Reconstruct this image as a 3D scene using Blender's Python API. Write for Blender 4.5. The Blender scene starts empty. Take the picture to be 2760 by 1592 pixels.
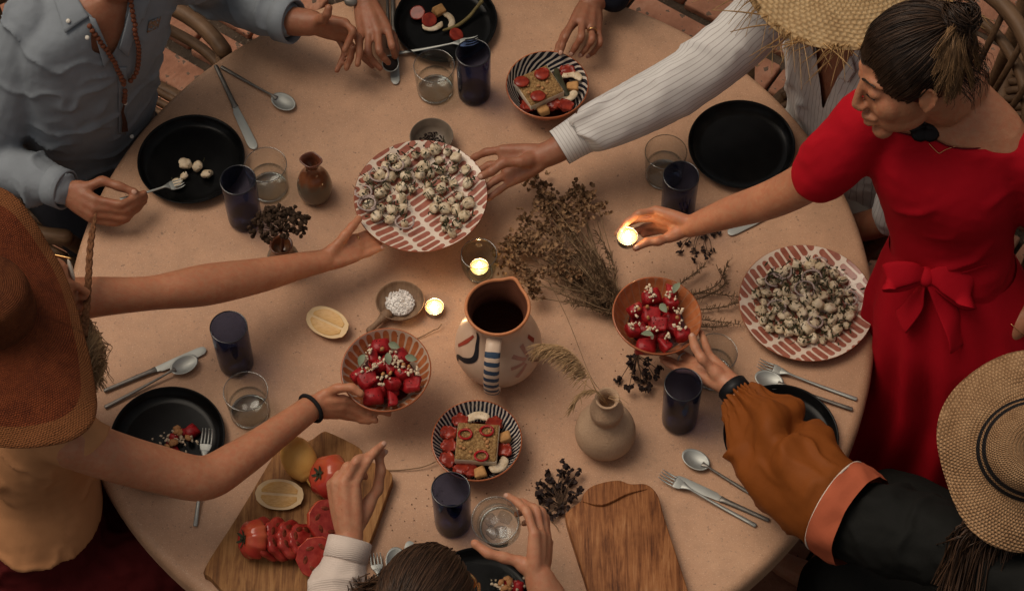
import bpy, bmesh, math, random
import numpy as np
from mathutils import Vector, Matrix, noise as mnoise

scene = bpy.context.scene
R_ = math.radians

# ---------------------------------------------------------------- camera
TOP = 0.75                       # table top above the floor
CAM_H = 4.10                     # camera above the table top
PITCH, ROLL, FPX = R_(59.204), R_(-0.635), 6228.15     # fitted to the round table, the plates and the tumblers
PW, PH = 2760.0, 1592.0
CAM = np.array([0.0, 0.0, TOP + CAM_H])
_f = np.array([0, math.cos(PITCH), -math.sin(PITCH)]); _r = np.array([1.0, 0, 0]); _u = np.cross(_r, _f)
CF = _f
CR = math.cos(ROLL) * _r + math.sin(ROLL) * _u
CU = -math.sin(ROLL) * _r + math.cos(ROLL) * _u
cam_data = bpy.data.cameras.new('camera'); cam = bpy.data.objects.new('camera', cam_data)
scene.collection.objects.link(cam); scene.camera = cam
cam_data.sensor_width = 36.0; cam_data.lens = 36.0 * FPX / PW
cam_data.clip_start = 0.05; cam_data.clip_end = 200.0
cam.matrix_world = Matrix(((CR[0], CU[0], -CF[0], CAM[0]), (CR[1], CU[1], -CF[1], CAM[1]), (CR[2], CU[2], -CF[2], CAM[2]), (0, 0, 0, 1)))

# ---------------------------------------------------------------- world, sun, exposure
SUN_EL, SUN_AZ = R_(63), R_(-66)         # azimuth measured from +Y towards +X
world = bpy.data.worlds.new('World'); scene.world = world; world.use_nodes = True
wn, wl = world.node_tree.nodes, world.node_tree.links
bg = wn['Background']
sky = wn.new('ShaderNodeTexSky'); sky.sky_type = 'NISHITA'; sky.sun_disc = False
sky.sun_elevation = SUN_EL; sky.sun_rotation = SUN_AZ; sky.dust_density = 6.0; sky.air_density = 1.2
hs = wn.new('ShaderNodeHueSaturation'); hs.inputs['Saturation'].default_value = 0.30
mx = wn.new('ShaderNodeMix'); mx.data_type = 'RGBA'; mx.blend_type = 'MULTIPLY'; mx.inputs[0].default_value = 1.0
mx.inputs[7].default_value = (1.0, 0.93, 0.85, 1)
wl.new(sky.outputs[0], hs.inputs['Color']); wl.new(hs.outputs[0], mx.inputs[6]); wl.new(mx.outputs[2], bg.inputs[0])
bg.inputs[1].default_value = 0.075
sun = bpy.data.lights.new('sun', 'SUN'); sun.energy = 1.25; sun.angle = R_(34); sun.color = (1.0, 0.84, 0.66)
sun_o = bpy.data.objects.new('sun', sun); scene.collection.objects.link(sun_o)
_sd = Vector((math.sin(SUN_AZ) * math.cos(SUN_EL), math.cos(SUN_AZ) * math.cos(SUN_EL), math.sin(SUN_EL)))
sun_o.rotation_euler = _sd.to_track_quat('Z', 'Y').to_euler(); sun_o.location = (0, 2.4, 6)
vs = scene.view_settings
vs.view_transform = 'Standard'; vs.look = 'None'; vs.gamma = 1.0; vs.use_curve_mapping = False; vs.exposure = -0.10
scene.render.engine = 'CYCLES'
scene.cycles.max_bounces = 8; scene.cycles.transmission_bounces = 8; scene.cycles.transparent_max_bounces = 32
scene.cycles.sample_clamp_indirect = 4.0

# ---------------------------------------------------------------- pixel <-> place
def X(px, py, h=0.0):
    """Photo pixel (2760 x 1592) and height above the table top -> point in the room."""
    d = CF + (px - PW / 2) / FPX * CR - (py - PH / 2) / FPX * CU
    t = (TOP + h - CAM[2]) / d[2]
    return CAM + d * t
def XX(pts): return np.array([X(*p) for p in pts])
def pix(V):
    d = np.asarray(V) - CAM
    z = d @ CF
    return np.stack([PW / 2 + FPX * (d @ CR) / z, PH / 2 - FPX * (d @ CU) / z], -1)
def in_poly(P, poly):
    poly = np.array(poly, float); x, y = P[:, 0], P[:, 1]; inside = np.zeros(len(P), bool)
    j = len(poly) - 1
    for i in range(len(poly)):
        xi, yi, xj, yj = *poly[i], *poly[j]
        c = ((yi > y) != (yj > y)) & (x < (xj - xi) * (y - yi) / (yj - yi + 1e-12) + xi)
        inside ^= c; j = i
    return inside
def unit(v):
    v = np.asarray(v, float); return v / (np.linalg.norm(v) + 1e-12)

# ---------------------------------------------------------------- shapes: every helper returns (verts, faces)
def catmull(P, m):
    P = np.asarray(P, float); n = len(P)
    if n < 3:
        t = np.linspace(0, 1, m * (n - 1) + 1)[:, None]; return P[0] + (P[-1] - P[0]) * t
    Q = np.vstack([2 * P[0] - P[1], P, 2 * P[-1] - P[-2]]); out = []
    for i in range(n - 1):
        p0, p1, p2, p3 = Q[i:i + 4]
        for k in range(m):
            t = k / m
            out.append(.5 * (2 * p1 + (p2 - p0) * t + (2 * p0 - 5 * p1 + 4 * p2 - p3) * t * t + (3 * p1 - p0 - 3 * p2 + p3) * t ** 3))
    out.append(P[-1]); return np.array(out)
def frames(P, ref=None):
    T = np.gradient(P, axis=0); T /= np.linalg.norm(T, axis=1)[:, None] + 1e-12
    a = np.array(ref, float) if ref is not None else (np.array([0, 0, 1.0]) if abs(T[0][2]) < .9 else np.array([1.0, 0, 0]))
    A = []
    for t in T:
        a = a - t * (a @ t)
        if np.linalg.norm(a) < 1e-6: a = np.cross(t, [0.3, 0.7, 0.2])
        a = unit(a); A.append(a.copy())
        if ref is not None: a = np.array(ref, float)
    A = np.array(A); return T, A, np.cross(T, A)
def grid_faces(m, n, close=True, start=0):
    i = np.arange(m - 1)[:, None] * n; j = np.arange(n if close else n - 1)[None, :]; k = (j + 1) % n
    F = np.stack([i + j, i + k, i + n + k, i + n + j], -1).reshape(-1, 4) + start
    return F.tolist()
def tube(P, rad, n=8, res=1, cap=True, ref=None, st=None):
    """Tube along P; rad: one number, one per point, or (ra, rb) per point (ra along ref)."""
    P = np.asarray(P, float); rad = np.asarray(rad, float)
    if rad.ndim == 0: rad = np.full(len(P), float(rad))
    if rad.ndim == 1: rad = np.stack([rad, rad], -1)
    if res > 1:
        rad = catmull(rad, res); P = catmull(P, res)
    if cap == 'round':
        def ext(P, rad, e):
            p, q = (P[0], P[1]) if e == 0 else (P[-1], P[-2]); d = unit(p - q); r = rad[0] if e == 0 else rad[-1]; rm = min(r)
            A = [p + d * rm * math.sin(a) for a in (.5, 1.0, 1.4)]; B = [r * math.cos(a) for a in (.5, 1.0, 1.4)]
            return (A[::-1], B[::-1]) if e == 0 else (A, B)
        a0, b0 = ext(P, rad, 0); a1, b1 = ext(P, rad, 1)
        P = np.vstack([a0, P, a1]); rad = np.vstack([b0, rad, b1])
    T, A, B = frames(P, ref)
    th = np.arange(n) * 2 * math.pi / n
    V = P[:, None, :] + rad[:, 0][:, None, None] * np.cos(th)[None, :, None] * A[:, None, :] + rad[:, 1][:, None, None] * np.sin(th)[None, :, None] * B[:, None, :]
    m = len(P); V = V.reshape(-1, 3); F = grid_faces(m, n)
    if cap:
        V = np.vstack([V, P[0], P[-1]]); c0, c1 = m * n, m * n + 1
        F += [[c0, (j + 1) % n, j] for j in range(n)] + [[c1, (m - 1) * n + j, (m - 1) * n + (j + 1) % n] for j in range(n)]
    if st is not None:
        L = np.concatenate([[0], np.cumsum(np.linalg.norm(np.diff(P, axis=0), axis=1))])
        S = np.stack([np.repeat(L, n), np.tile(th, m), np.repeat(rad.max(1), n)], -1)
        if cap: S = np.vstack([S, [0, 0, 0], [L[-1], 0, 0]])
        st.append(S)
    return V, F
def lathe(prof, n=32, close=False):
    """Profile of (r, z); r=0 points close the surface."""
    V, F, rows = [], [], []
    th = np.arange(n) * 2 * math.pi / n
    for r, z in prof:
        if r < 1e-6: rows.append(('p', len(V))); V.append([0, 0, z])
        else:
            rows.append(('r', len(V))); V += [[r * math.cos(t), r * math.sin(t), z] for t in th]
    if close: rows.append(rows[0])
    for (ka, a), (kb, b) in zip(rows, rows[1:]):
        for j in range(n):
            k = (j + 1) % n
            if ka == 'r' and kb == 'r': F.append([a + j, a + k, b + k, b + j])
            elif ka == 'p' and kb == 'r': F.append([a, b + k, b + j])
            elif ka == 'r' and kb == 'p': F.append([a + j, a + k, b])
    return np.array(V), F
def smooth_prof(p, m=4):
    return catmull(np.array(p, float), m)
def box(sx, sy, sz, b=0.0, c=(0, 0, 0)):
    bm = bmesh.new(); bmesh.ops.create_cube(bm, size=1.0)
    for v in bm.verts: v.co = Vector((v.co.x * sx, v.co.y * sy, v.co.z * sz))
    if b > 0: bmesh.ops.bevel(bm, geom=bm.edges[:], offset=b, segments=2, affect='EDGES', profile=.5)
    return from_bm(bm, c)
def from_bm(bm, c=(0, 0, 0)):
    bm.verts.ensure_lookup_table(); bm.verts.index_update()
    V = np.array([v.co[:] for v in bm.verts]) + np.array(c); F = [[v.index for v in f.verts] for f in bm.faces]; bm.free(); return V, F
def ball(c, r, sub=2, ax=None):
    """Ellipsoid: r scalar or (3), ax rows = axes."""
    bm = bmesh.new(); bmesh.ops.create_icosphere(bm, subdivisions=sub, radius=1.0); V, F = from_bm(bm)
    V = V * np.asarray(r, float)
    if ax is not None: V = V @ np.asarray(ax, float)
    return V + np.asarray(c, float), F
def join(parts):
    V, F, k = [], [], 0
    for v, f in parts:
        v = np.asarray(v); V.append(v); F += [[i + k for i in q] for q in f]; k += len(v)
    return np.vstack(V), F
def xf(m, T=(0, 0, 0), rz=0.0, s=1.0, M=None):
    V, F = m; V = np.asarray(V, float) * s
    if M is not None: V = V @ np.asarray(M).T
    if rz:
        c, q = math.cos(rz), math.sin(rz); V = V @ np.array([[c, q, 0], [-q, c, 0], [0, 0, 1]])
    return V + np.asarray(T, float), F
def axes_to(z, x=(1, 0, 0)):
    """Rotation whose local z goes to z."""
    z = unit(z); x = np.array(x, float); x = x - z * (x @ z)
    if np.linalg.norm(x) < 1e-5: x = np.cross(z, [0, 1, 0.1])
    x = unit(x); return np.stack([x, np.cross(z, x), z], 1)
def prism(poly, z0, z1, bev=0.004, dish=None):
    """Slab from a 2D outline with rounded edges; dish=(inset, depth) hollows the upper face."""
    bm = bmesh.new(); vs_ = [bm.verts.new((p[0], p[1], z0)) for p in poly]; f = bm.faces.new(vs_)
    if f.normal.z < 0: f.normal_flip()
    r = bmesh.ops.extrude_face_region(bm, geom=[f]); nv = [g for g in r['geom'] if isinstance(g, bmesh.types.BMVert)]
    for v in nv: v.co.z = z1
    bmesh.ops.recalc_face_normals(bm, faces=bm.faces[:])
    top = max(bm.faces, key=lambda q: q.calc_center_median().z)
    if dish:
        bmesh.ops.inset_region(bm, faces=[top], thickness=dish[0], depth=0)
        bmesh.ops.inset_region(bm, faces=[top], thickness=dish[0] * .5, depth=-dish[1])
    ed = [e for e in bm.edges if len(e.link_faces) == 2 and e.calc_face_angle(0) > .6]
    bmesh.ops.bevel(bm, geom=ed, offset=bev, segments=3, affect='EDGES', profile=.5, clamp_overlap=True)
    bmesh.ops.triangulate(bm, faces=[q for q in bm.faces if len(q.verts) > 4])
    return from_bm(bm)
def fuse(parts, voxel=.0035, it=4, fac=.5):
    """Union of closed shapes grown into ONE continuous skin (voxel remesh, then relaxed)."""
    V, F = join(parts)
    me = bpy.data.meshes.new('tmp'); me.from_pydata(V.tolist(), [], F); o = bpy.data.objects.new('tmp', me); scene.collection.objects.link(o)
    m = o.modifiers.new('r', 'REMESH'); m.mode = 'VOXEL'; m.voxel_size = voxel; m.adaptivity = 0
    if it:
        s = o.modifiers.new('s', 'SMOOTH'); s.factor = fac; s.iterations = it
    e = o.evaluated_get(bpy.context.evaluated_depsgraph_get()); q = e.to_mesh()
    n = len(q.vertices); a = np.empty(n * 3); q.vertices.foreach_get('co', a); a = a.reshape(-1, 3)
    F = [list(p.vertices) for p in q.polygons]
    e.to_mesh_clear(); bpy.data.objects.remove(o); bpy.data.meshes.remove(me)
    return a, F
def vnormals(V, F):
    me = bpy.data.meshes.new('tmp'); me.from_pydata(np.asarray(V).tolist(), [], F); me.update()
    a = np.empty(len(V) * 3); me.vertices.foreach_get('normal', a); bpy.data.meshes.remove(me); return a.reshape(-1, 3)
def wrinkle(m, fn):
    V, F = m; N = vnormals(V, F); d = fn(V, N); return V + N * d[:, None], F
def ns(V, sc, seed=0):
    """Noise at points, sc = scale or 3 scales."""
    Q = np.asarray(V) * np.asarray(sc, float) + seed * 7.31
    return np.array([mnoise.noise(q) for q in Q.tolist()])
def cut(m, poly, test=None):
    """Leave out the faces that lie inside an outline (for necklines and open collars)."""
    V, F = m; C = np.array([V[f].mean(0) for f in F]); k = in_poly(pix(C), poly)
    if test is not None: k &= test(C)
    F2 = [f for f, q in zip(F, k) if not q]; used = np.zeros(len(V), bool)
    for f in F2: used[f] = True
    idx = np.cumsum(used) - 1; V2 = V[used].copy(); F2 = [[int(idx[i]) for i in f] for f in F2]
    cnt = {}
    for f in F2:
        for a, b in zip(f, f[1:] + f[:1]): e = (min(a, b), max(a, b)); cnt[e] = cnt.get(e, 0) + 1
    nb = {}
    for (a, b), c in cnt.items():
        if c == 1: nb.setdefault(a, []).append(b); nb.setdefault(b, []).append(a)
    ks = [k for k in nb if len(nb[k]) == 2]
    for _ in range(10):
        Q = V2.copy()
        for k in ks: Q[k] = V2[k] * .4 + .3 * (V2[nb[k][0]] + V2[nb[k][1]])
        V2 = Q
    return V2, F2

# ---------------------------------------------------------------- objects
def mesh_from(V, F, st=None, smooth=True):
    me = bpy.data.meshes.new('mesh'); me.from_pydata(np.asarray(V, float).tolist(), [], F); me.update()
    if smooth: me.polygons.foreach_set('use_smooth', [True] * len(me.polygons))
    if st is not None:
        at = me.attributes.new('st', 'FLOAT_VECTOR', 'POINT'); at.data.foreach_set('vector', np.asarray(st, float).ravel())
    return me
ORG = {}
def thing(name, label, cat, loc=(0, 0, 0), rot=None, group=None, kind=None):
    o = bpy.data.objects.new(name, None); scene.collection.objects.link(o); o.location = loc; o.empty_display_size = .05
    if rot is not None: o.rotation_euler = rot
    o['label'] = label; o['category'] = cat
    if group: o['group'] = group
    if kind: o['kind'] = kind
    ORG[o.name] = np.array(loc, float); return o
def part(name, m, mat, parent, st=None, smooth=True, world=False, loc=None, label=None, me=None, kind=None):
    """A part (or sub-part) of a thing. world=True: the shape is given in room coordinates."""
    if me is None:
        V, F = m
        if world:
            r = parent
            while r.parent: r = r.parent
            V = np.asarray(V) - ORG[r.name]
        me = mesh_from(V, F, st, smooth)
    me.materials.append(mat) if not me.materials else None
    o = bpy.data.objects.new(name, me); scene.collection.objects.link(o); o.parent = parent
    if loc is not None: o.location = loc
    if label: o['label'] = label
    if kind: o['kind'] = kind
    return o
def single(name, m, mat, label, cat, group=None, st=None, smooth=True, kind=None):
    """A thing that is one mesh; shape in room coordinates, origin moved to its base."""
    V, F = m; V = np.asarray(V, float); c = np.array([V[:, 0].mean(), V[:, 1].mean(), V[:, 2].min()])
    me = mesh_from(V - c, F, st, smooth); me.materials.append(mat); o = bpy.data.objects.new(name, me); scene.collection.objects.link(o); o.location = c
    if kind: o['kind'] = kind
    if label: o['label'] = label
    if cat: o['category'] = cat
    if group: o['group'] = group
    ORG[o.name] = c; return o
def dup(root, loc, label=None, rot=None):
    def cp(o, parent):
        c = o.copy(); scene.collection.objects.link(c); c.parent = parent
        for ch in o.children: cp(ch, c)
        return c
    r = cp(root, None); r.location = loc
    if rot is not None: r.rotation_euler = rot
    if label: r['label'] = label
    ORG[r.name] = np.array(loc, float); return r

# ---------------------------------------------------------------- materials
class NT:
    def __init__(s, name):
        s.m = bpy.data.materials.new(name); s.m.use_nodes = True; s.t = s.m.node_tree; s.n = s.t.nodes; s.l = s.t.links; s.b = s.n['Principled BSDF']
    def new(s, k, **kw):
        q = s.n.new(k)
        for a, v in kw.items(): setattr(q, a, v)
        return q
    def link(s, a, b): s.l.new(a, b)
    def val(s, sock, v):
        if hasattr(v, 'is_output') or hasattr(v, 'links'): s.l.new(v, sock)
        else: sock.default_value = v
    def math(s, op, a, b=0.0, c=None):
        q = s.new('ShaderNodeMath', operation=op); s.val(q.inputs[0], a); s.val(q.inputs[1], b)
        if c is not None: s.val(q.inputs[2], c)
        return q.outputs[0]
    def co(s, kind='Object'): return s.new('ShaderNodeTexCoord').outputs[kind]
    def st(s):
        a = s.new('ShaderNodeAttribute', attribute_name='st'); x = s.new('ShaderNodeSeparateXYZ'); s.link(a.outputs['Vector'], x.inputs[0]); return x.outputs
    def sep(s, v):
        x = s.new('ShaderNodeSeparateXYZ'); s.link(v, x.inputs[0]); return x.outputs
    def mapping(s, v, scale=(1, 1, 1), rot=(0, 0, 0)):
        q = s.new('ShaderNodeMapping'); s.link(v, q.inputs[0]); q.inputs['Scale'].default_value = scale; q.inputs['Rotation'].default_value = rot; return q.outputs[0]
    def noise(s, v, scale, detail=4, rough=.55, dist=0.0):
        q = s.new('ShaderNodeTexNoise'); s.link(v, q.inputs['Vector']); q.inputs['Scale'].default_value = scale; q.inputs['Detail'].default_value = detail
        q.inputs['Roughness'].default_value = rough; q.inputs['Distortion'].default_value = dist; return q.outputs['Fac']
    def ramp(s, f, stops):
        q = s.new('ShaderNodeValToRGB'); s.link(f, q.inputs[0]); e = q.color_ramp.elements
        e[0].position = stops[0][0]; e[-1].position = stops[-1][0]
        for p, c in stops[1:-1]: e.new(p)
        for k, (p, c) in enumerate(stops): e[k].color = (*c, 1) if len(c) == 3 else c
        return q.outputs[0]
    def mix(s, f, a, b, op='MIX'):
        q = s.new('ShaderNodeMix', data_type='RGBA', blend_type=op); s.val(q.inputs[0], f)
        for k, v in ((6, a), (7, b)):
            if hasattr(v, 'links'): s.l.new(v, q.inputs[k])
            else: q.inputs[k].default_value = (*v, 1) if len(v) == 3 else v
        return q.outputs[2]
    def bump(s, h, strength=.3, dist=.002, prev=None):
        q = s.new('ShaderNodeBump'); s.link(h, q.inputs['Height']); q.inputs['Strength'].default_value = strength; q.inputs['Distance'].default_value = dist
        if prev is not None: s.link(prev, q.inputs['Normal'])
        return q.outputs[0]
    def out(s, color=None, rough=None, normal=None, **kw):
        kw.setdefault('Specular_IOR_Level', .2)
        if color is not None: s.val(s.b.inputs['Base Color'], (*color, 1) if isinstance(color, tuple) and len(color) == 3 else color)
        if rough is not None: s.val(s.b.inputs['Roughness'], rough)
        if normal is not None: s.link(normal, s.b.inputs['Normal'])
        for k, v in kw.items(): s.val(s.b.inputs[k.replace('_', ' ')], v)
        return s.m
def plain(name, col, rough=.6, var=.12, sc=40, bump=0.0, bsc=300, bdist=.001, **kw):
    """Base colour with a little uneven tone and fine relief."""
    t = NT(name); v = t.co(); n = t.noise(v, sc, 5)
    lo = tuple(c * (1 - var) for c in col); hi = tuple(min(1, c * (1 + var)) for c in col)
    c = t.ramp(n, [(.3, lo), (.7, hi)]); nm = None
    if bump: nm = t.bump(t.noise(v, bsc, 3), bump, bdist)
    return t.out(c, rough, nm, **kw)
random.seed(7); rng = np.random.default_rng(7)
TC = np.array([-0.086, 2.440]); TR = 0.835          # table centre and radius

# ---------------------------------------------------------------- ground with brick paving
t = NT('ground_soil'); v = t.co()
c = t.ramp(t.noise(v, 9, 6), [(.3, (.028, .020, .014)), (.7, (.075, .052, .036))])
c = t.mix(t.math('GREATER_THAN', t.noise(v, 90, 2), .66), c, (.16, .12, .09))
M_SOIL = t.out(c, .95, t.bump(t.noise(v, 60, 5), .8, .01))
ground = single('ground', (np.array([[-40, -35, -.022], [40, -35, -.022], [40, 45, -.022], [-40, 45, -.022]]), [[0, 1, 2, 3]]), M_SOIL, 'dark earth ground between the terracotta paving bricks', None, kind='structure', smooth=False)
if 'category' in ground: del ground['category']
t = NT('brick_clay'); v = t.co(); inf = t.new('ShaderNodeObjectInfo')
n = t.noise(v, 22, 6)
c = t.ramp(n, [(.25, (.24, .105, .062)), (.55, (.36, .165, .10)), (.8, (.43, .235, .155))])
rv = t.math('MULTIPLY_ADD', inf.outputs['Random'], .5, .72)
cc = t.new('ShaderNodeCombineXYZ')
for k in range(3): t.link(rv, cc.inputs[k])
c = t.mix(1.0, c, cc.outputs[0], 'MULTIPLY')
c = t.mix(t.math('GREATER_THAN', t.noise(v, 45, 3), .63), c, (.13, .085, .06))
M_BRICK = t.out(c, .88, t.bump(t.noise(v, 70, 6), .7, .006))
brick_me = []
for k in range(6):
    V, F = box(.205, .088, .04, .006)
    V = V + .0028 * np.stack([ns(V, 18, k), ns(V, 18, k + 9), ns(V, 26, k + 20)], -1); me = mesh_from(V, F); me.materials.append(M_BRICK); brick_me.append(me)
ang = R_(-35); ca, sa = math.cos(ang), math.sin(ang)
for i in range(-16, 17):
    for j in range(-26, 27):
        u, w = i * .219 + (.11 if j % 2 else 0), j * .122
        x, y = TC[0] + u * ca - w * sa, TC[1] + u * sa + w * ca
        p = pix(np.array([[x, y, 0]]))[0]
        if not (-150 < p[0] < 2910 and -130 < p[1] < 1720): continue
        if math.hypot(x - TC[0], y - TC[1] - .12) < .62: continue
        o = part('brick', None, M_BRICK, ground, me=brick_me[(i * 5 + j * 3) % 6])
        o.location = (x - ground.location.x + random.uniform(-.005, .005), y - ground.location.y + random.uniform(-.004, .004), -.019 - ground.location.z + random.uniform(-.004, .003))
        o.rotation_euler = (random.uniform(-.015, .015), random.uniform(-.015, .015), ang + random.uniform(-.03, .03) + (math.pi if random.random() < .5 else 0))

# ---------------------------------------------------------------- round plaster table
t = NT('table_plaster'); v = t.co()
big = t.noise(v, 3.0, 5, .6); mid = t.noise(v, 22, 5, .65); fine = t.noise(v, 420, 2, .6)
c = t.ramp(big, [(.28, (.425, .236, .135)), (.5, (.495, .280, .165)), (.72, (.555, .328, .198))])
c = t.mix(.55, c, t.ramp(mid, [(.3, (.66, .66, .66)), (.7, (1.0, 1.0, 1.0))]), 'MULTIPLY')
c = t.mix(t.math('MULTIPLY', t.math('GREATER_THAN', fine, .62), .45), c, (.74, .55, .40))
sp = t.noise(v, 210, 3, .6)
c = t.mix(t.math('MULTIPLY', t.math('GREATER_THAN', sp, .655), .60), c, (.16, .105, .075))
sp2 = t.noise(v, 75, 2, .5)
c = t.mix(t.math('MULTIPLY', t.math('GREATER_THAN', sp2, .745), .6), c, (.11, .07, .05))
st_ = t.ramp(t.noise(v, 12, 4, .7), [(.66, (0, 0, 0)), (.74, (1, 1, 1))])
c = t.mix(t.math('MULTIPLY', st_, .34), c, (.25, .15, .09))
st2 = t.ramp(t.noise(v, 5.5, 6, .72, .8), [(.56, (0, 0, 0)), (.70, (1, 1, 1))]); c = t.mix(t.math('MULTIPLY', st2, .30), c, (.33, .185, .105))
M_TABLE = t.out(c, t.math('MULTIPLY_ADD', mid, .25, .42), t.bump(fine, .22, .0006, t.bump(mid, .25, .002)), Specular_IOR_Level=.35)
table = thing('dining_table', 'big round table with a speckled pinkish plaster top, laid for a meal', 'table', (TC[0], TC[1], 0))
prof = [(0, TOP)] + [(r, TOP) for r in np.linspace(.1, TR - .022, 10)] + [(TR - .022 + .022 * math.sin(a), TOP - .022 + .022 * math.cos(a)) for a in np.linspace(.2, 1.57, 7)] + \
       [(TR, TOP - .045)] + [(TR - .015 + .015 * math.cos(a), TOP - .055 - .015 * math.sin(a)) for a in np.linspace(0, 1.5, 5)] + [(.2, TOP - .072), (0, TOP - .072)]
part('table_top', lathe(prof[::-1], 160), M_TABLE, table)
prof = smooth_prof([(.001, 0), (.36, 0), (.37, .03), (.30, .06), (.20, .16), (.17, .34), (.20, .54), (.30, .665), (.32, TOP - .073)], 4)
part('pedestal', lathe(prof, 64), M_TABLE, table)

# ---------------------------------------------------------------- tub chairs of bent wood
t = NT('bent_wood'); v = t.co()
g = t.noise(t.mapping(v, (6, 6, 40)), 3, 5, .6, .5)
M_WOODCH = t.out(t.ramp(g, [(.25, (.075, .040, .020)), (.6, (.15, .085, .045)), (.85, (.21, .125, .068))]), .5, t.bump(g, .2, .001))
t = NT('rattan_rod'); v = t.co(); g = t.noise(v, 60, 4)
M_RATTAN = t.out(t.ramp(g, [(.3, (.07, .035, .017)), (.7, (.14, .078, .040))]), .55, t.bump(g, .3, .001))
def make_chair(label):
    r = thing('tub_chair', label, 'chair', (0, 0, 0), group='bentwood tub chairs round the table')
    # local: faces +x
    a = np.linspace(R_(62), R_(298), 40)
    H = np.stack([.33 * np.cos(a), .33 * np.sin(a), .665 + .10 * np.clip(-np.cos(a), 0, 1) ** 1.5], -1)
    for dz, rr, nm in ((0, .019, 'back_hoop'), (-.10, .013, 'back_rail')):
        Q = H + [0, 0, dz]
        part(nm, tube(Q, rr, 10, cap='round'), M_WOODCH, r)
    part('seat_frame', tube(np.stack([.255 * np.cos(np.linspace(0, 2 * math.pi, 49)), .255 * np.sin(np.linspace(0, 2 * math.pi, 49)), np.full(49, .43)], -1), .017, 8, cap=False), M_WOODCH, r)
    for i in range(21):
        y = -.24 + i * .024; hx = math.sqrt(max(.0, .25 ** 2 - y * y))
        part('seat_rod', tube([(-hx, y, .442 - .006 * math.cos(y * 6)), (0, y, .437), (hx, y, .442)], .0098, 6, 2), M_RATTAN, r)
    for sx, sy in ((1, 1), (1, -1), (-1, 1), (-1, -1)):
        top = (.15, sy * .292, .665) if sx > 0 else (-.19, sy * .27, .72)
        part('leg', tube([top, (sx * .19, sy * .225, .44), (sx * .22, sy * .24, 0.0)], [.016, .018, .014], 8, 3), M_WOODCH, r)
    for d in range(-60, 61, 15):
        q = R_(180 + d); part('spindle', tube([(.33 * math.cos(q), .33 * math.sin(q), .665 + .10 * math.cos(R_(d)) ** 1.5), (.262 * math.cos(q), .262 * math.sin(q), .435)], .0075, 6), M_RATTAN, r)
    return r
def chair_rot(x, y, extra=0): return (0, 0, math.atan2(TC[1] - y, TC[0] - x) + extra)
CHAIRS = [((-.93, 2.98), 'bentwood tub chair under the man in the pale blue shirt', 0), ((-1.07, 1.93), 'bentwood tub chair under the woman in the terracotta hat', .2),
          ((1.06, 1.92), 'bentwood tub chair under the person in the banded crochet hat', 0), ((1.40, 3.10), 'empty bentwood tub chair behind the standing woman in red', -.3),
          ((.82, 2.99), 'bentwood tub chair under the man in the striped white shirt', 0), ((-.06, 3.62), 'bentwood tub chair under the person with the gold ring', 0),
          ((-.15, 1.22), 'bentwood tub chair under the brown haired person lifting a glass', 0)]
ch0 = make_chair(CHAIRS[0][1])
for k, ((x, y), lb, ex) in enumerate(CHAIRS):
    if k == 0: ch0.location = (x, y, 0); ch0.rotation_euler = chair_rot(x, y, ex)
    else: dup(ch0, (x, y, 0), lb, chair_rot(x, y, ex))
# ---------------------------------------------------------------- shared materials
M_BLACK = plain('black_glaze', (.005, .005, .005), .22, .3, 30, .05, 60, Specular_IOR_Level=.10)
t = NT('steel'); v = t.co(); g = t.noise(t.mapping(v, (8, 260, 60)), 4, 3)
M_STEEL = t.out((.36, .37, .345), t.math('MULTIPLY_ADD', g, .3, .36), t.bump(g, .12, .0004), Metallic=.75)
M_STEEL_D = plain('dark_steel', (.19, .175, .155), .46, .2, 60, Metallic=.7)
M_GOLD = plain('gold', (.75, .45, .18), .25, .05, 20, Metallic=1.0)
def glassmat(name, col, rough=.03, ior=1.45):
    """Thin-walled glass: lets light straight through, mirrors it by the Fresnel law."""
    t = NT(name); o = t.n['Material Output']; tr = t.new('ShaderNodeBsdfTransparent'); tr.inputs[0].default_value = (*col, 1); g = t.new('ShaderNodeBsdfGlossy'); g.inputs['Roughness'].default_value = rough
    lw_ = t.new('ShaderNodeLayerWeight'); lw_.inputs['Blend'].default_value = .5; r0 = ((ior - 1) / (ior + 1)) ** 2; fz = t.math('MULTIPLY_ADD', t.math('POWER', lw_.outputs['Facing'], 4.5), .75, r0); mxs = t.new('ShaderNodeMixShader'); t.link(fz, mxs.inputs[0]); t.link(tr.outputs[0], mxs.inputs[1]); t.link(g.outputs[0], mxs.inputs[2]); t.link(mxs.outputs[0], o.inputs[0]); t.n.remove(t.b); return t.m
M_GLASS = glassmat('clear_glass', (.955, .965, .955)); M_BLUE = glassmat('cobalt_glass', (.36, .43, .62), .05); M_WATER = glassmat('water', (.93, .95, .95), .02, 1.33)
M_GLRIM = glassmat('glass_edge', (.62, .62, .58), .10, 2.4); M_BLUERIM = glassmat('cobalt_edge', (.06, .07, .14), .10, 1.9)
M_ICE = glassmat('ice', (.88, .90, .92), .12, 1.5)

def base_at(px, py, h): p = X(px, py, h); return (p[0], p[1], TOP)

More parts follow.
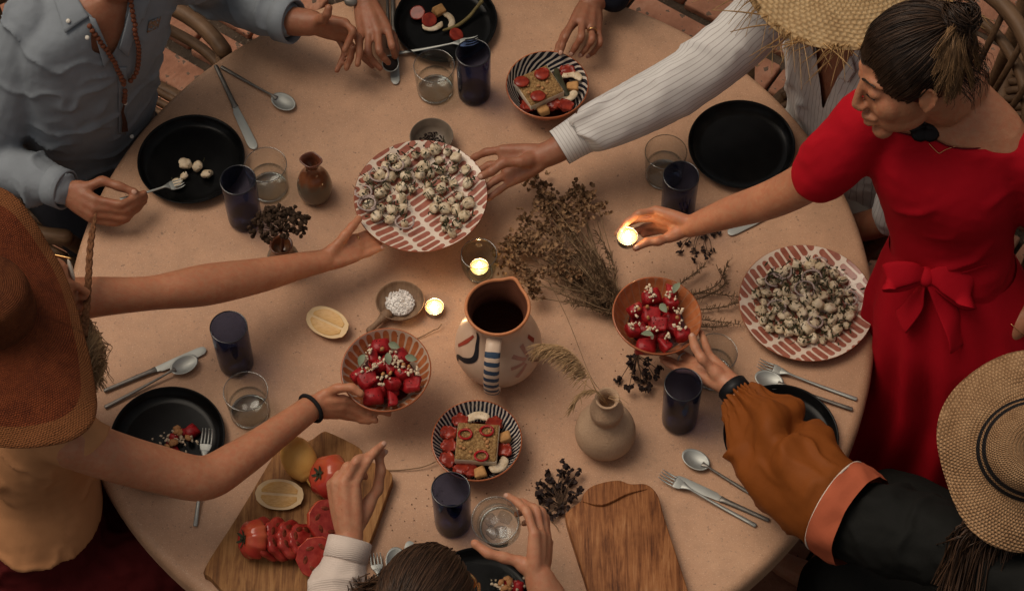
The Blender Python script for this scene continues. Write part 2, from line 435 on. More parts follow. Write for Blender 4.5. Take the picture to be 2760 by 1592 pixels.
# ---------------------------------------------------------------- black plates
def make_plate(label):
    r = thing('black_plate', label, 'plate', group='black dinner plates')
    pr = smooth_prof([(.094, .0015), (.103, .006), (.1135, .021)], 4)
    out = [(0.0, .0005), (.06, .0005)] + [tuple(p) for p in pr] + [(.1146, .0226), (.1125, .0232)] + [(.1095, .019), (.104, .0095), (.097, .0055), (.085, .0045), (.04, .0045), (0, .0045)]
    part('plate_body', lathe(out, 72), M_BLACK, r)
    return r
PL = [((515, 428), 'black plate with a few white morsels in front of the blue shirt'), ((1201, 55), 'black plate with tomato halves and a green stalk left on it'),
      ((1999, 388), 'empty black plate beside the striped white sleeve'), ((451, 1178), 'black plate with tomato, crumbled cheese and an almond heap, fork resting in it'),
      ((1290, 1622), 'black plate beside the brown hair, almonds and tomato on it'), ((2105, 1172), 'empty black plate half under the mustard puffed sleeve')]
pl0 = make_plate(PL[0][1]); PLATE = []
for k, (p, lb) in enumerate(PL):
    L = base_at(p[0], p[1], .022); PLATE.append(np.array(L))
    if k == 0: pl0.location = L
    else: dup(pl0, L, lb)

# ---------------------------------------------------------------- striped serving plates
def stroke_nodes(t, u, v, L, W, m, stagger=0.0):
    """1 inside rounded strokes L long and W apart, m the pale gap."""
    row = t.math('FLOOR', t.math('DIVIDE', u, L))
    vv = t.math('ADD', v, t.math('MULTIPLY', row, stagger))
    fx = t.math('ABSOLUTE', t.math('MULTIPLY', t.math('SUBTRACT', t.math('FRACT', t.math('DIVIDE', u, L)), .5), L))
    fy = t.math('MULTIPLY', t.math('SUBTRACT', t.math('FRACT', t.math('DIVIDE', vv, W)), .5), W)
    hw = W / 2 - m / 2
    ex = t.math('MAXIMUM', t.math('SUBTRACT', fx, L / 2 - m - hw), 0.0)
    d = t.math('SQRT', t.math('ADD', t.math('MULTIPLY', ex, ex), t.math('MULTIPLY', fy, fy)))
    return t.math('LESS_THAN', d, hw)
def striped_mat(name, rot):
    t = NT(name); v = t.co(); w = t.noise(v, 14, 2); q = t.mapping(v, (1, 1, 1), (0, 0, rot)); s = t.sep(q)
    u = t.math('ADD', s[0], t.math('MULTIPLY', w, .012)); y = t.math('ADD', s[1], t.math('MULTIPLY', w, .008))
    k = stroke_nodes(t, t.math('ADD', u, .5), t.math('ADD', y, .5), .053, .0165, .0044, .005)
    n = t.noise(v, 60, 4)
    clay = t.ramp(n, [(.3, (.24, .070, .045)), (.7, (.38, .135, .090))]); cream = t.ramp(n, [(.3, (.62, .50, .40)), (.7, (.72, .60, .49))])
    return t.out(t.mix(k, cream, clay), .32, t.bump(t.math('SUBTRACT', 1.0, k), .25, .0008), Coat_Weight=.25)
M_ST1 = striped_mat('striped_glaze', R_(-38)); M_ST2 = striped_mat('striped_glaze_turned', R_(52))
M_TERRA = plain('terracotta', (.34, .115, .055), .5, .18, 40, .3, 120)
def striped_plate(label, loc, mat, rot=None):
    r = thing('striped_plate', label, 'plate', loc, rot, group='striped serving plates')
    out = [(0, .0005), (.07, .0005), (.085, .003), (.115, .013), (.1365, .0225), (.139, .0242), (.1375, .0255)]
    inn = [(.1375, .0257), (.133, .0238), (.115, .0165), (.095, .0100), (.075, .0072), (.04, .0062), (0, .006)]
    part('plate_underside', lathe(out, 96), M_TERRA, r); part('plate_face', lathe(inn, 96), mat, r); return r
S1 = X(1134, 527, .098); S1[2] -= .024
S2 = np.array(base_at(2174, 815, .024))
striped_plate('striped pink plate held level by two hands over the table', S1, M_ST1)
striped_plate('striped terracotta and cream plate heaped with white morsels beside the red dress', S2, M_ST2)

# ---------------------------------------------------------------- bowls
def radial_mat(name, kind):
    t = NT(name); v = t.co(); s = t.sep(v); th = t.math('ARCTAN2', s[1], s[0]); n = t.noise(v, 60, 4)
    r = t.math('SQRT', t.math('ADD', t.math('MULTIPLY', s[0], s[0]), t.math('MULTIPLY', s[1], s[1])))
    if kind == 'navy':
        wob = t.noise(v, 25, 2)
        k = t.math('FRACT', t.math('ADD', t.math('MULTIPLY', th, 62 / (2 * math.pi)), t.math('MULTIPLY', wob, 1.2)))
        k = t.math('LESS_THAN', k, .40)
        c = t.mix(k, t.ramp(n, [(.3, (.010, .011, .018)), (.7, (.022, .024, .040))]), (.60, .52, .44))
    elif kind == 'swirl':
        wob = t.noise(v, 16, 2)
        q = t.math('ADD', t.math('MULTIPLY', th, 30 / (2 * math.pi)), t.math('MULTIPLY', r, 150))
        k = t.math('LESS_THAN', t.math('FRACT', t.math('ADD', q, t.math('MULTIPLY', wob, 1.6))), .42)
        c = t.mix(k, t.ramp(n, [(.3, (.008, .009, .014)), (.7, (.02, .021, .034))]), (.58, .50, .42))
    else:
        k = stroke_nodes(t, t.math('ADD', r, .5), t.math('MULTIPLY', th, .070), .031, .0147, .0038 if kind == 'orange' else .0016, .006)
        cream = (.60, .44, .32) if kind == 'orange' else (.42, .20, .11)
        c = t.mix(k, cream, t.ramp(n, [(.3, (.40, .115, .040)), (.7, (.54, .19, .075))]))
    return t.out(c, .2, None, Coat_Weight=.4)
M_NAVY = radial_mat('navy_radial_glaze', 'navy'); M_SWIRL = radial_mat('navy_swirl_glaze', 'swirl'); M_ORANGE = radial_mat('orange_petal_glaze', 'orange'); M_ORANGE2 = radial_mat('orange_veined_glaze', 'amber')
M_TGLAZE = plain('terracotta_glaze', (.36, .105, .040), .25, .15, 30, Coat_Weight=.3)
def bowl(label, rim, mat, rot=(0, 0, 0)):
    Rm = np.array(Matrix.Identity(3) if rot == (0, 0, 0) else __import__('mathutils').Euler(rot).to_matrix())
    loc = np.array(rim) - Rm @ np.array([0, 0, .061])
    r = thing('clay_bowl', label, 'bowl', loc, rot, group='small clay bowls')
    out = smooth_prof([(.002, .0), (.040, .0), (.046, .004), (.066, .022), (.082, .044), (.0895, .060)], 4).tolist() + [(.0890, .0622), (.0868, .0624)]
    inn = [(.0868, .0626)] + smooth_prof([(.0855, .060), (.078, .044), (.062, .022), (.044, .0085), (.02, .0055), (.001, .005)], 4).tolist()
    part('bowl_outside', lathe(out, 72), M_TGLAZE, r); part('bowl_inside', lathe(inn, 72), mat, r); return r, loc, Rm
N1 = X(1475, 228, .061); N2 = X(1285, 1186, .061); W1 = X(1040, 996, .135); W2 = X(1771, 850, .150)
bowl('clay bowl with swirling navy lines touched by the hand with a gold ring', N1, M_SWIRL)
bowl('clay bowl with straight radial navy lines standing near the big jug', N2, M_NAVY)
W1R = bowl('orange petal patterned bowl of watermelon held by the arm with a black band', W1, M_ORANGE, (R_(5), R_(-4), .3))
W2R = bowl('glossy orange bowl of watermelon held by the hand with a black watch', W2, M_ORANGE2, (R_(4), R_(3), 1.0))

# ---------------------------------------------------------------- tumblers
def blue_tumbler(label):
    r = thing('blue_tumbler', label, 'glass', group='cobalt blue tumblers')
    o = [(0, 0), (.030, 0), (.0345, .003), (.0355, .012), (.0360, .05), (.0368, .10), (.0375, .146), (.0369, .1488), (.0360, .1494)]
    i = [(.0348, .1485), (.0344, .145), (.0336, .10), (.0328, .05), (.0318, .022), (.026, .014), (0, .012)]
    part('glass_wall', lathe(o + i, 48), M_BLUE, r); a = np.linspace(0, 2 * math.pi, 49); part('rim', tube(np.stack([.0363 * np.cos(a), .0363 * np.sin(a), np.full(49, .1488)], -1), .0014, 8, 1, False), M_BLUERIM, r)
    part('thick_base', lathe([(0, .001), (.0335, .002), (.0345, .012), (.030, .0165), (0, .0165)], 40), M_BLUE, r); return r
BL = [((641, 485), 'cobalt blue tumbler beside the plate of the man in the blue shirt'), ((616, 881), 'cobalt blue tumbler behind a short clear glass near the woman in the terracotta hat'),
      ((1275, 143), 'cobalt blue tumbler beside the plate with tomato halves'), ((1836, 474), 'cobalt blue tumbler behind the hand holding a lit tealight'),
      ((1842, 1036), 'cobalt blue tumbler below the hand with the black watch'), ((1215, 1318), 'cobalt blue tumbler beside the glass of ice')]
b0 = blue_tumbler(BL[0][1])
for k, (p, lb) in enumerate(BL):
    L = base_at(p[0], p[1], .149)
    if k == 0: b0.location = L
    else: dup(b0, L, lb)
def clear_tumbler(label, water=.024):
    r = thing('clear_tumbler', label, 'glass', group='short clear tumblers')
    o = [(0, 0), (.036, 0), (.0395, .003), (.0405, .012), (.0425, .05), (.0448, .0895), (.0445, .0905), (.0438, .0908)]
    i = [(.0430, .0903), (.0426, .088), (.0410, .05), (.0392, .013), (.036, .009), (0, .008)]
    part('glass_wall', lathe(o + i, 56), M_GLASS, r); a = np.linspace(0, 2 * math.pi, 57)
    part('rim', tube(np.stack([.0438 * np.cos(a), .0438 * np.sin(a), np.full(57, .0903)], -1), .0010, 8, 1, False), M_GLRIM, r); part('base_ring', tube(np.stack([.0368 * np.cos(a), .0368 * np.sin(a), np.full(57, .0045)], -1), .0028, 8, 1, False), M_GLRIM, r)
    if water: part('water', lathe([(0, .0082), (.0355, .0092), (.0389, .0135), (.0389 + .0012, .0135 + water), (0, .0135 + water)], 40), M_WATER, r)
    return r
CL = [((716, 444), 'short clear glass of water between a blue tumbler and the brown bottle'), ((1170, 178), 'short clear glass of water beside the plate with tomato halves'),
      ((1795, 410), 'short clear glass next to the empty black plate'), ((662, 1054), 'short clear glass of water beside the black elastic wristband arm'),
      ((1928, 950), 'short clear glass behind the hand with the black watch')]
c0 = clear_tumbler(CL[0][1])
for k, (p, lb) in enumerate(CL):
    L = base_at(p[0], p[1], .09)
    if k == 0: c0.location = L
    else: dup(c0, L, lb)
# the tumbler of ice in a hand, tipped towards its drinker
HG = X(1335, 1401, .215)
_up = unit([-.10, -.30, 1.0]); RG = axes_to(_up)
hg = clear_tumbler('short clear glass of ice water raised in a hand', .030); hg.location = HG - RG @ np.array([0, 0, .09]); hg.rotation_euler = Matrix(RG).to_euler()
for k, (x, y, z, a) in enumerate(((-.014, .008, .032, .4), (.013, .012, .036, 1.1), (.006, -.015, .034, .1), (-.012, -.014, .027, .8))):
    V, F = box(.021, .022, .019, .004); e = __import__('mathutils').Euler((a, .3 + k * .5, a * 2)).to_matrix()
    o = part('ice_cube', (V @ np.array(e).T + [x, y, z + .006], F), M_ICE, hg)

# ---------------------------------------------------------------- tealights
M_CUP = plain('tealight_cup', (.62, .60, .56), .35, .05, 30, Metallic=1.0)
t = NT('wax'); M_WAX = t.out((.62, .44, .22), .45, Subsurface_Weight=.5, Subsurface_Radius=(.012, .007, .003))
t = NT('flame'); t.b.inputs['Base Color'].default_value = (0, 0, 0, 1); M_FLAME = t.out(None, None, None, Emission_Color=(1.0, .64, .31, 1), Emission_Strength=150.0)
M_WICK = plain('wick', (.03, .02, .015), .9)
def tealight(label, loc, s=1.0, rot=None):
    r = thing('tealight', label, 'candle', loc, rot, group='lit tealight candles'); r.scale = (s, s, s)
    part('cup', lathe([(0, 0), (.0180, 0), (.0192, .0012), (.0195, .0155), (.0199, .0160), (.0193, .0161), (.0189, .0150), (.0187, .002), (0, .0015)], 40), M_CUP, r)
    part('wax', lathe([(0, .002), (.0185, .0022), (.0186, .0135), (.016, .0128), (.006, .0122), (0, .0120)], 36), M_WAX, r)
    part('wick', tube([(0, 0, .011), (.0005, 0, .0165)], .0007, 6), M_WICK, r)
    part('flame', lathe(smooth_prof([(.0005, .0150), (.0032, .0180), (.0040, .0215), (.0028, .0270), (.0002, .0345)], 3), 14), M_FLAME, r)
    return r
TL1 = np.array(base_at(1171, 827, .014)); tealight('lit tealight standing bare beside the wooden salt dish', TL1)
HC = X(1691, 638, .165); HC[2] -= .0145; tealight('lit tealight held between thumb and fingers of the woman in red', HC, 1.08)
TH = np.array(base_at(1291, 684, .075))
th_ = thing('candle_glass', 'small rounded glass candle holder standing behind the jug', 'candle holder', TH)
o = smooth_prof([(.001, 0), (.024, 0), (.029, .004), (.0365, .03), (.039, .052), (.0372, .0745)], 4).tolist(); i = smooth_prof([(.0358, .0745), (.0370, .052), (.0345, .031), (.027, .011), (.001, .009)], 4).tolist()
part('glass_wall', lathe(o + [(.0365, .0760)] + i, 48), glassmat('greenish_glass', (.86, .89, .84)), th_); a = np.linspace(0, 2 * math.pi, 49)
for rr_, zz_, tt_ in ((.0366, .0752, .0011), (.0255, .0045, .0026)): part('glass_edge', tube(np.stack([rr_ * np.cos(a), rr_ * np.sin(a), np.full(49, zz_)], -1), tt_, 8, 1, False), M_GLRIM, th_)
tealight('lit tealight burning inside the small glass holder', (TH[0], TH[1], TOP + .0095))

# ---------------------------------------------------------------- cutlery
def dish_shell(a, b, depth, th=.0013, n=28):
    k = np.linspace(0, 1, 8); top = [(q, depth * (q * q - 1)) for q in k]; bot = [(q, depth * (q * q - 1) - th) for q in k]
    V, F = lathe(bot + [(1.0, -th * .4)] + top[::-1], n); return V * [a, b, 1], F
def spoon_mesh(L=.195):
    hb = tube([(0, 0, .002), (L * .35, 0, .003), (L * .62, 0, .006), (L * .70, 0, .008), (L * .76, 0, .006)], [(.0045, .0016), (.0035, .0018), (.0026, .002), (.003, .0018), (.006, .0012)], 8, 4, 'round', ref=(0, 1, 0))
    V, F = dish_shell(.030, .0205, .0075)
    return hb, (V * [1, 1 + 0 * V[:, 0], 1][0] + [L - .030, 0, .0088], F)
def fork_meshes(L=.19):
    hb = tube([(0, 0, .002), (L * .35, 0, .003), (L * .62, 0, .006), (L * .70, 0, .008), (L * .77, 0, .006)], [(.0045, .0016), (.0035, .0018), (.0026, .002), (.0035, .0016), (.009, .0012)], 8, 4, 'round', ref=(0, 1, 0))
    P = [(L * .75, -.004), (L * .78, -.0095), (L * .82, -.0118), (L * .845, -.0118), (L * .845, .0118), (L * .82, .0118), (L * .78, .0095), (L * .75, .004)]
    V, F = prism(P, .0035, .0051, .0005)
    ps = [hb, (V, F)]
    for y in (-.0100, -.0034, .0034, .0100):
        ps.append(tube([(L * .838, y, .0043), (L * .90, y, .0035), (L * .96, y * .96, .0055), (L, y * .94, .0095)], [(.0019, .0009), (.0018, .0009), (.0015, .0008), (.0006, .0006)], 6, 3, True, ref=(0, 1, 0)))
    return join(ps)
def knife_meshes(L=.215):
    hb = tube([(0, 0, .003), (L * .2, 0, .0032), (L * .44, 0, .0035), (L * .5, 0, .003)], [(.0045, .0028), (.0048, .003), (.0058, .003), (.0075, .0020)], 8, 4, 'round', ref=(0, 1, 0))
    P = [(L * .48, -.0062), (L * .53, -.0068), (L * .55, -.0095), (L * .70, -.0104), (L * .92, -.0112), (L * .965, -.0100), (L * .99, -.0060), (L, 0), (L * .99, .0055), (L * .965, .0085), (L * .92, .0092), (L * .70, .0082), (L * .53, .0062), (L * .48, .0055)]
    return hb, prism(P, .0018, .0034, .0004)
def lay(kind, label, a, b, ha=.002, hb=.002, L=None, group='table cutlery'):
    """Cutlery from its handle end a to its tip b (photo pixels), resting at heights ha, hb."""
    A, B = X(a[0], a[1], ha), X(b[0], b[1], hb); d = B - A; LL = np.linalg.norm(d) if L is None else L
    if L is not None: A = B - unit(d) * L
    Mx = np.stack([unit(d), unit(np.cross([0, 0, 1], d)), np.cross(unit(d), unit(np.cross([0, 0, 1], d)))], 1)
    r = thing('table_' + kind, label, kind, A, Matrix(Mx).to_euler(), group)
    if kind == 'spoon':
        h, bw = spoon_mesh(LL); part('handle', h, M_STEEL_D, r); part('spoon_bowl', bw, M_STEEL, r)
    elif kind == 'fork': part('fork_body', fork_meshes(LL), M_STEEL, r)
    else:
        h, bl = knife_meshes(LL); part('handle', h, M_STEEL_D, r); part('blade', bl, M_STEEL, r)
    return r
lay('knife', 'table knife lying above the plate in front of the blue shirt', (582, 180), (688, 404))
lay('spoon', 'spoon with a thin handle crossing towards the open table from the blue shirt', (597, 182), (794, 297))
lay('knife', 'table knife under the hand that holds a dark lid', (1056, -52), (1067, 230))
lay('spoon', 'spoon lying beside the knife under the hand with the dark lid', (1048, 130), (1040, -110))
lay('fork', 'fork resting across the rim of the plate with tomato halves', (1068, 146), (1290, 112), .006, .026)
lay('knife', 'table knife with its tip under a spoon near the terracotta hat', (283, 1054), (556, 941))
lay('spoon', 'spoon overlapping a knife near the terracotta hat', (284, 1098), (533, 968), .002, .006)
lay('fork', 'fork standing in the plate of tomato and crumbled cheese', (527, 1416), (561, 1158), .003, .030)
lay('fork', 'fork lying beside the white cuff and the brown hair', (1036, 1680), (1012, 1494))
lay('spoon', 'spoon lying between a fork and a knife by the brown hair', (1080, 1715), (1066, 1478), .002, .003)
lay('knife', 'table knife with a pale rounded blade by the brown hair', (1060, 1722), (1106, 1458))
lay('spoon', 'spoon tucked under the mustard sleeve', (2060, 1352), (1840, 1222), .002, .004)
lay('fork', 'fork lying on a knife between the wooden board and the mustard sleeve', (2036, 1416), (1779, 1279), .003, .007)
lay('knife', 'table knife under a fork between the wooden board and the mustard sleeve', (2070, 1402), (1816, 1290), .001, .001)
lay('fork', 'fork under a spoon below the heaped striped plate', (2308, 1076), (2042, 982), .002, .003)
lay('spoon', 'spoon lying over a fork below the heaped striped plate', (2296, 1103), (2034, 1015), .004, .008)
lay('knife', 'table knife half under the arm of the woman in red', (2200, 520), (1962, 632))
lay('fork', 'fork held by the man in the pale blue shirt over his plate', (372, 527), (494, 496), .057, .034, L=.140)

# ---------------------------------------------------------------- painted jug
JB = np.array(base_at(1341, 826, .217))
jug = thing('painted_jug', 'big cream clay jug with painted strokes and a striped handle', 'jug', JB)
t = NT('cream_slip'); v = t.co(); n = t.noise(v, 18, 5)
M_CREAM = t.out(t.ramp(n, [(.3, (.55, .37, .25)), (.7, (.66, .47, .34))]), .38, t.bump(t.noise(v, 90, 4), .15, .001), Coat_Weight=.15)
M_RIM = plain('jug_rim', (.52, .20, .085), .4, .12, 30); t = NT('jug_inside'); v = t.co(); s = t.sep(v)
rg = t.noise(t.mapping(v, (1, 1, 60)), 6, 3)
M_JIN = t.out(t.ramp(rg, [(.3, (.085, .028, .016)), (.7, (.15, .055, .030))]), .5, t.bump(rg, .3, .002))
jp = smooth_prof([(.048, 0), (.066, .010), (.083, .040), (.0875, .070), (.080, .105), (.064, .140), (.0555, .168), (.0575, .192), (.0625, .2105)], 5)
def jr(z): return np.interp(z, jp[:, 1], jp[:, 0])
def spout(V, amt=1.0):
    V = V.copy(); th = np.arctan2(V[:, 1], V[:, 0]); k = np.exp(-((th - R_(62)) / .24) ** 2) * np.clip((V[:, 2] - .165) / .05, 0, 1)
    rr = 1 + .13 * k * amt; V[:, 0] *= rr; V[:, 1] *= rr; V[:, 2] += .006 * k; return V
V, F = lathe([(0.0, 0.0)] + jp.tolist(), 80); part('jug_body', (spout(V), F), M_CREAM, jug)
V, F = lathe([(.0622, .2100), (.0645, .2120), (.0650, .2150), (.0635, .2178), (.0605, .2180), (.0588, .2155), (.0582, .2120)], 80); part('rim', (spout(V), F), M_RIM, jug)
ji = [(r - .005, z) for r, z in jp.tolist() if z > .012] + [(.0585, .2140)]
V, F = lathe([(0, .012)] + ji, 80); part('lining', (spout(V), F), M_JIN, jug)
# handle: a strap from neck to belly, facing the near side
ha = R_(-97); hd = np.array([math.cos(ha), math.sin(ha), 0])
hz = [(.052, .186), (.072, .190), (.096, .176), (.113, .140), (.117, .100), (.108, .066), (.086, .046)]
SS = []; hm = tube([hd * r + [0, 0, z] for r, z in hz], [(.0155, .0075)] * 7, 16, 6, True, ref=(-hd[1], hd[0], 0), st=SS)
t = NT('jug_handle'); s = t.st(); v = t.co()
wob = t.math('MULTIPLY', t.noise(v, 40, 2), .006)
sn = t.math('FRACT', t.math('DIVIDE', t.math('ADD', s[0], wob), .0185)); k = t.math('LESS_THAN', sn, .52)
front = t.math('LESS_THAN', t.math('ABSOLUTE', t.math('SINE', t.math('ADD', s[1], 0.0))), 2.0)
k = t.math('MULTIPLY', k, t.math('GREATER_THAN', s[0], .034)); k = t.math('MULTIPLY', k, t.math('LESS_THAN', s[0], .178))
M_HANDLE = t.out(t.mix(k, (.60, .44, .32), (.035, .060, .10)), .4, Coat_Weight=.15)
part('handle', hm, M_HANDLE, jug, st=SS[0])
def on_jug(path, width, m=6):
    """A brush stroke laid on the jug: path of (degrees, z)."""
    Q = catmull(np.array(path, float), m); W_ = np.interp(np.linspace(0, 1, len(Q)), np.linspace(0, 1, len(width)), width)
    P = np.array([[jr(z) * math.cos(R_(a)), jr(z) * math.sin(R_(a)), z] for a, z in Q]); T = np.gradient(P, axis=0); V = []
    for p, tt, w in zip(P, T, W_):
        rad = unit([p[0], p[1], 0]); dz = 1e-3; sl = (jr(p[2] + dz) - jr(p[2] - dz)) / (2 * dz); nrm = unit([rad[0], rad[1], -sl]); b = unit(np.cross(nrm, tt))
        for k in np.linspace(-1, 1, 5):
            q = p + b * w * k; r_ = math.hypot(q[0], q[1]); sc = jr(min(max(q[2], 0), .21)) / r_; V.append(np.array([q[0] * sc, q[1] * sc, q[2]]) + nrm * .0009)
    return np.array(V), grid_faces(len(P), 5, False)
M_PB = plain('paint_black', (.018, .018, .022), .5); M_PR = plain('paint_red', (.30, .045, .025), .5); M_PP = plain('paint_pink', (.45, .22, .16), .5); M_PBR = plain('paint_brown', (.20, .10, .065), .5)
part('brush_stroke', on_jug([(-136, .185), (-132, .150), (-128, .118), (-142, .095), (-158, .078), (-160, .045)], [.003, .004, .006, .0065, .005, .004]), M_PB, jug, label='winding black brush stroke')
part('brush_stroke', on_jug([(-146, .160), (-156, .130), (-166, .10)], [.0025, .0045, .003]), M_PR, jug, label='red brush stroke')
part('brush_stroke', on_jug([(-66, .130), (-46, .108)], [.005, .0035]), M_PP, jug, label='pink petal'); part('brush_stroke', on_jug([(-72, .104), (-50, .104)], [.0045, .003]), M_PP, jug, label='pink petal')
part('brush_stroke', on_jug([(-66, .076), (-48, .098)], [.005, .003]), M_PP, jug, label='pink petal'); part('brush_stroke', on_jug([(-44, .142), (-42, .110)], [.005, .003]), M_PP, jug, label='pink petal')
part('brush_stroke', on_jug([(-42, .104), (-28, .078), (-18, .060)], [.003, .005, .0055]), M_PBR, jug, label='brown stem stroke')
part('brush_stroke', on_jug([(-22, .142), (-17, .120)], [.004, .005]), M_PR, jug, label='red dab')

# ---------------------------------------------------------------- vases
BV = np.array(base_at(838, 430, .132))
bv = thing('bottle_vase', 'little brown glazed bottle vase with a pinched mouth', 'vase', BV)
t = NT('drip_glaze'); v = t.co(); s = t.sep(v); z = t.math('ADD', s[2], t.math('MULTIPLY', t.noise(v, 55, 3), .05))
c = t.ramp(t.math('MULTIPLY', z, 7.0), [(.20, (.13, .105, .080)), (.56, (.105, .085, .06)), (.70, (.16, .055, .022)), (.95, (.11, .035, .018))])
M_DRIP = t.out(c, .2, t.bump(t.noise(v, 120, 3), .15, .001), Coat_Weight=.5)
V, F = lathe([(0, 0), (.028, 0)] + smooth_prof([(.030, .001), (.0365, .020), (.0365, .045), (.030, .070), (.017, .088), (.0135, .104), (.016, .120), (.0205, .130)], 4).tolist() + [(.0195, .1325), (.017, .131), (.0125, .118), (.0105, .10), (.0, .095)], 44)
k = np.clip((V[:, 2] - .11) / .02, 0, 1); V[:, 0] *= 1 + .22 * k * np.cos(np.arctan2(V[:, 1], V[:, 0]) * 2 + .6); part('vase_body', (V, F), M_DRIP, bv)
SV = np.array(base_at(757, 658, .088))
sv = thing('small_vase', 'small brown glazed vase behind the bare forearm', 'vase', SV)
V, F = lathe([(0, 0), (.022, 0)] + smooth_prof([(.026, .002), (.034, .022), (.032, .045), (.021, .064), (.0195, .074), (.0245, .086)], 4).tolist() + [(.0225, .0885), (.0185, .083), (.0165, .070), (0, .06)], 40)
part('vase_body', (V, F), M_DRIP, sv)
WV = np.array(base_at(1637, 1072, .182))
t = NT('rough_stoneware'); v = t.co(); n = t.noise(v, 9, 4); f = t.noise(v, 330, 3, .7)
M_STONE = t.out(t.ramp(t.math('ADD', t.math('MULTIPLY', n, .6), t.math('MULTIPLY', f, .4)), [(.3, (.40, .25, .150)), (.7, (.58, .40, .26))]), .9, t.bump(f, .8, .0025))
wv = thing('stoneware_vase', 'rough pale stoneware vase with a bulging neck, holding dry grass', 'vase', WV); wv.scale = (.92, .92, 1)
V, F = lathe([(0, 0), (.040, 0)] + smooth_prof([(.044, .002), (.060, .022), (.0655, .045), (.058, .075), (.038, .098), (.031, .108), (.035, .122), (.0355, .138), (.027, .152), (.0205, .162), (.022, .172), (.0265, .180)], 4).tolist() + [(.0255, .1828), (.0215, .182), (.0165, .172), (.0155, .16), (.02, .14), (0, .12)], 56)
part('vase_body', (V, F), M_STONE, wv)
GB = np.array(base_at(1163, 366, .040))
gb = thing('pepper_dish', 'small grey dish of dried pepper half hidden by the held striped plate', 'dish', GB)
M_GREY = plain('grey_glaze', (.15, .115, .085), .4, .2, 40)
part('dish_body', lathe([(0, 0), (.026, 0)] + smooth_prof([(.030, .002), (.043, .018), (.047, .038)], 4).tolist() + [(.0462, .0405), (.0445, .0395), (.040, .022), (.028, .011), (0, .009)], 44), M_GREY, gb)

# ---------------------------------------------------------------- wooden boards
def woodmat(name, cols, axis_rot, sc=1.0):
    t = NT(name); v = t.mapping(t.co(), (14 * sc, 1.6 * sc, 1.6 * sc), (0, 0, axis_rot)); d = t.noise(v, 3.2, 8, .66, 1.6)
    fine = t.noise(t.mapping(t.co(), (130, 5, 5), (0, 0, axis_rot)), 3, 5, .65); blot = t.noise(t.co(), 13, 6, .7)
    f = t.math('ADD', t.math('ADD', t.math('MULTIPLY', d, .55), t.math('MULTIPLY', fine, .30)), t.math('MULTIPLY', blot, .25))
    c = t.ramp(f, [(.40, cols[0]), (.50, cols[1]), (.585, cols[2]), (.70, cols[3])])
    return t.out(c, t.math('MULTIPLY_ADD', fine, .3, .45), t.bump(t.math('ADD', fine, t.math('MULTIPLY', d, .6)), .35, .0016))
M_BOARD1 = woodmat('board_wood_tan', [(.085, .032, .010), (.19, .078, .024), (.29, .135, .045), (.36, .19, .075)], R_(-32))
M_BOARD2 = woodmat('board_wood_brown', [(.040, .012, .004), (.165, .056, .017), (.28, .108, .036), (.40, .19, .080)], R_(12))
def round_poly(pts, m=5):
    P = np.array(pts + pts[:3], float); C = catmull(P, m); return C[m:m * (len(pts) + 1)]
b1 = [(553, 1528), (566, 1555), (640, 1625), (760, 1690), (860, 1705), (905, 1668), (950, 1570), (1000, 1452), (1046, 1325), (1058, 1288), (1044, 1264), (985, 1234), (968, 1205), (890, 1166), (868, 1164), (838, 1185), (812, 1190), (790, 1178), (768, 1182), (740, 1222), (640, 1390)]
P = XX([(x, y, .026) for x, y in b1])
cb1 = thing('cutting_board', 'long tan wooden cutting board under the tomatoes and lemons', 'cutting board', (P[:, 0].mean(), P[:, 1].mean(), TOP + .0005))
Q = round_poly((P[:, :2] - P[:, :2].mean(0)).tolist(), 4); part('board_body', prism(Q, 0, .026, .008), M_BOARD1, cb1)
b2 = [(1527, 1402), (1532, 1376), (1566, 1348), (1574, 1328), (1602, 1306), (1662, 1293), (1700, 1303), (1742, 1304), (1772, 1332), (1790, 1392), (1822, 1490), (1866, 1625), (1890, 1700), (1860, 1735), (1740, 1765), (1660, 1760), (1625, 1720), (1580, 1570)]
P = XX([(x, y, .030) for x, y in b2])
cb2 = thing('cutting_board', 'empty dark brown wooden board with worn grain and a short grip', 'cutting board', (P[:, 0].mean(), P[:, 1].mean(), TOP + .0005))
Q = round_poly((P[:, :2] - P[:, :2].mean(0)).tolist(), 4); part('board_body', prism(Q, 0, .030, .010), M_BOARD2, cb2)
gr = tube(XX([(1572, 1352, .0295), (1625, 1362, .0305), (1690, 1332, .0305), (1742, 1318, .0295)]), [(.004, .0016), (.008, .002), (.007, .002), (.003, .0015)], 8, 5, 'round', ref=(0, 0, 1)); 
part('grip_ridge', gr, M_BOARD2, cb2, world=True)

# ---------------------------------------------------------------- wooden salt dish
SD = np.array(base_at(1078, 812, .022))
sd = thing('salt_dish', 'small round wooden dish with a stub handle holding salt', 'dish', SD)
M_SALTW = woodmat('salt_dish_wood', [(.10, .055, .03), (.19, .115, .07), (.24, .15, .09), (.30, .20, .13)], R_(45), 2)
o = smooth_prof([(.001, 0), (.022, .0), (.034, .006), (.044, .016), (.0475, .0255)], 4).tolist(); i = smooth_prof([(.0455, .026), (.040, .0165), (.028, .0095), (.001, .0075)], 4).tolist()
V, F = lathe(o + [(.0468, .0268)] + i, 44); V[:, 0] *= 1.06
part('dish_body', (V, F), M_SALTW, sd); hd_ = unit(X(994, 886, .02) - X(1078, 812, .02))
part('handle', tube([hd_ * .040 + [0, 0, .016], hd_ * .058 + [0, 0, .016], hd_ * .074 + [0, 0, .015], hd_ * .088 + [0, 0, .014]], [.013, .0075, .0058, .0075], 10, 4, 'round'), M_SALTW, sd)
M_SALT = plain('salt', (.80, .77, .73), .5, .08, 200)
ps = []
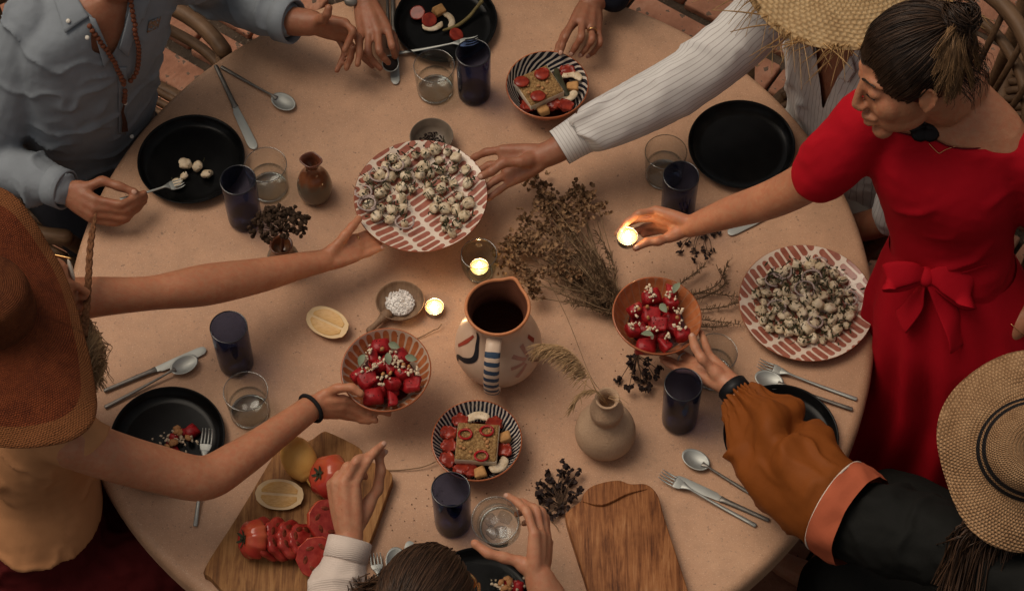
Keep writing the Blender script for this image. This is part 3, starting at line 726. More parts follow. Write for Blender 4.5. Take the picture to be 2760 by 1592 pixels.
for k in range(420):
    a, q = random.uniform(0, 6.28), math.sqrt(random.random()) * .030; hgt = .0165 + .006 * (1 - (q / .030) ** 2) + random.uniform(-.002, .002)
    V, F = box(.0042, .0022, .0016); e = __import__('mathutils').Euler((random.uniform(0, 3), random.uniform(0, 3), random.uniform(0, 3))).to_matrix(); s_ = random.uniform(.5, 1.2)
    ps.append((V @ np.array(e).T * s_ + SD + [q * math.cos(a), q * math.sin(a), hgt], F))
ps.append(ball(SD + [0, 0, .0125], (.030, .029, .0085), 3))
single('salt', join(ps), M_SALT, 'coarse white salt flakes heaped in the wooden dish', 'salt', kind='stuff', smooth=False)
# dark round lid in a hand
LD = X(1052, 172, .030)
ld = thing('dark_lid', 'small dark round lid with a silver rim in the fingertips of a hand', 'lid', LD, Matrix(axes_to([.15, -.45, 1])).to_euler())
part('lid_face', lathe([(0, .0), (.0165, 0), (.0165, .003), (0, .0032)], 32), plain('lid_dark', (.02, .014, .012), .4), ld)
part('lid_rim', lathe([(.0167, -.001), (.0185, -.001), (.0187, .0042), (.0170, .0044)], 32, True), M_STEEL, ld)
from mathutils import Euler
random.seed(21); rng = np.random.default_rng(21)
def rot3(a, b, c): return np.array(Euler((a, b, c)).to_matrix())
def rrot(): return rot3(random.uniform(0, 6.28), random.uniform(0, 6.28), random.uniform(0, 6.28))
def lump(r, seed, amp=.12, sub=2, fq=1.6):
    V, F = ball((0, 0, 0), 1.0, sub); V = V * (1 + amp * ns(V, fq, seed))[:, None] * np.asarray(r); return V, F
def leaf(L, W, bend=.25, n=6):
    """Leaf blade along +x, slightly cupped."""
    V = []
    for i in range(n + 1):
        q = i / n; w = W * math.sin(math.pi * min(1, q * .96 + .04)) ** .8; z = bend * L * q * (1 - q) * 1.6
        V += [[q * L, -w, z + w * .35], [q * L, 0, z], [q * L, w, z + w * .35]]
    return np.array(V), grid_faces(n + 1, 3, False)
def curl_strip(L, w, bend, n=6):
    V = []
    for i in range(n + 1):
        a = bend * i / n; x = L * (math.sin(a) / bend if bend > .01 else i / n); z = L * ((1 - math.cos(a)) / bend if bend > .01 else 0)
        ww = w * (1 - .6 * abs(i / n * 2 - 1) ** 2); V += [[x, -ww, z], [x, ww, z]]
    return np.array(V), grid_faces(n + 1, 2, False)

# ---------------------------------------------------------------- white morsels with herbs
t = NT('white_morsel'); v = t.co(); inf = t.new('ShaderNodeObjectInfo')
va = t.new('ShaderNodeVectorMath', operation='ADD'); t.link(v, va.inputs[0]); t.link(inf.outputs['Location'], va.inputs[1]); vv = va.outputs[0]
n = t.noise(vv, 60, 4); c = t.ramp(n, [(.3, (.52, .39, .24)), (.55, (.70, .575, .41)), (.75, (.76, .66, .51))])
c = t.mix(t.math('MULTIPLY', t.math('GREATER_THAN', t.noise(vv, 190, 4, .7), .645), .8), c, (.075, .06, .03))
c = t.mix(t.math('MULTIPLY', t.math('GREATER_THAN', t.noise(vv, 75, 3, .6), .65), .4), c, (.16, .12, .055))
c = t.mix(t.math('MULTIPLY', inf.outputs['Random'], .55), c, t.mix(.5, c, (.30, .20, .10)))
M_MORSEL = t.out(c, .38, t.bump(n, .3, .0015), Subsurface_Weight=.1, Subsurface_Radius=(.004, .003, .002))
M_HERB = plain('herb', (.040, .038, .016), .7, .4, 200); M_ONION = plain('onion_ring', (.36, .27, .24), .3, .2, 90)
morsel_me = []
for k in range(6):
    V, F = lump((.0120, .0112, .0100), k, .30, 3, 1.5); dim = np.exp(-((V[:, 0] ** 2 + V[:, 1] ** 2) / .004 ** 2)) * (V[:, 2] > 0); V[:, 2] -= .002 * dim
    me = mesh_from(V, F); me.materials.append(M_MORSEL); morsel_me.append(me)
def scatter(poly_or_fn, n, dmin, tries=6000):
    P = []
    for _ in range(tries):
        p = poly_or_fn()
        if p is None: continue
        if all((p[0] - q[0]) ** 2 + (p[1] - q[1]) ** 2 > dmin * dmin for q in P): P.append(p)
        if len(P) >= n: break
    return P
def morsel_salad(label, loc, pts, zf, rings, herbs):
    r = thing('morsel_salad', label, 'salad', loc, group='salads of white morsels')
    for i, (x, y) in enumerate(pts):
        o = part('white_morsel', None, M_MORSEL, r, me=morsel_me[i % 6]); s = random.uniform(.68, 1.22); o.scale = (s * random.uniform(.85, 1.1), s * random.uniform(.85, 1.1), s * random.uniform(.7, 1.0))
        o.location = (x, y, zf(x, y) + .0095 * s + random.uniform(0, .003)); o.rotation_euler = (random.uniform(-.6, .6), random.uniform(-.6, .6), random.uniform(0, 6.28))
    ps = []
    for _ in range(herbs):
        x, y = random.choice(pts); x += random.gauss(0, .009); y += random.gauss(0, .009)
        V, F = curl_strip(random.uniform(.006, .016), random.uniform(.0008, .0022), random.uniform(.3, 2.2), 4)
        V = V @ rot3(random.uniform(-.6, .6), random.uniform(-.5, .5), random.uniform(0, 6.28)).T; d = min(math.hypot(x - a, y - b) for a, b in pts)
        ps.append((V + [x, y, zf(x, y) + .0215 - min(1.0, (d / .012) ** 2) * .008], F))
    part('chopped_herbs', join(ps), M_HERB, r, kind='stuff')
    for _ in range(rings):
        x, y = random.choice(pts); a0 = random.uniform(0, 6.28); a = np.linspace(a0, a0 + random.uniform(3.2, 6.0), 18); q = random.uniform(.014, .022)
        part('onion_ring', tube(np.stack([x + q * np.cos(a), y + q * .9 * np.sin(a), zf(x, y) + .0205 + .0015 * np.sin(a * 2)], -1), [(.0011, .0022)] * 18, 6, 1, True, ref=(0, 0, 1)), M_ONION, r)
    return r
k_ = 1.0935
poly = [(892, 470), (905, 432), (945, 395), (1000, 372), (1060, 362), (1118, 372), (1152, 420), (1158, 480), (1142, 545), (1110, 574), (1086, 566), (1068, 520), (1064, 480), (1042, 455), (1014, 462), (1004, 500), (985, 515), (1000, 545), (978, 552), (915, 530)]
P1y = [tuple(X(a * k_, b * k_, .105)[:2] - S1[:2]) for a, b in poly]
def s1fn():
    x, y = random.uniform(-.13, .13), random.uniform(-.13, .13)
    return (x, y) if in_poly(np.array([[x, y]]), P1y)[0] else None
zf1 = lambda x, y: float(np.interp(math.hypot(x, y), [0, .075, .095, .115, .135], [.006, .0072, .010, .0165, .024]))
morsel_salad('white morsels with herbs in a ring on the plate held by two hands', S1, scatter(s1fn, 60, .0205), zf1, 6, 520)
def s2fn():
    a, q = random.uniform(0, 6.28), math.sqrt(random.random()); x, y = q * .100 * math.cos(a) - .003, q * .094 * math.sin(a) + .003; return (x, y)
zf2 = lambda x, y: zf1(x, y) + .012 * max(0, 1 - (math.hypot(x, y) / .085) ** 2)
morsel_salad('heap of white morsels with herbs covering the plate beside the red dress', S2, scatter(s2fn, 96, .0180), zf2, 9, 600)
pp = [tuple(X(a * k_, b * k_, .014)[:2] - PLATE[0][:2]) for a, b in ((458, 405), (487, 411), (453, 433), (510, 430), (435, 453))]
morsel_salad('five white morsels left on the plate in front of the blue shirt', PLATE[0], pp, lambda x, y: .0045, 0, 10)

# ---------------------------------------------------------------- watermelon, feta, nuts, mint
t = NT('watermelon'); v = t.co(); n = t.noise(v, 70, 4); M_MELON = t.out(t.ramp(n, [(.3, (.20, .005, .008)), (.7, (.40, .022, .024))]), .32, t.bump(t.noise(v, 160, 4), .35, .0015), Subsurface_Weight=.15, Subsurface_Radius=(.008, .002, .002))
M_FETA = plain('feta', (.64, .51, .36), .7, .1, 120, .4, 300); M_NUT = plain('roasted_nut', (.40, .19, .075), .55, .3, 90, .3, 150); M_MINT = plain('mint_leaf', (.16, .185, .12), .55, .2, 80); M_SYRUP = plain('dark_dressing', (.05, .008, .006), .12, .3, 60)
cube_me = []
for k in range(5):
    V, F = box(.030, .0265, .023, .006); V = V * [rng.uniform(.8, 1.12), rng.uniform(.8, 1.1), rng.uniform(.75, 1.1)] + .0105 * np.stack([ns(V, 38, k), ns(V, 48, k + 5), ns(V, 48, k + 11)], -1); me = mesh_from(V, F); me.materials.append(M_MELON); cube_me.append(me)
V, F = lump((.0040, .0034, .0029), 3, .7, 1, 3.0); feta_me = mesh_from(V, F, smooth=False); feta_me.materials.append(M_FETA)
V, F = lump((.0062, .0045, .0036), 8, .3, 1, 2.0); nut_me = mesh_from(V, F); nut_me.materials.append(M_NUT)
V, F = leaf(.026, .0072); mint_me = mesh_from(V, F); mint_me.materials.append(M_MINT)
def melon_salad(label, rim, cubes, feta, nuts, leaves, h, deep):
    r = thing('watermelon_salad', label, 'salad', (rim[0], rim[1], TOP + h - .06), group='watermelon salads'); O = ORG[r.name]
    part('dressing', lathe([(0, .026), (.050, .0255), (.056, .0262)], 32), M_SYRUP, r)
    for i, (x, y) in enumerate(cubes):
        p = X(x, y, h + .004) - O; d = math.hypot(p[0], p[1] - .0); o = part('watermelon_cube', None, M_MELON, r, me=cube_me[i % 5])
        p[2] = min(p[2], .058) - .35 * max(0, d - .045); o.location = p; o.rotation_euler = (random.uniform(-.25, .25), random.uniform(-.25, .25), random.uniform(-.35, .35) + .2)
    for x, y, n in deep:
        pass
    for i in range(9):
        a = i * .7 + .2; o = part('watermelon_cube', None, M_MELON, r, me=cube_me[i % 5]); o.location = (.033 * math.cos(a), .033 * math.sin(a), .031); o.rotation_euler = (random.uniform(-.4, .4), random.uniform(-.4, .4), a)
    for x, y, n in feta:
        for _ in range(n):
            p = X(x + random.gauss(0, 8), y + random.gauss(0, 7), h + .016) - O
            if math.hypot(p[0], p[1]) > .070: continue
            o = part('feta_crumb', None, M_FETA, r, me=feta_me); s = random.uniform(.5, 1.25); o.scale = (s, s, s); p[2] += random.uniform(-.003, .001); o.location = p; o.rotation_euler = (random.uniform(0, 3), random.uniform(0, 3), random.uniform(0, 3))
    for x, y in nuts:
        p = X(x, y, h + .015) - O; o = part('nut', None, M_NUT, r, me=nut_me); o.location = p; o.rotation_euler = (random.uniform(0, 3), random.uniform(0, 3), random.uniform(0, 3))
    for x, y, a in leaves:
        p = X(x, y, h + .017) - O; o = part('mint_leaf', None, M_MINT, r, me=mint_me); o.location = p; o.rotation_euler = (random.uniform(-.5, .5), -.15, a)
    ps = []
    for _ in range(46):
        x, y = random.choice(cubes); V, F = lump((.0013, .0013, .001), 1, .3, 1); ps.append((V + X(x + random.gauss(0, 16), y + random.gauss(0, 13), h + .0165) - O, F))
    part('black_seed', join(ps), M_SYRUP, r, kind='stuff')
zh = lambda L: [(700 + x / 4, 900 + y / 4) for x, y in L]
melon_salad('watermelon cubes with crumbled feta and mint in the petal patterned bowl', W1, zh([(1300, 110), (1220, 215), (1290, 330), (1530, 420), (1650, 520), (1220, 640), (1430, 680), (1060, 430), (1430, 520), (1170, 480), (1500, 240), (1400, 330)]),
            [(x, y, 9) for x, y in zh([(1180, 200), (1440, 225), (1300, 290), (1550, 380), (1480, 310), (1320, 500), (1710, 390), (1110, 385), (1230, 340)])], zh([(1320, 160), (1165, 370), (1330, 430), (1410, 420), (1610, 350), (1550, 330)]),
            [(x, y, a) for (x, y), a in zip(zh([(1390, 100), (1075, 340), (1395, 330), (1570, 240)]), (-.5, 1.2, 1.7, -.4))], .135, [])
z7 = lambda L: [(1300 + x / 2.427, 460 + y / 2.427) for x, y in L]
melon_salad('watermelon cubes with feta crumbs and pale leaves in the glossy orange bowl', W2, z7([(1110, 815), (1240, 775), (1000, 905), (985, 1030), (1155, 1000), (1070, 1125), (1195, 1120), (1310, 1055), (1235, 860), (1110, 940)]),
            [(x, y, 8) for x, y in z7([(1110, 820), (1090, 775), (1240, 810), (1290, 910), (1000, 920), (1110, 1040), (1290, 1010), (980, 1000), (960, 1110), (1225, 1080)])], z7([(1025, 905), (1080, 890), (1090, 1030), (1275, 960), (1210, 900), (1085, 960)]),
            [(x, y, a) for (x, y), a in zip(z7([(1165, 870), (1040, 1065), (1250, 800)]), (-1.1, -.3, 1.0))], .150, [])

# ---------------------------------------------------------------- cheese slabs in the navy bowls
t = NT('crusted_cheese'); v = t.co(); n = t.noise(v, 260, 4, .7); g = t.sep(v)
crust = t.ramp(n, [(.30, (.08, .04, .015)), (.5, (.26, .14, .05)), (.7, (.46, .30, .13))])
M_CRUST = t.out(crust, .8, t.bump(n, .9, .003)); M_CHEESE = plain('white_cheese', (.70, .58, .42), .6, .08, 60)
t = NT('tomato_flesh'); v = t.co(); n = t.noise(v, 60, 4); M_TOM = t.out(t.ramp(n, [(.3, (.14, .012, .008)), (.7, (.32, .040, .020))]), .18, t.bump(n, .2, .002))
M_CHILI = plain('chilli', (.30, .010, .010), .2, .2, 60); M_BREAD = plain('toasted_bread', (.46, .24, .09), .8, .3, 60, .6, 140); M_ZUC = plain('dark_vegetable', (.045, .042, .022), .4, .4, 50); M_EGG = plain('pale_cheese', (.60, .54, .42), .35, .1, 60)
def slab_salad(label, rim, c, rz, size, items, chili, h=.052):
    O = np.array([rim[0], rim[1], TOP]); r = thing('cheese_salad', label, 'salad', O, group='crusted cheese salads')
    p = X(c[0], c[1], h + .016) - O
    V, F = box(size[0], size[1], .020, .002); V = V + .0012 * np.stack([ns(V, 60, 1), ns(V, 60, 2), ns(V, 60, 3)], -1)
    o = part('cheese_slab', (V, F), M_CHEESE, r); o.location = p - np.array([0, 0, .011]); o.rotation_euler = (0, 0, rz)
    nx = 30; gx, gy = np.meshgrid(np.linspace(-.5, .5, nx), np.linspace(-.5, .5, nx)); V = np.stack([gx.ravel() * (size[0] - .001), gy.ravel() * (size[1] - .001), np.zeros(nx * nx)], -1); V[:, 2] = .0020 + .0016 * ns(V, 260, 4) + .0008 * ns(V, 90, 7)
    edge = (np.abs(gx.ravel()) > .49) | (np.abs(gy.ravel()) > .49); V[edge, 2] = -.0012
    o = part('seed_crust', (V, grid_faces(nx, nx, False)), M_CRUST, r); o.location = p; o.rotation_euler = (0, 0, rz)
    for i in range(16):
        o = part('nut', None, M_NUT, r, me=nut_me); a = rot3(0, 0, rz) @ np.array([random.uniform(-.4, .4) * size[0], random.uniform(-.4, .4) * size[1], .004]); o.location = p + a; o.rotation_euler = (0, 0, random.uniform(0, 6)); o.scale = (.8, .8, .6)
    for x, y in chili:
        q = X(x, y, h + .022) - O; a = np.linspace(0, 6.28, 25); part('chilli_ring', tube(np.stack([q[0] + .0125 * np.cos(a), q[1] + .0105 * np.sin(a), q[2] + .0008 * np.sin(2 * a)], -1), [(.0016, .0026)] * 25, 6, 1, False, ref=(0, 0, 1)), M_CHILI, r)
    for kind, x, y, a in items:
        q = X(x, y, h - .004) - O; d = math.hypot(q[0], q[1]); q[2] -= .02 * max(0, d - .04) / .04 * 0
        if kind == 't': o = part('tomato_piece', (lambda m: (m[0] * np.where(m[0][:, 2:3] > .006, [[1, 1, .35]], [[1, 1, 1]]), m[1]))(lump((.0170, .0150, .013), int(x), .42, 3, 1.9)), M_TOM, r)
        elif kind == 'b': o = part('bread_cube', (lambda m: (m[0] + .002 * np.stack([ns(m[0], 70, x), ns(m[0], 70, y), ns(m[0], 70, 3)], -1), m[1]))(box(.022, .020, .018, .003)), M_BREAD, r) if False else part('bread_cube', (lambda m: (m[0] + .0055 * np.stack([ns(m[0], 60, x), ns(m[0], 60, y), ns(m[0], 60, 3)], -1), m[1]))(box(.023, .021, .018, .004)), M_BREAD, r)
        elif kind == 'z': o = part('vegetable_strip', tube([(-.032, 0, 0), (-.012, .004, .003), (.012, .003, .003), (.032, -.003, 0)], [(.006, .002), (.0085, .0035), (.0085, .0035), (.005, .002)], 10, 4, 'round', ref=(0, 1, 0)), M_ZUC, r)
        else:
            aa = np.linspace(-1.3, 1.3, 9); o = part('pale_slice', tube(np.stack([.017 * np.cos(aa) - .012, .019 * np.sin(aa), 0 * aa], -1), [(.003, .004)] + [(.0035, .0095)] * 7 + [(.003, .004)], 10, 2, 'round', ref=(0, 0, 1)), M_MORSEL, r)
        o.location = q; o.rotation_euler = (random.uniform(-.2, .2), random.uniform(-.2, .2), a)
    ps = [lathe([(0, .020), (.055, .020), (.064, .0225)], 32)]
    part('dressing', ps[0], M_SYRUP, r)
zb = lambda k, x, y, a=0: (k, 1000 + x / 2.46, 1000 + y / 2.46, a)
slab_salad('square cheese slab with a seed crust and red chilli rings in the radial lined bowl', N2, (1286, 1190), R_(-5), (.082, .082),
           [zb('t', 590, 325), zb('t', 515, 405), zb('t', 515, 490, 1), zb('t', 505, 585, 2), zb('t', 600, 640, 1), zb('e', 710, 305, 1.6), zb('e', 850, 620, -.8), zb('b', 885, 440, .4), zb('b', 722, 672, .3), zb('t', 815, 345, 0), zb('t', 880, 520, 0), zb('t', 660, 655, 0)],
           [(1254, 1169), (1312, 1160), (1297, 1228)])
zc = lambda k, x, y, a=0: (k, 1350 + x / 4, y / 4, a)
slab_salad('cheese slab with a seed crust and tomato slices in the swirl lined bowl', N1, (1452, 230), R_(28), (.082, .080),
           [zc('z', 640, 870, 1.9), zc('e', 770, 820, 1.3), zc('b', 775, 940, .1), zc('b', 460, 1190, .3), zc('t', 715, 765), zc('t', 700, 1130), zc('t', 560, 1115, 1), zc('e', 720, 1040, -1.2), zc('z', 690, 960, 2.0), zc('t', 300, 1140)],
           [(1462, 196)])
sal = [o for o in bpy.data.objects if o.name.startswith('cheese_salad')][-1]
for x, y in ((225, 880), (440, 800), (400, 1035)):
    q = X(1350 + x / 4, y / 4, .075) - ORG[sal.name]; V, F = lump((.0175, .0155, .003), x, .08, 2); o = part('tomato_slice', (V, F), M_TOM, sal); o.location = q

# ---------------------------------------------------------------- leftovers on the black plates
def tomato_half(r, s=.017, seed=1):
    V, F = lump((s, s * .95, s * .8), seed, .06, 3); V[:, 2] = np.minimum(V[:, 2], s * .15); return V, F
lo = thing('leftover_salad', 'cherry tomato halves, pale slices and a green stalk left on a black plate', 'food', PLATE[1]); O = PLATE[1]
for k, (x, y, s) in enumerate(((1126, 37, .0175), (1157, 56, .0175), (1230, 95, .0165))):
    p = X(x, y, .016) - O; o = part('tomato_half', tomato_half(0, s, k), M_TOM, lo); p[2] = .0185; o.location = p; o.rotation_euler = (.3, -.2, k)
p = X(1183, 30, .014) - O; o = part('bread_cube', box(.026, .022, .018, .003), M_BREAD, lo); o.location = (p[0], p[1], .015); o.rotation_euler = (.2, .1, .6)
for x, y, a in ((1166, 70, -1.4), (1208, 56, .3)):
    aa = np.linspace(-1.2, 1.2, 9); o = part('pale_slice', tube(np.stack([.020 * np.cos(aa) - .012, .022 * np.sin(aa), 0 * aa], -1), [(.003, .003)] + [(.0035, .0072)] * 7 + [(.003, .003)], 10, 2, 'round', ref=(0, 0, 1)), M_MORSEL, lo); p = X(x, y, .01) - O; o.location = (p[0], p[1], .0105); o.rotation_euler = (0, 0, a)
part('green_stalk', tube(XX([(1196, 82, .013), (1232, 70, .014), (1262, 48, .016), (1284, 22, .024), (1298, 5, .030)]) - O, [.003, .0042, .0042, .0038, .005], 8, 4, 'round'), plain('stalk', (.17, .13, .05), .6, .3, 60), lo)
def crumb_heap(label, O, c, n, spread, almonds):
    r = thing('tomato_crumb_heap', label, 'food', O)
    for i in range(n):
        p = X(c[0] + random.gauss(0, spread), c[1] + random.gauss(0, spread * .6), .012) - O; o = part('tomato_dice', None, M_MELON, r, me=cube_me[i % 5]); s = random.uniform(.5, .8); o.scale = (s, s, s); o.location = (p[0], p[1], .0045 + .0105 * s); o.rotation_euler = (0, random.uniform(-.3, .3), random.uniform(0, 3))
    for i in range(n * 5):
        p = X(c[0] + random.gauss(0, spread), c[1] + random.gauss(0, spread * .55), .016) - O; o = part('feta_crumb', None, M_FETA, r, me=feta_me); s = random.uniform(.5, 1.1); o.scale = (s, s, s); o.location = (p[0], p[1], .0165 + random.uniform(0, .008)); o.rotation_euler = (random.uniform(0, 3), 0, random.uniform(0, 3))
    for i in range(almonds):
        p = X(c[0] + random.gauss(0, spread * .6), c[1] + random.gauss(0, spread * .5), .02) - O; o = part('almond', None, M_NUT, r, me=nut_me); o.scale = (1.5, 1.3, .9); o.location = (p[0], p[1], .024 + random.uniform(0, .005)); o.rotation_euler = (random.uniform(-.4, .4), 0, random.uniform(0, 3))
crumb_heap('diced tomato with feta crumbs and almonds on the plate with a fork in it', PLATE[3], (472, 1188), 9, 26, 8)
crumb_heap('diced tomato with almonds on the plate beside the brown hair', PLATE[4], (1366, 1580), 7, 20, 7)

# ---------------------------------------------------------------- lemons
t = NT('lemon_rind'); v = t.co(); n = t.noise(v, 16, 4); M_RIND = t.out(t.ramp(n, [(.3, (.60, .29, .065)), (.7, (.72, .42, .12))]), .42, t.bump(t.noise(v, 260, 2), .4, .0012))
M_PITH = plain('lemon_pith', (.74, .54, .30), .6, .08, 60); t = NT('lemon_flesh'); v = t.co(); w = t.noise(t.mapping(v, (40, 220, 40)), 3, 3); M_LFLESH = t.out(t.ramp(w, [(.3, (.58, .31, .09)), (.7, (.72, .46, .18))]), .25, t.bump(w, .4, .001), Subsurface_Weight=.15, Subsurface_Radius=(.006, .004, .002))
def lemon_prof(a, b):
    return lambda q: b * max(0, 1 - abs(q) ** 2.3) ** .5 + (.006 * math.exp(-((abs(q) - .97) / .06) ** 2) if q > 0 else .003 * math.exp(-((abs(q) - .97) / .05) ** 2))
def half_lemon(label, px, py, rz, tilt, h=.012, a=.0430, b=.0300, base=0.0):
    L = X(px, py, h + base); L[2] = TOP + base
    r = thing('lemon_half', label, 'lemon', L, group='cut lemon halves'); f = lemon_prof(a, b); qs = np.linspace(-1, 1, 25)
    E_ = rot3(tilt, 0, rz); lift = np.array([0, 0, .024])
    V = []
    for q in qs:
        for s in np.linspace(math.pi, 2 * math.pi, 13): V.append([q * a * 1.08, f(q) * math.cos(s), f(q) * math.sin(s) * .92])
    part('rind', (np.array(V) @ E_.T + lift, grid_faces(25, 13, False)), M_RIND, r)
    V = []
    for q in qs:
        for s in np.linspace(-1, 1, 7): V.append([q * a * 1.08, f(q) * s * .995, .0004])
    pith = part('pith', (np.array(V) @ E_.T + lift, grid_faces(25, 7, False)), M_PITH, r)
    for sg in (-1, 1):
        pts = [(q * a * .86, sg * (.0026 + 0 * q)) for q in np.linspace(-.93, .93, 12)] + [(q * a * .88, sg * max(.003, f(q) - .0048)) for q in np.linspace(.93, -.93, 14)]
        if sg < 0: pts = pts[::-1]
        V, F = prism(pts, -.001, .0014, .0006); part('flesh', (V @ E_.T + lift, F), M_LFLESH, r)
    return r
half_lemon('lemon half lying alone on the table beside the salt dish', 883, 876, R_(-28), R_(18))
half_lemon('lemon half on the cutting board', 752, 1328, R_(-5), R_(20), .030, .0435, .030, .022)
LM = X(806, 1238, .055); LM[2] = TOP + .022
lm = thing('whole_lemon', 'whole lemon with a stub on the cutting board', 'lemon', LM)
f = lemon_prof(.042, .034); V = []; qs = np.linspace(-1, 1, 30)
for q in qs:
    for s in np.linspace(0, 2 * math.pi, 28, endpoint=False): V.append([q * .042 * 1.1, max(f(q), .0004) * math.cos(s), max(f(q), .0004) * math.sin(s)])
V = np.array(V); V = V + .0012 * ns(V, 40, 3)[:, None] * unit(V[0]); V = V @ rot3(0, R_(12), R_(-62)).T
part('rind', (V + [0, 0, .036], grid_faces(30, 28)), M_RIND, lm)
e = rot3(0, R_(12), R_(-62)) @ np.array([.044, 0, 0]) + [0, 0, .036]; part('stub', tube([e, e + unit(e - [0, 0, .036]) * .014], [.0075, .0055], 10, 2, 'round'), M_RIND, lm)

# ---------------------------------------------------------------- tomatoes on the board
t = NT('heirloom_skin'); v = t.co(); n = t.noise(v, 14, 4); s = t.sep(v)
M_HEIR = t.out(t.ramp(t.math('ADD', n, t.math('MULTIPLY', s[2], 4.0)), [(.45, (.24, .012, .012)), (.66, (.36, .035, .022)), (.95, (.44, .11, .040))]), .2, t.bump(t.noise(v, 60, 3), .08, .001), Coat_Weight=.3)
M_CALYX = plain('calyx', (.035, .035, .018), .7, .3, 90)
def ribbed(r, hgt, ribs=9, depth=.10, n=54, m=20, seed=0):
    V = []
    for i in range(m + 1):
        ph = math.pi * i / m
        for j in range(n):
            th = 2 * math.pi * j / n; w = 1 - depth * abs(math.cos(ribs * th / 2 + .5 * math.sin(th * 2 + seed))) ** .6 * (.35 + .65 * math.sin(ph)) ; dip = .30 * math.exp(-(ph / .35) ** 2) + .12 * math.exp(-((math.pi - ph) / .4) ** 2)
            V.append([r * w * math.sin(ph) * math.cos(th), r * w * math.sin(ph) * math.sin(th), hgt * (math.cos(ph) - dip * (1 if ph < 1.5 else -1))])
    return np.array(V), grid_faces(m + 1, n)
def calyx(z, s=1.0):
    ps = []
    for k in range(6):
        V, F = curl_strip(.014 * s, .0024 * s, .9, 5); ps.append((V @ rot3(.1, .15, k * 1.05).T + [0, 0, z], F))
    ps.append(tube([(0, 0, z - .002), (.001, 0, z + .006)], .0022 * s, 6)); return join(ps)
L = X(890, 1292, .05); L[2] = TOP + .0225
tm = thing('heirloom_tomato', 'whole ribbed tomato with its green stalk under the raised hand', 'tomato', L)
E_ = rot3(R_(8), R_(-42), 0); V, F = ribbed(.047, .037); part('tomato_skin', (V @ E_.T + [0, 0, .0400], F), M_HEIR, tm); V, F = calyx(.030, 1.2); part('calyx', (V @ E_.T + [0, 0, .0400], F), M_CALYX, tm)
t = NT('cut_tomato'); v = t.co(); n = t.noise(v, 55, 3); M_CUT = t.out(t.ramp(n, [(.3, (.22, .014, .012)), (.6, (.36, .040, .028)), (.8, (.44, .095, .055))]), .22, t.bump(n, .3, .002), Coat_Weight=.3)
M_GEL = plain('seed_gel', (.15, .030, .014), .15, .6, 120)
L = X(752, 1462, .035); L[2] = TOP + .0225
stm = thing('sliced_tomato', 'ribbed tomato cut into leaning slices on the cutting board', 'tomato', L)
E_ = rot3(R_(6), R_(-58), R_(6)); V, F = ribbed(.043, .033, 10, .13); k = V[:, 2] < -.006; V[k, 2] = -.006; V2 = V @ E_.T + [-.043, -.004, .038]; V2[:, 2] = np.maximum(V2[:, 2], .0005)
part('tomato_end', (V2, F), M_HEIR, stm); V, F = calyx(.026, 1.4); part('calyx', (V @ E_.T + [-.043, -.004, .038], F), M_CALYX, stm)
for k, (x, tl, s) in enumerate(((-.018, -52, .043), (.004, -50, .042), (.026, -46, .039), (.047, -42, .035))):
    E2 = rot3(R_(4), R_(-tl - 0), R_(4 + 2 * k)); n = 84; V = []; th = np.linspace(0, 2 * math.pi, n, endpoint=False); rr = s * (1 - .09 * np.abs(np.cos(4 * th + k + .6 * np.sin(2 * th))) ** 3 - .05 * np.sin(2 * th + k))
    for z, q in ((-.0065, .0), (-.0065, .9), (-.0045, 1.0), (.0045, 1.0), (.0065, .9), (.0065, 0.0)): V += [[r_ * q * math.cos(a), r_ * q * math.sin(a), z] for r_, a in zip(rr, th)]
    V = np.array(V); base = np.array([x, -.002, s * .80]); V2 = V @ E2.T + base; sl = part('tomato_slice', (np.maximum(V2, [-9, -9, .0004]), grid_faces(6, n)), M_CUT, stm)
    for j in range(7):
        a = j * .9 + k; q = s * .62; E3 = ball((q * math.cos(a), q * math.sin(a), .0060), (.0098, .0056, .0016), 2, np.array([[math.cos(a + 1.57), math.sin(a + 1.57), 0], [-math.sin(a + 1.57), math.cos(a + 1.57), 0], [0, 0, 1]])); part('seed_pocket', (E3[0] @ E2.T + base, E3[1]), M_GEL, sl)
for nm, px, py, rz, lb in (('tomato_half', 884, 1412, .5, 'cut tomato half against the raised wrist on the board'), ('tomato_half', 858, 1512, -.4, 'cut tomato half at the white cuff on the board')):
    L = X(px, py, .04); L[2] = TOP + .0225; r = thing(nm, lb, 'tomato', L, group='cut tomato halves'); E_ = rot3(R_(30), R_(20), rz); V, F = ribbed(.043, .036, 9, .07); V[:, 2] = np.minimum(V[:, 2], .004); V2 = V @ E_.T + [0, 0, .036]; V2[:, 2] = np.maximum(V2[:, 2], .0004); part('tomato_skin', (V2, F), M_HEIR, r)
    n = 48; th = np.linspace(0, 2 * math.pi, n, endpoint=False); V = np.vstack([[(.0395 * q * math.cos(a), .0395 * q * math.sin(a), .0045 + .0012 * (1 - q)) for a in th] for q in (1, .85, .5, .02)]); cf_ = part('cut_face', (V @ E_.T + [0, 0, .036], grid_faces(4, n)), M_CUT, r)
    for j in range(6):
        a = j * 1.05 + rz; E3 = ball((.023 * math.cos(a), .023 * math.sin(a), .0048), (.0090, .0046, .0008), 2, np.array([[math.cos(a + 1.2), math.sin(a + 1.2), 0], [-math.sin(a + 1.2), math.cos(a + 1.2), 0], [0, 0, 1]])); part('seed_pocket', (E3[0] @ E_.T + [0, 0, .036], E3[1]), M_GEL, cf_)

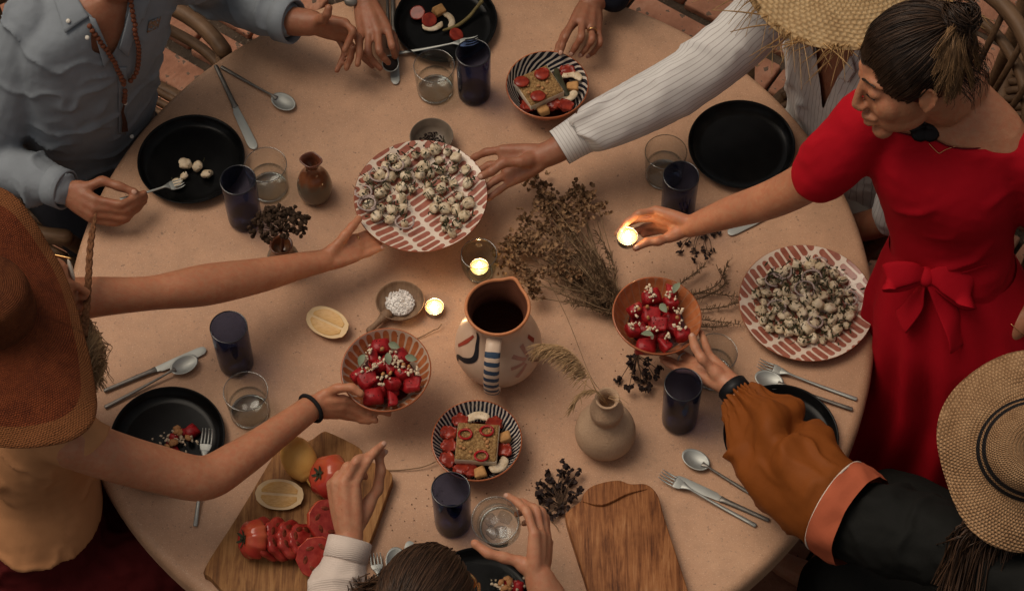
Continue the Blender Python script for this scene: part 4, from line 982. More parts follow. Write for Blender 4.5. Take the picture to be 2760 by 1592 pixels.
# ---------------------------------------------------------------- dry plants
M_STEM = plain('dry_stem', (.22, .14, .078), .8, .3, 60); M_STEMD = plain('dark_stem', (.070, .040, .024), .8, .3, 60); M_YAR = plain('dry_flower', (.25, .145, .075), .85, .45, 120); M_BUDS = plain('black_seed_head', (.022, .012, .010), .6, .4, 120); M_NEEDLE = plain('dry_needle', (.120, .072, .038), .85, .4, 90); M_PAMPAS = plain('pampas', (.40, .25, .125), .85, .25, 120)
def flower_head(n, R, L, W):
    ps = []
    for _ in range(n):
        c = rng.normal(0, 1, 3) * [R * .55, R * .5, R * .30]; c[2] = abs(c[2])
        for k in range(5):
            V, F = curl_strip(L * random.uniform(.7, 1.2), W, random.uniform(.5, 1.4), 3); ps.append((V @ rot3(random.uniform(-.5, .5), random.uniform(-1.0, .1), k * 1.26 + random.random()).T + c, F))
    return join(ps)
ym = []
for k in range(3):
    V, F = flower_head(17, .023, .0082, .0027); me = mesh_from(V, F, smooth=False); me.materials.append(M_YAR); ym.append(me)
BO = X(1640, 812, .01); BO[2] = TOP
bo = thing('dried_bouquet', 'bundle of dried brown flowers lying between the jug and the orange bowl', 'dried flowers', BO)
heads = z7([(370, 120), (420, 215), (395, 250), (530, 235), (640, 205), (715, 225), (655, 255), (520, 315), (280, 345), (385, 380), (340, 440), (355, 505), (160, 475), (250, 505), (125, 560), (120, 610), (270, 655), (460, 670), (300, 755), (325, 825), (510, 555), (600, 690)])
heads = [(max(x, 1362), y) for x, y in heads] + [(max(x + random.gauss(6, 22), 1392), y + random.gauss(0, 18)) for x, y in heads[:18]]
root = np.array([1668, 828])
def stem_path(hx, hy, top, k):
    a = np.array([hx, hy]); b = root + [random.uniform(-14, 22), random.uniform(-26, 26)]; m = a * .5 + b * .5 + [random.uniform(-12, 12), random.uniform(-14, 14)]
    return XX([(a[0], a[1], top), (m[0], m[1], top * .7 + .004), (b[0], b[1], .012 + random.uniform(0, .016)), (b[0] + 90 + random.uniform(0, 60), b[1] + 22 + random.uniform(-30, 25), .008)])
needles = []
for k, (hx, hy) in enumerate(heads):
    top = random.uniform(.020, .050); Pth = stem_path(hx, hy, top, k); part('stem', tube(Pth - BO, [.0009, .0012, .0016, .0018], 5, 5), M_STEM, bo)
    o = part('flower_head', None, M_YAR, bo, me=ym[k % 3]); o.location = Pth[0] - BO; o.rotation_euler = (random.uniform(-.4, .4), random.uniform(-.4, .4), random.uniform(0, 6)); s = random.uniform(.85, 1.25); o.scale = (s, s, s)
    C = catmull(Pth, 14)
    for i in range(12, 34):
        for _ in range(2):
            V, F = curl_strip(random.uniform(.010, .022), .0007, random.uniform(.3, 1.3), 3); needles.append((V @ rot3(random.uniform(-.7, .7), random.uniform(-.5, .3), random.uniform(1.2, 4.6)).T + C[i], F))
for k in range(22):      # bare twigs fanning out and thin stems without a head
    hx, hy = random.uniform(1480, 1640), random.uniform(620, 830); Pth = stem_path(hx, hy, random.uniform(.012, .05), k); part('stem', tube(Pth - BO, [.0006, .0009, .0013, .0015], 5, 5), M_STEMD if k % 2 else M_STEM, bo)
    C = catmull(Pth, 14)
    for i in range(0, 30):
        for _ in range(4):
            V, F = curl_strip(random.uniform(.008, .020), .0008, random.uniform(.3, 1.4), 3); needles.append((V @ rot3(random.uniform(-.8, .8), random.uniform(-.6, .3), random.uniform(1.0, 5.0)).T + C[i], F))
for pts in ([(1668, 828), (1790, 850), (1900, 862), (1996, 874)], [(1668, 820), (1800, 810), (1890, 790), (1990, 800)], [(1668, 815), (1790, 790), (1860, 745), (1897, 716)], [(1690, 820), (1830, 800), (1930, 770), (1962, 706)], [(1700, 830), (1850, 815), (1950, 770), (1935, 725)], [(1690, 840), (1820, 838), (1930, 830), (1990, 815)], [(1690, 840), (1800, 860), (1890, 880), (1960, 878)]):
    Pth = XX([(x, y, .010 + random.uniform(0, .01)) for x, y in pts]); part('stem', tube(Pth - BO, [.0016, .0015, .0012, .0007], 5, 5), M_STEMD, bo); C = catmull(Pth, 14)
    for i in range(14, len(C)):
        for _ in range(3):
            V, F = curl_strip(random.uniform(.006, .014), .0008, random.uniform(.4, 1.4), 3); needles.append((V @ rot3(random.uniform(-.7, .7), random.uniform(-.5, .3), random.uniform(-1.8, 1.8)).T + C[i], F))
V, F = join(needles); V[:, 2] = np.maximum(V[:, 2], TOP + .0008); part('dry_needles', (V, F), M_NEEDLE, bo, world=True, kind='stuff', smooth=False)
# long thin grass stalk reaching across the jug side
part('long_stalk', tube(XX([(1412, 622, .03), (1460, 720, .035), (1530, 860, .03), (1590, 1010, .08), (1634, 1070, .17)]) - BO, [.0005, .0006, .0007, .0007, .0008], 5, 8), M_STEM, bo)
def seed_sprig(label, root_, heads_, hb=.006, bud=.0085, nb=5):
    O = X(root_[0], root_[1], .004); O[2] = TOP; r = thing('seed_sprig', label, 'dried flowers', O, group='sprigs with black seed heads')
    for x, y, h in heads_:
        p = X(x, y, h); q = X(root_[0], root_[1], hb); m = (p + q) / 2 + [random.uniform(-.006, .006), random.uniform(-.006, .006), .006]
        part('stem', tube(np.array([q, m, p]) - O, [.0011, .0009, .0008], 5, 5), M_STEMD, r); ps = []
        for _ in range(nb):
            c = rng.normal(0, bud * .55, 3) * [1, 1, .6]; V, F = lump((bud * .62, bud * .5, bud * .42), random.randint(0, 99), .55, 1, 2.2); ps.append((V @ rrot().T + c, F))
            V, F = leaf(bud * 1.2, bud * .38, .5, 3); ps.append((V @ rot3(random.uniform(-1, 1), random.uniform(-1, 1), random.uniform(0, 6.28)).T + c, F))
        V, F = join(ps); V = V + p; V[:, 2] = np.maximum(V[:, 2], TOP + .0006); part('seed_head', (V - O, F), M_BUDS, r, smooth=False)
    return r
seed_sprig('black seed head sprig lying below the glossy orange bowl', (1716, 960), [(x, y, random.uniform(.006, .03)) for x, y in z7([(900, 1370), (965, 1260), (1000, 1215), (1000, 1290), (1090, 1250), (1070, 1310), (1150, 1300), (1130, 1350), (960, 1420), (1030, 1420), (1090, 1420), (1000, 1360), (1060, 1370)])], .02)
zj = lambda L: [(1150 + x / 4, 1228 + y / 4) for x, y in L]
seed_sprig('black seed head sprig lying against the dark wooden board', (1512, 1366), [(x, y, random.uniform(.006, .03)) for x, y in zj([(1470, 110), (1440, 190), (1320, 210), (1600, 210), (1570, 260), (1230, 320), (1210, 400), (1340, 290), (1420, 350), (1490, 340), (1290, 420), (1420, 440), (1630, 370), (1560, 450), (1240, 470), (1340, 500), (1480, 560), (1440, 600), (1330, 630), (1370, 380)])], .01, .0095, 5)
zf_ = lambda L: [(1550 + x / 4, 460 + y / 4) for x, y in L]
seed_sprig('black seed head sprig half under the arm reaching with the tealight', (1893, 622), [(x, y, random.uniform(.005, .012)) for x, y in zf_([(1290, 950), (1430, 915), (1475, 875), (1370, 870), (1275, 865), (1125, 880), (1130, 790), (1210, 790), (1380, 720), (1480, 690), (1540, 660)])], .008, .0062, 4)
# umbel in the small vase
um = thing('dried_umbel', 'dark dried flower umbel standing in the small brown vase', 'dried flowers', SV + [0, 0, .07]); O = SV + [0, 0, .07]
q0 = SV + [0, 0, .062]; q1 = X(757, 622, .138)
part('stem', tube(np.array([q0, (q0 + q1) / 2 + [.003, 0, 0], q1]) - O, [.0032, .0035, .003], 7, 4), plain('umbel_stem', (.13, .05, .028), .7, .3, 60), um)
for k in range(30):
    a = k * 2.4; q = math.sqrt((k + .5) / 30); p = q1 + [.060 * q * math.cos(a), .040 * q * math.sin(a), .026 * (1 - q * q) + .022]
    part('ray', tube(np.array([q1, (q1 + p) / 2 + [0, 0, -.004], p]) - O, [.0009, .0008, .0007], 5, 3), M_STEMD, um); ps = []
    for _ in range(6):
        V, F = lump((.0062, .005, .0045), random.randint(0, 99), .6, 1, 2.4); ps.append((V @ rrot().T + rng.normal(0, .0052, 3) + p - O, F))
    part('seed_head', join(ps), plain('umbel_seed', (.040, .022, .012), .8, .5, 150) if k == 0 else bpy.data.materials['umbel_seed'], um, smooth=False)
# pampas in the stoneware vase
pa = thing('dry_grass_plume', 'feathery dry grass plumes leaning out of the stoneware vase', 'dried flowers', WV + [0, 0, .16]); O = WV + [0, 0, .16]; mth = WV + np.array([0, 0, .155])
def plume(path, n, L, spread, name='plume'):
    C = catmull(path, 10); part('stem', tube(C - O, np.linspace(.0014, .0006, len(C)), 5), M_PAMPAS, pa); ps = []; m = len(C)
    for _ in range(n):
        q = random.uniform(.42, 1.0); i = int(q * (m - 1)); T = unit(C[min(i + 1, m - 1)] - C[max(i - 1, 0)]); side = unit(np.array([-.75, -.62, -.12]) + rng.normal(0, .28, 3)); d = unit(T * .5 + side * spread); l = L * random.uniform(.4, 1.0) * (1.15 - .5 * abs(q - .7))
        p = C[i]; ps.append(tube([p, p + d * l * .5 + [0, 0, -.002], p + d * l + [0, -.001, -.010 * l / .03]], [.0003, .0010, .0003], 4, 2, True))
    V, F = join(ps); part(name, (V - O, F), M_PAMPAS, pa, smooth=False)
plume(np.array([mth, X(1612, 1062, .20), X(1572, 985, .24), X(1520, 935, .255), X(1462, 925, .235)]), 420, .044, 1.0)
plume(np.array([mth, X(1622, 1066, .195), X(1600, 1050, .205), X(1565, 1060, .20), X(1545, 1100, .17)]), 80, .026, .7)
for pts in ([(1640, 1072, .19), (1668, 1082, .195), (1698, 1102, .185)], [(1642, 1068, .19), (1672, 1072, .20), (1692, 1086, .195)], [(1630, 1070, .19), (1585, 1040, .215), (1555, 1010, .22)]): part('stem', tube(XX(pts) - O, [.0008, .0007, .0004], 5, 4), M_PAMPAS, pa)
# pepper in the grey dish, twigs and crumbs
ps = []
for _ in range(120):
    a, q = random.uniform(0, 6.28), math.sqrt(random.random()) * .028; V, F = lump((.003, .0022, .0018), random.randint(0, 9), .4, 1); ps.append((V @ rrot().T + GB + [q * math.cos(a), q * math.sin(a), .0125 + random.uniform(0, .007)], F))
single('dried_pepper', join(ps), M_BUDS, 'dark dried pepper flakes in the small grey dish', 'pepper', kind='stuff')
for lb, pts, r_ in (('thin dry twig leaning out behind the petal patterned bowl', [(1112, 917), (1140, 905), (1168, 890), (1182, 884), (1190, 873)], .0011), ('thin dry twig lying between the cutting board and the radial lined bowl', [(1038, 1267), (1080, 1266), (1115, 1262), (1145, 1256), (1175, 1243)], .0011),
                    ('short dark twig below the dark wooden board sprig', [(1485, 1404), (1497, 1415), (1506, 1430)], .0009)):
    single('dry_twig', tube(XX([(x, y, .0025 + .002 * i) for i, (x, y) in enumerate(pts)]), r_, 6, 4, 'round'), M_STEM, lb, 'twig', group='dry twigs')
ps = []
for _ in range(170):
    x, y = random.choice([(1270, 1330), (1180, 1360), (1390, 1150), (1520, 990), (1650, 1000), (1760, 700), (1100, 1420), (1250, 1300), (1700, 740), (2000, 690), (1000, 880), (1230, 500), (1430, 1300)]); x += random.gauss(0, 55); y += random.gauss(0, 45); p = X(x, y, .0008)
    if random.random() < .35: V, F = curl_strip(random.uniform(.005, .013), .0007, random.uniform(.4, 2.4), 5); V = V @ rot3(1.57, 0, 0).T * [1, 1, .2]
    else: V, F = lump((.0016, .0012, .0005), random.randint(0, 9), .4, 1)
    V = V @ rot3(0, 0, random.uniform(0, 6.28)).T; V[:, 2] += .0009 - V[:, 2].min(); ps.append((V + [p[0], p[1], TOP], F))
single('table_crumbs', join(ps), M_NEEDLE, 'scattered crumbs and bits of dry leaf on the table', 'crumbs', kind='stuff')
from mathutils.bvhtree import BVHTree
random.seed(5); rng = np.random.default_rng(5)
# ---------------------------------------------------------------- skin, cloth, hair materials
def skinmat(name, col):
    t = NT(name); v = t.co(); n = t.noise(v, 16, 4); f = t.noise(v, 90, 3)
    c = t.ramp(n, [(.3, tuple(q * .86 for q in col)), (.7, tuple(min(1, q * 1.10) for q in col))])
    c = t.mix(t.math('MULTIPLY', t.ramp(f, [(.38, (0, 0, 0)), (.68, (1, 1, 1))]), .42), c, (col[0] * .98, col[1] * .56, col[2] * .48))
    c = t.mix(t.math('MULTIPLY', t.ramp(t.noise(v, 38, 5, .7), [(.45, (0, 0, 0)), (.75, (1, 1, 1))]), .35), c, (col[0] * .62, col[1] * .52, col[2] * .48))
    c = t.mix(t.math('MULTIPLY', t.math('GREATER_THAN', t.noise(v, 170, 2), .74), .5), c, (col[0] * .5, col[1] * .4, col[2] * .35))
    vo = t.new('ShaderNodeTexVoronoi'); t.link(v, vo.inputs['Vector']); vo.inputs['Scale'].default_value = 520
    return t.out(c, t.math('MULTIPLY_ADD', f, .22, .36), t.bump(vo.outputs['Distance'], .30, .0007, t.bump(t.noise(t.mapping(v, (1, 1, 1)), 60, 5, .65), .35, .0035)), Subsurface_Weight=.05, Subsurface_Radius=(.006, .002, .001), Specular_IOR_Level=.35)
SK_TAN = skinmat('skin_tan', (.32, .138, .074)); SK_BROWN = skinmat('skin_brown', (.30, .130, .072)); SK_LIGHT = skinmat('skin_light', (.47, .222, .124)); SK_WARM = skinmat('skin_warm', (.46, .203, .106))
M_NAIL = plain('fingernail', (.50, .29, .21), .3, .05, 60)
def cloth(name, col, rough=.85, weave=900, var=.10, sheen=.15, fold=22):
    t = NT(name); v = t.co(); n = t.noise(v, 10, 4); w = t.noise(v, weave, 2)
    c = t.ramp(n, [(.3, tuple(q * (1 - var) for q in col)), (.7, tuple(min(1, q * (1 + var)) for q in col))])
    return t.out(c, rough, t.bump(w, .25, .0006, t.bump(t.noise(t.mapping(v, (1, 1, .45)), fold, 4, .55, .8), .30, .008)), Specular_IOR_Level=.10)
def hairmat(name, a, b):
    t = NT(name); v = t.co(); n = t.noise(v, 40, 4); s = t.st(); q = t.math('ADD', t.math('MULTIPLY', s[0], .62), t.math('MULTIPLY', n, .38))
    return t.out(t.ramp(q, [(.12, a), (.55, tuple((x + y) / 2 for x, y in zip(a, b))), (.92, b)]), .40, None, Specular_IOR_Level=.3)
H_DARK = hairmat('hair_dark', (.010, .006, .004), (.068, .036, .020)); H_BROWN = hairmat('hair_brown', (.014, .008, .005), (.090, .045, .024)); H_BLOND = hairmat('hair_blond', (.20, .10, .045), (.62, .40, .20)); H_STREAK = hairmat('hair_streak', (.045, .022, .010), (.44, .25, .115))

# ---------------------------------------------------------------- body pieces
def limb(pts, rad, n=28, res=8, ref=None): return tube(XX(pts), rad, n, res, 'round', ref)
def wlimb(P, rad, n=24, res=6, ref=None): return tube(np.array(P, float), rad, n, res, 'round', ref)
FR = {'thumb': (.0112, .0088), 'index': (.0092, .0071), 'middle': (.0094, .0073), 'ring': (.0090, .0070), 'pinky': (.0078, .0062)}
def hand_parts(wrist, fingers, s=1.0, wr=.024):
    """A hand from joints read off the photo: every finger starts at its knuckle."""
    W = X(*wrist); ps = []; M = np.array([X(*fingers[k][0]) for k in ('index', 'middle', 'ring', 'pinky') if k in fingers]); mc = M.mean(0)
    for k, pts in fingers.items():
        P = XX(pts); r0, r1 = (q * s for q in FR[k]); m = len(P); q = np.linspace(0, 1, m); rad = r0 + (r1 - r0) * q
        if m >= 4:
            P2 = [P[0]]; R2 = [rad[0]]
            for i in range(1, m): P2 += [P[i - 1] * .45 + P[i] * .55, P[i]]; R2 += [(rad[i - 1] + rad[i]) / 2 * .93, rad[i] * (1.09 if i < m - 1 else 1.0)]
            ps.append(wlimb(P2, R2, 14, 3))
        else: ps.append(wlimb(P, rad, 14, 4))
        if k == 'thumb': b = W + (P[0] - W) * .30; ps.append(wlimb([b, b * .45 + P[0] * .55, P[0]], [.0150 * s, .0155 * s, r0 * 1.12], 12, 3))
        else: b = W + (P[0] - mc) * .42; ps.append(wlimb([b, b * .5 + P[0] * .5, P[0]], [.0145 * s, .0140 * s, r0 * 1.16], 12, 3))
    for a, b in zip(M, M[1:]): ps.append(wlimb([a, b], [.0095 * s, .0095 * s], 10, 2))
    for a, b in zip(M, M[1:]): ps.append(wlimb([W, (a + b) / 2 * .8 + W * .2], [.0140 * s, .0115 * s], 10, 2))
    ps.append(ball(W, wr * .95 * s, 2)); return ps
def nails_of(fingers, which, s=1.0):
    ps = []
    for k in which:
        P = XX(fingers[k]); d = unit(P[-1] - P[-2]); n = -CF - d * ((-CF) @ d); n = unit(n); b = np.cross(n, d); r = FR[k][1] * s
        ps.append(ball(P[-1] - d * .0005 + n * r * .80, (.0062 * s, .0050 * s, .0019), 2, np.array([d, b, n])))
    return ps
def loft(C, a, b, A, B, n=36, res=4, ex=2.4):
    C = catmull(C, res); a = catmull(np.array(a, float)[:, None], res)[:, 0]; b = catmull(np.array(b, float)[:, None], res)[:, 0]; A, B = unit(A), unit(B); th = np.arange(n) * 2 * math.pi / n
    ct = np.sign(np.cos(th)) * np.abs(np.cos(th)) ** (2 / ex); sn = np.sign(np.sin(th)) * np.abs(np.sin(th)) ** (2 / ex)
    V = C[:, None] + a[:, None, None] * ct[None, :, None] * A + b[:, None, None] * sn[None, :, None] * B; m = len(C); V = V.reshape(-1, 3)
    F = grid_faces(m, n); V = np.vstack([V, C[0], C[-1]]); c0, c1 = m * n, m * n + 1
    return V, F + [[c0, (j + 1) % n, j] for j in range(n)] + [[c1, (m - 1) * n + j, (m - 1) * n + (j + 1) % n] for j in range(n)]
def head_parts(c, f, u, s=1.0, neck=None):
    f = unit(f); u = unit(np.array(u, float) - f * (np.array(u, float) @ f)); l = np.cross(u, f); Ax = np.array([f, l, u])
    def L(p): return c + s * (p[0] * f + p[1] * l + p[2] * u)
    def E(p, r, sub=3): return ball(L(p), np.array(r) * s, sub, Ax)
    def cap(ps_, rs): return wlimb([L(p) for p in ps_], [r * s for r in rs], 10, 3)
    ps = [E((-.012, 0, .030), (.097, .074, .084)), E((.030, 0, -.022), (.060, .061, .085)), E((.028, 0, -.075), (.054, .049, .036)), E((.068, 0, -.104), (.020, .022, .018)),
          cap([(.086, 0, .012), (.100, 0, -.012), (.108, 0, -.034)], [.0080, .0075, .0088]), E((.099, 0, -.040), (.013, .0145, .009)),
          cap([(.083, -.018, -.066), (.096, 0, -.0635), (.083, .018, -.066)], [.0045, .0075, .0045]), cap([(.081, -.016, -.078), (.094, 0, -.079), (.081, .016, -.078)], [.0045, .0078, .0045])]
    for q in (-1, 1):
        ps += [E((.056, q * .034, -.032), (.030, .026, .032)), cap([(.082, q * .008, .022), (.078, q * .03, .026), (.066, q * .046, .020)], [.007, .008, .007]), E((.074, q * .031, .002), (.0155, .016, .0125)), E((.076, q * .016, .000), (.014, .012, .014)),
               E((-.004, q * .072, -.018), (.016, .006, .026)), cap([(.004, q * .076, .006), (-.010, q * .080, .010), (-.020, q * .082, -.008), (-.012, q * .079, -.030), (.002, q * .074, -.040)], [.0032, .0036, .0038, .0036, .0042])]
    if neck is not None: ps.append(wlimb([L((-.020, 0, -.045)), (L((-.024, 0, -.10)) + neck) / 2, neck], [.052 * s, .051 * s, .060 * s], 16, 3))
    return ps, L
def strands(paths, rad):
    """Many hair strands as one mesh; paths (N, m, 3), rad (m)."""
    paths = np.asarray(paths, float); N, m, _ = paths.shape; T = np.gradient(paths, axis=1); T /= np.linalg.norm(T, axis=2)[..., None] + 1e-9
    a = np.cross(T, np.array([.31, .52, .79])); a /= np.linalg.norm(a, axis=2)[..., None] + 1e-9; b = np.cross(T, a); rad = np.broadcast_to(np.asarray(rad, float), (m,)); V = np.empty((N, m, 3, 3))
    for k in range(3):
        q = 2 * math.pi * k / 3; V[:, :, k] = paths + rad[None, :, None] * (math.cos(q) * a + math.sin(q) * b)
    V = V.reshape(-1, 3); base = (np.arange(N) * m * 3)[:, None, None]; i = (np.arange(m - 1) * 3)[None, :, None]; j = np.arange(3)[None, None, :]; k = (j + 1) % 3
    F = np.stack([base + i + j, base + i + k, base + i + 3 + k, base + i + 3 + j], -1).reshape(-1, 4); return V, F.tolist()
def hpart(name, paths, rad, mat, parent, label=None):
    V, F = strands(paths, rad); N = len(paths); r = rng.random(N); per = len(V) // N; return part(name, (V, F), mat, parent, world=True, st=np.stack([np.repeat(r, per)] * 3, -1), kind='stuff', label=label)
def legs_seated(hip, f, l, out=.42, spread=.10, foot=True, rb=.070):
    ps = []
    for q in (-1, 1):
        h = hip + l * q * .09; k = h + f * out + l * q * (spread - .09) + [0, 0, .015]; a = np.array([*(k + f * .03)[:2], .085]); ps.append(wlimb([h, (h + k) / 2, k, (k + a) / 2 + f * -.01, a], [rb * 1.15, rb * .98, rb * .80, rb * .72, rb * .52], 14, 4))
        if foot: ps.append(wlimb([a + [0, 0, -.02], a + f * .07 + [0, 0, -.045], a + f * .16 + [0, 0, -.055]], [.036, .036, .028], 10, 3))
    return ps
def bvh_of(m): return BVHTree.FromPolygons(np.asarray(m[0]).tolist(), m[1])
def hit(bv, px, py, lift=0.0):
    d = unit(X(px, py, 0) - CAM); r = bv.ray_cast(Vector(CAM), Vector(d)); 
    if r[0] is None:
        q = bv.find_nearest(Vector(X(px, py, .3))); return np.array(q[0]) + np.array(q[1]) * lift
    n = np.array(r[1]); n = n if n @ d < 0 else -n
    return np.array(r[0]) + n * lift
def patch(bv, c, lift, n=(10, 10), thick=.0015, bulge=0.0):
    """Cloth flap over a surface: c = four photo corners in order."""
    c = np.array(c, float); V = []
    for i in range(n[0] + 1):
        for j in range(n[1] + 1):
            u, v = i / n[0], j / n[1]; p = (1 - u) * (1 - v) * c[0] + u * (1 - v) * c[1] + u * v * c[2] + (1 - u) * v * c[3]; V.append(hit(bv, p[0], p[1], lift + bulge * math.sin(math.pi * u) * math.sin(math.pi * v)))
    V = np.array(V); W_ = V.reshape(n[0] + 1, n[1] + 1, 3)
    for _ in range(3):
        Q = W_.copy(); Q[1:-1, 1:-1] = (W_[:-2, 1:-1] + W_[2:, 1:-1] + W_[1:-1, :-2] + W_[1:-1, 2:]) / 4; Q[1:-1, 0] = (W_[:-2, 0] + W_[2:, 0]) / 2; Q[1:-1, -1] = (W_[:-2, -1] + W_[2:, -1]) / 2; Q[0, 1:-1] = (W_[0, :-2] + W_[0, 2:]) / 2; Q[-1, 1:-1] = (W_[-1, :-2] + W_[-1, 2:]) / 2; W_ = Q
    V = W_.reshape(-1, 3); F = grid_faces(n[0] + 1, n[1] + 1, False); N = vnormals(V, F); N *= np.sign((N @ -CF))[:, None]; m = len(V)
    rim = [i * (n[1] + 1) for i in range(n[0] + 1)] + [n[0] * (n[1] + 1) + j for j in range(1, n[1] + 1)] + [i * (n[1] + 1) + n[1] for i in range(n[0] - 1, -1, -1)] + [j for j in range(n[1] - 1, 0, -1)]
    F2 = F + [[q + m for q in f[::-1]] for f in F] + [[rim[k], rim[(k + 1) % len(rim)], rim[(k + 1) % len(rim)] + m, rim[k] + m] for k in range(len(rim))]
    return np.vstack([V, V - N * thick]), F2
def ring_on(c, axis, r, w, t, n=40, m=8, ell=(1, 1), ref=(0, 0, 1)):
    """A band round a wrist: radius r, width w along the axis, thickness t."""
    M = axes_to(axis, ref); a = np.linspace(0, 2 * math.pi, n, endpoint=False); prof = [(0, -w / 2), (t, -w / 2 + t * .4), (t, w / 2 - t * .4), (0, w / 2)]
    V = [M @ np.array([(r + p[0]) * ell[0] * math.cos(q), (r + p[0]) * ell[1] * math.sin(q), p[1]]) + c for p in prof for q in a]; F = grid_faces(4, n); F += [[3 * n + j, 3 * n + (j + 1) % n, (j + 1) % n, j] for j in range(n)]; return np.array(V), F
def folds(amp, seed, sc=(14, 14, 5), amp2=None, sc2=(45, 45, 20)):
    def fn(V, N):
        a = ns(V, sc, seed); r = 1 - 2.2 * np.abs(a); return amp * r + (amp2 or amp * .3) * ns(V, sc2, seed + 3)
    return fn
def drape(amp, seed, d, lam, warp=.9, sharp=1.6, fine=.22):
    """Cloth creases: sharp ridges running across d, broken up and wandering."""
    d = np.array(d, float) / np.linalg.norm(d)
    def fn(V, N):
        w = warp * ns(V, 6.5, seed) + .35 * ns(V, 19, seed + 2); r = (1 - np.abs(np.sin(math.pi * ((V @ d) / lam + w)))) ** sharp; m = np.clip(.25 + 1.5 * ns(V, 7.5, seed + 5), 0, 1)
        return amp * (r * m - .18) + amp * fine * ns(V, 42, seed + 9)
    return fn
def sleeve_folds(path, amp, seed, turns=9.0, twist=1.4):
    """Diagonal creases that wind round a sleeve."""
    C = catmull(np.array(path), 12)
    def fn(V, N):
        d = np.linalg.norm(V[:, None] - C[None], axis=2); i = d.argmin(1); s = i / (len(C) - 1); T = np.gradient(C, axis=0)[i]; T /= np.linalg.norm(T, axis=1)[:, None]; r = V - C[i]; up = np.array([0, 0, 1.0]); a = np.arctan2((r * up).sum(1), (r * np.cross(T, up)).sum(1))
        w = s * turns + a * twist / 2 + 1.2 * ns(V, 13, seed); return amp * (np.abs(np.sin(w * 2.2)) ** .6 * 2 - 1) * (.4 + .6 * ns(V, 8, seed + 1)) + amp * .4 * ns(V, 40, seed + 2)
    return fn
def person(label, at, group=None): return thing('person', label, 'person', (at[0], at[1], 0), group=group)

# =================================================================== 1: man in the pale blue shirt
p1 = person('man in a pale blue shirt and wooden bead necklace holding a fork', (-.92, 2.95))
f1, l1 = unit([.60, -.80, 0]), unit([.80, .60, 0]); z_ = np.array([0, 0, 1.0])
HA = dict(thumb=[(232, 505, .085), (276, 488, .092), (320, 502, .088), (362, 518, .078)], index=[(258, 538, .082), (325, 551, .080), (362, 534, .072), (388, 521, .066)], middle=[(256, 560, .072), (338, 566, .066), (368, 547, .060), (391, 531, .056)],
          ring=[(250, 578, .060), (338, 586, .050), (370, 562, .046), (389, 542, .044)], pinky=[(246, 590, .048), (308, 602, .036), (346, 590, .030)])
HB = dict(thumb=[(858, 58, .150), (872, 52, .175), (882, 38, .195), (886, 22, .205)], index=[(930, 62, .150), (952, 84, .150), (940, 112, .134), (929, 136, .124)], middle=[(945, 82, .130), (966, 102, .124), (969, 142, .106), (964, 173, .094)],
          ring=[(930, 98, .110), (950, 130, .096), (944, 158, .080), (934, 184, .066)], pinky=[(912, 102, .094), (930, 138, .078), (920, 166, .066), (908, 190, .056)])
tr1 = dict(C=XX([(292, -52, .385), (268, 0, .34), (246, 96, .24), (232, 240, .08), (236, 345, -.08), (240, 420, -.22)]), a=[.085, .180, .186, .168, .160, .165], b=[.055, .082, .112, .110, .112, .12])
neck1 = X(315, -70, .40); sh_r, sh_l = X(85, 70, .315), X(478, -78, .315)
hp, L1 = head_parts(neck1 + [.04, -.01, .155], f1, z_ + f1 * -.05, 1.02, neck1)
arm1r = [(85, 70, .315), (25, 250, .17), (-18, 420, .040), (70, 472, .055), (150, 503, .065)]; arm1l = [(478, -78, .315), (545, -60, .16), (575, -25, .055), (680, 25, .095), (770, 54, .118), (838, 62, .130)]
body = hp + [loft(tr1['C'], np.array(tr1['a']) - .020, np.array(tr1['b']) - .013, l1, f1)] + [limb(arm1r, [.042, .042, .038, .036, .029]), limb(arm1l, [.042, .042, .038, .038, .033, .029])] + hand_parts((165, 508, .067), HA, 1.06) + hand_parts((838, 62, .132), HB, 1.04) + legs_seated(tr1['C'][-1], f1, l1)
part('body', fuse(body, .0036, 3), SK_TAN, p1, world=True)
part('fingernails', join(nails_of(HA, ['thumb'], 1.06)), M_NAIL, p1, world=True)
sl_r, sl_l = XX(arm1r[:4] + [(160, 506, .067)]), XX(arm1l[:4] + [(762, 52, .116)])
SH1 = wrinkle(fuse([loft(tr1['C'], tr1['a'], tr1['b'], l1, f1), wlimb(sl_r, [.066, .066, .060, .054, .041], 18, 5), wlimb(sl_l, [.066, .064, .058, .053, .046], 18, 5)], .0052, 5), lambda V, N: drape(.013, 4, (.35, -.2, 1), .075, .8, 2.6, .06)(V, N) + drape(.011, 8, (.75, .3, .6), .10, .8, 2.6, .06)(V, N))
BV1 = bvh_of(SH1)
M_BLUESH = cloth('pale_blue_linen', (.225, .25, .275), .88, 800, .10, .1)
V1 = cut(SH1, [(196, -40), (202, 0), (252, 48), (245, 100), (248, 140), (274, 148), (298, 156), (316, 128), (334, 74), (346, 0), (352, -40)])
shirt = part('shirt', V1, M_BLUESH, p1, world=True)
for c in ([(146, -4), (208, -4), (240, 46), (177, 90)], [(240, 46), (256, 50), (300, 155), (278, 182)], [(400, -6), (352, -6), (318, 128), (340, 150)], [(404, -8), (372, -8), (362, 60), (384, 48)]): part('collar_flap', patch(BV1, c, .007, (10, 10), .002, .003), M_BLUESH, shirt, world=True)
part('placket', patch(BV1, [(318, 180), (340, 180), (338, 360), (318, 360)], .0035, (4, 18), .002), M_BLUESH, shirt, world=True)
M_BUTTON = plain('button', (.62, .58, .50), .35)
for x, y in ((187, 62), (232, 97), (329, 268), (346, 358)): part('button', (lambda q: (ball(q, (.0048, .0048, .0022), 2, np.array([CR, CU, -CF]))))(hit(BV1, x, y, .012)), M_BUTTON, shirt, world=True)
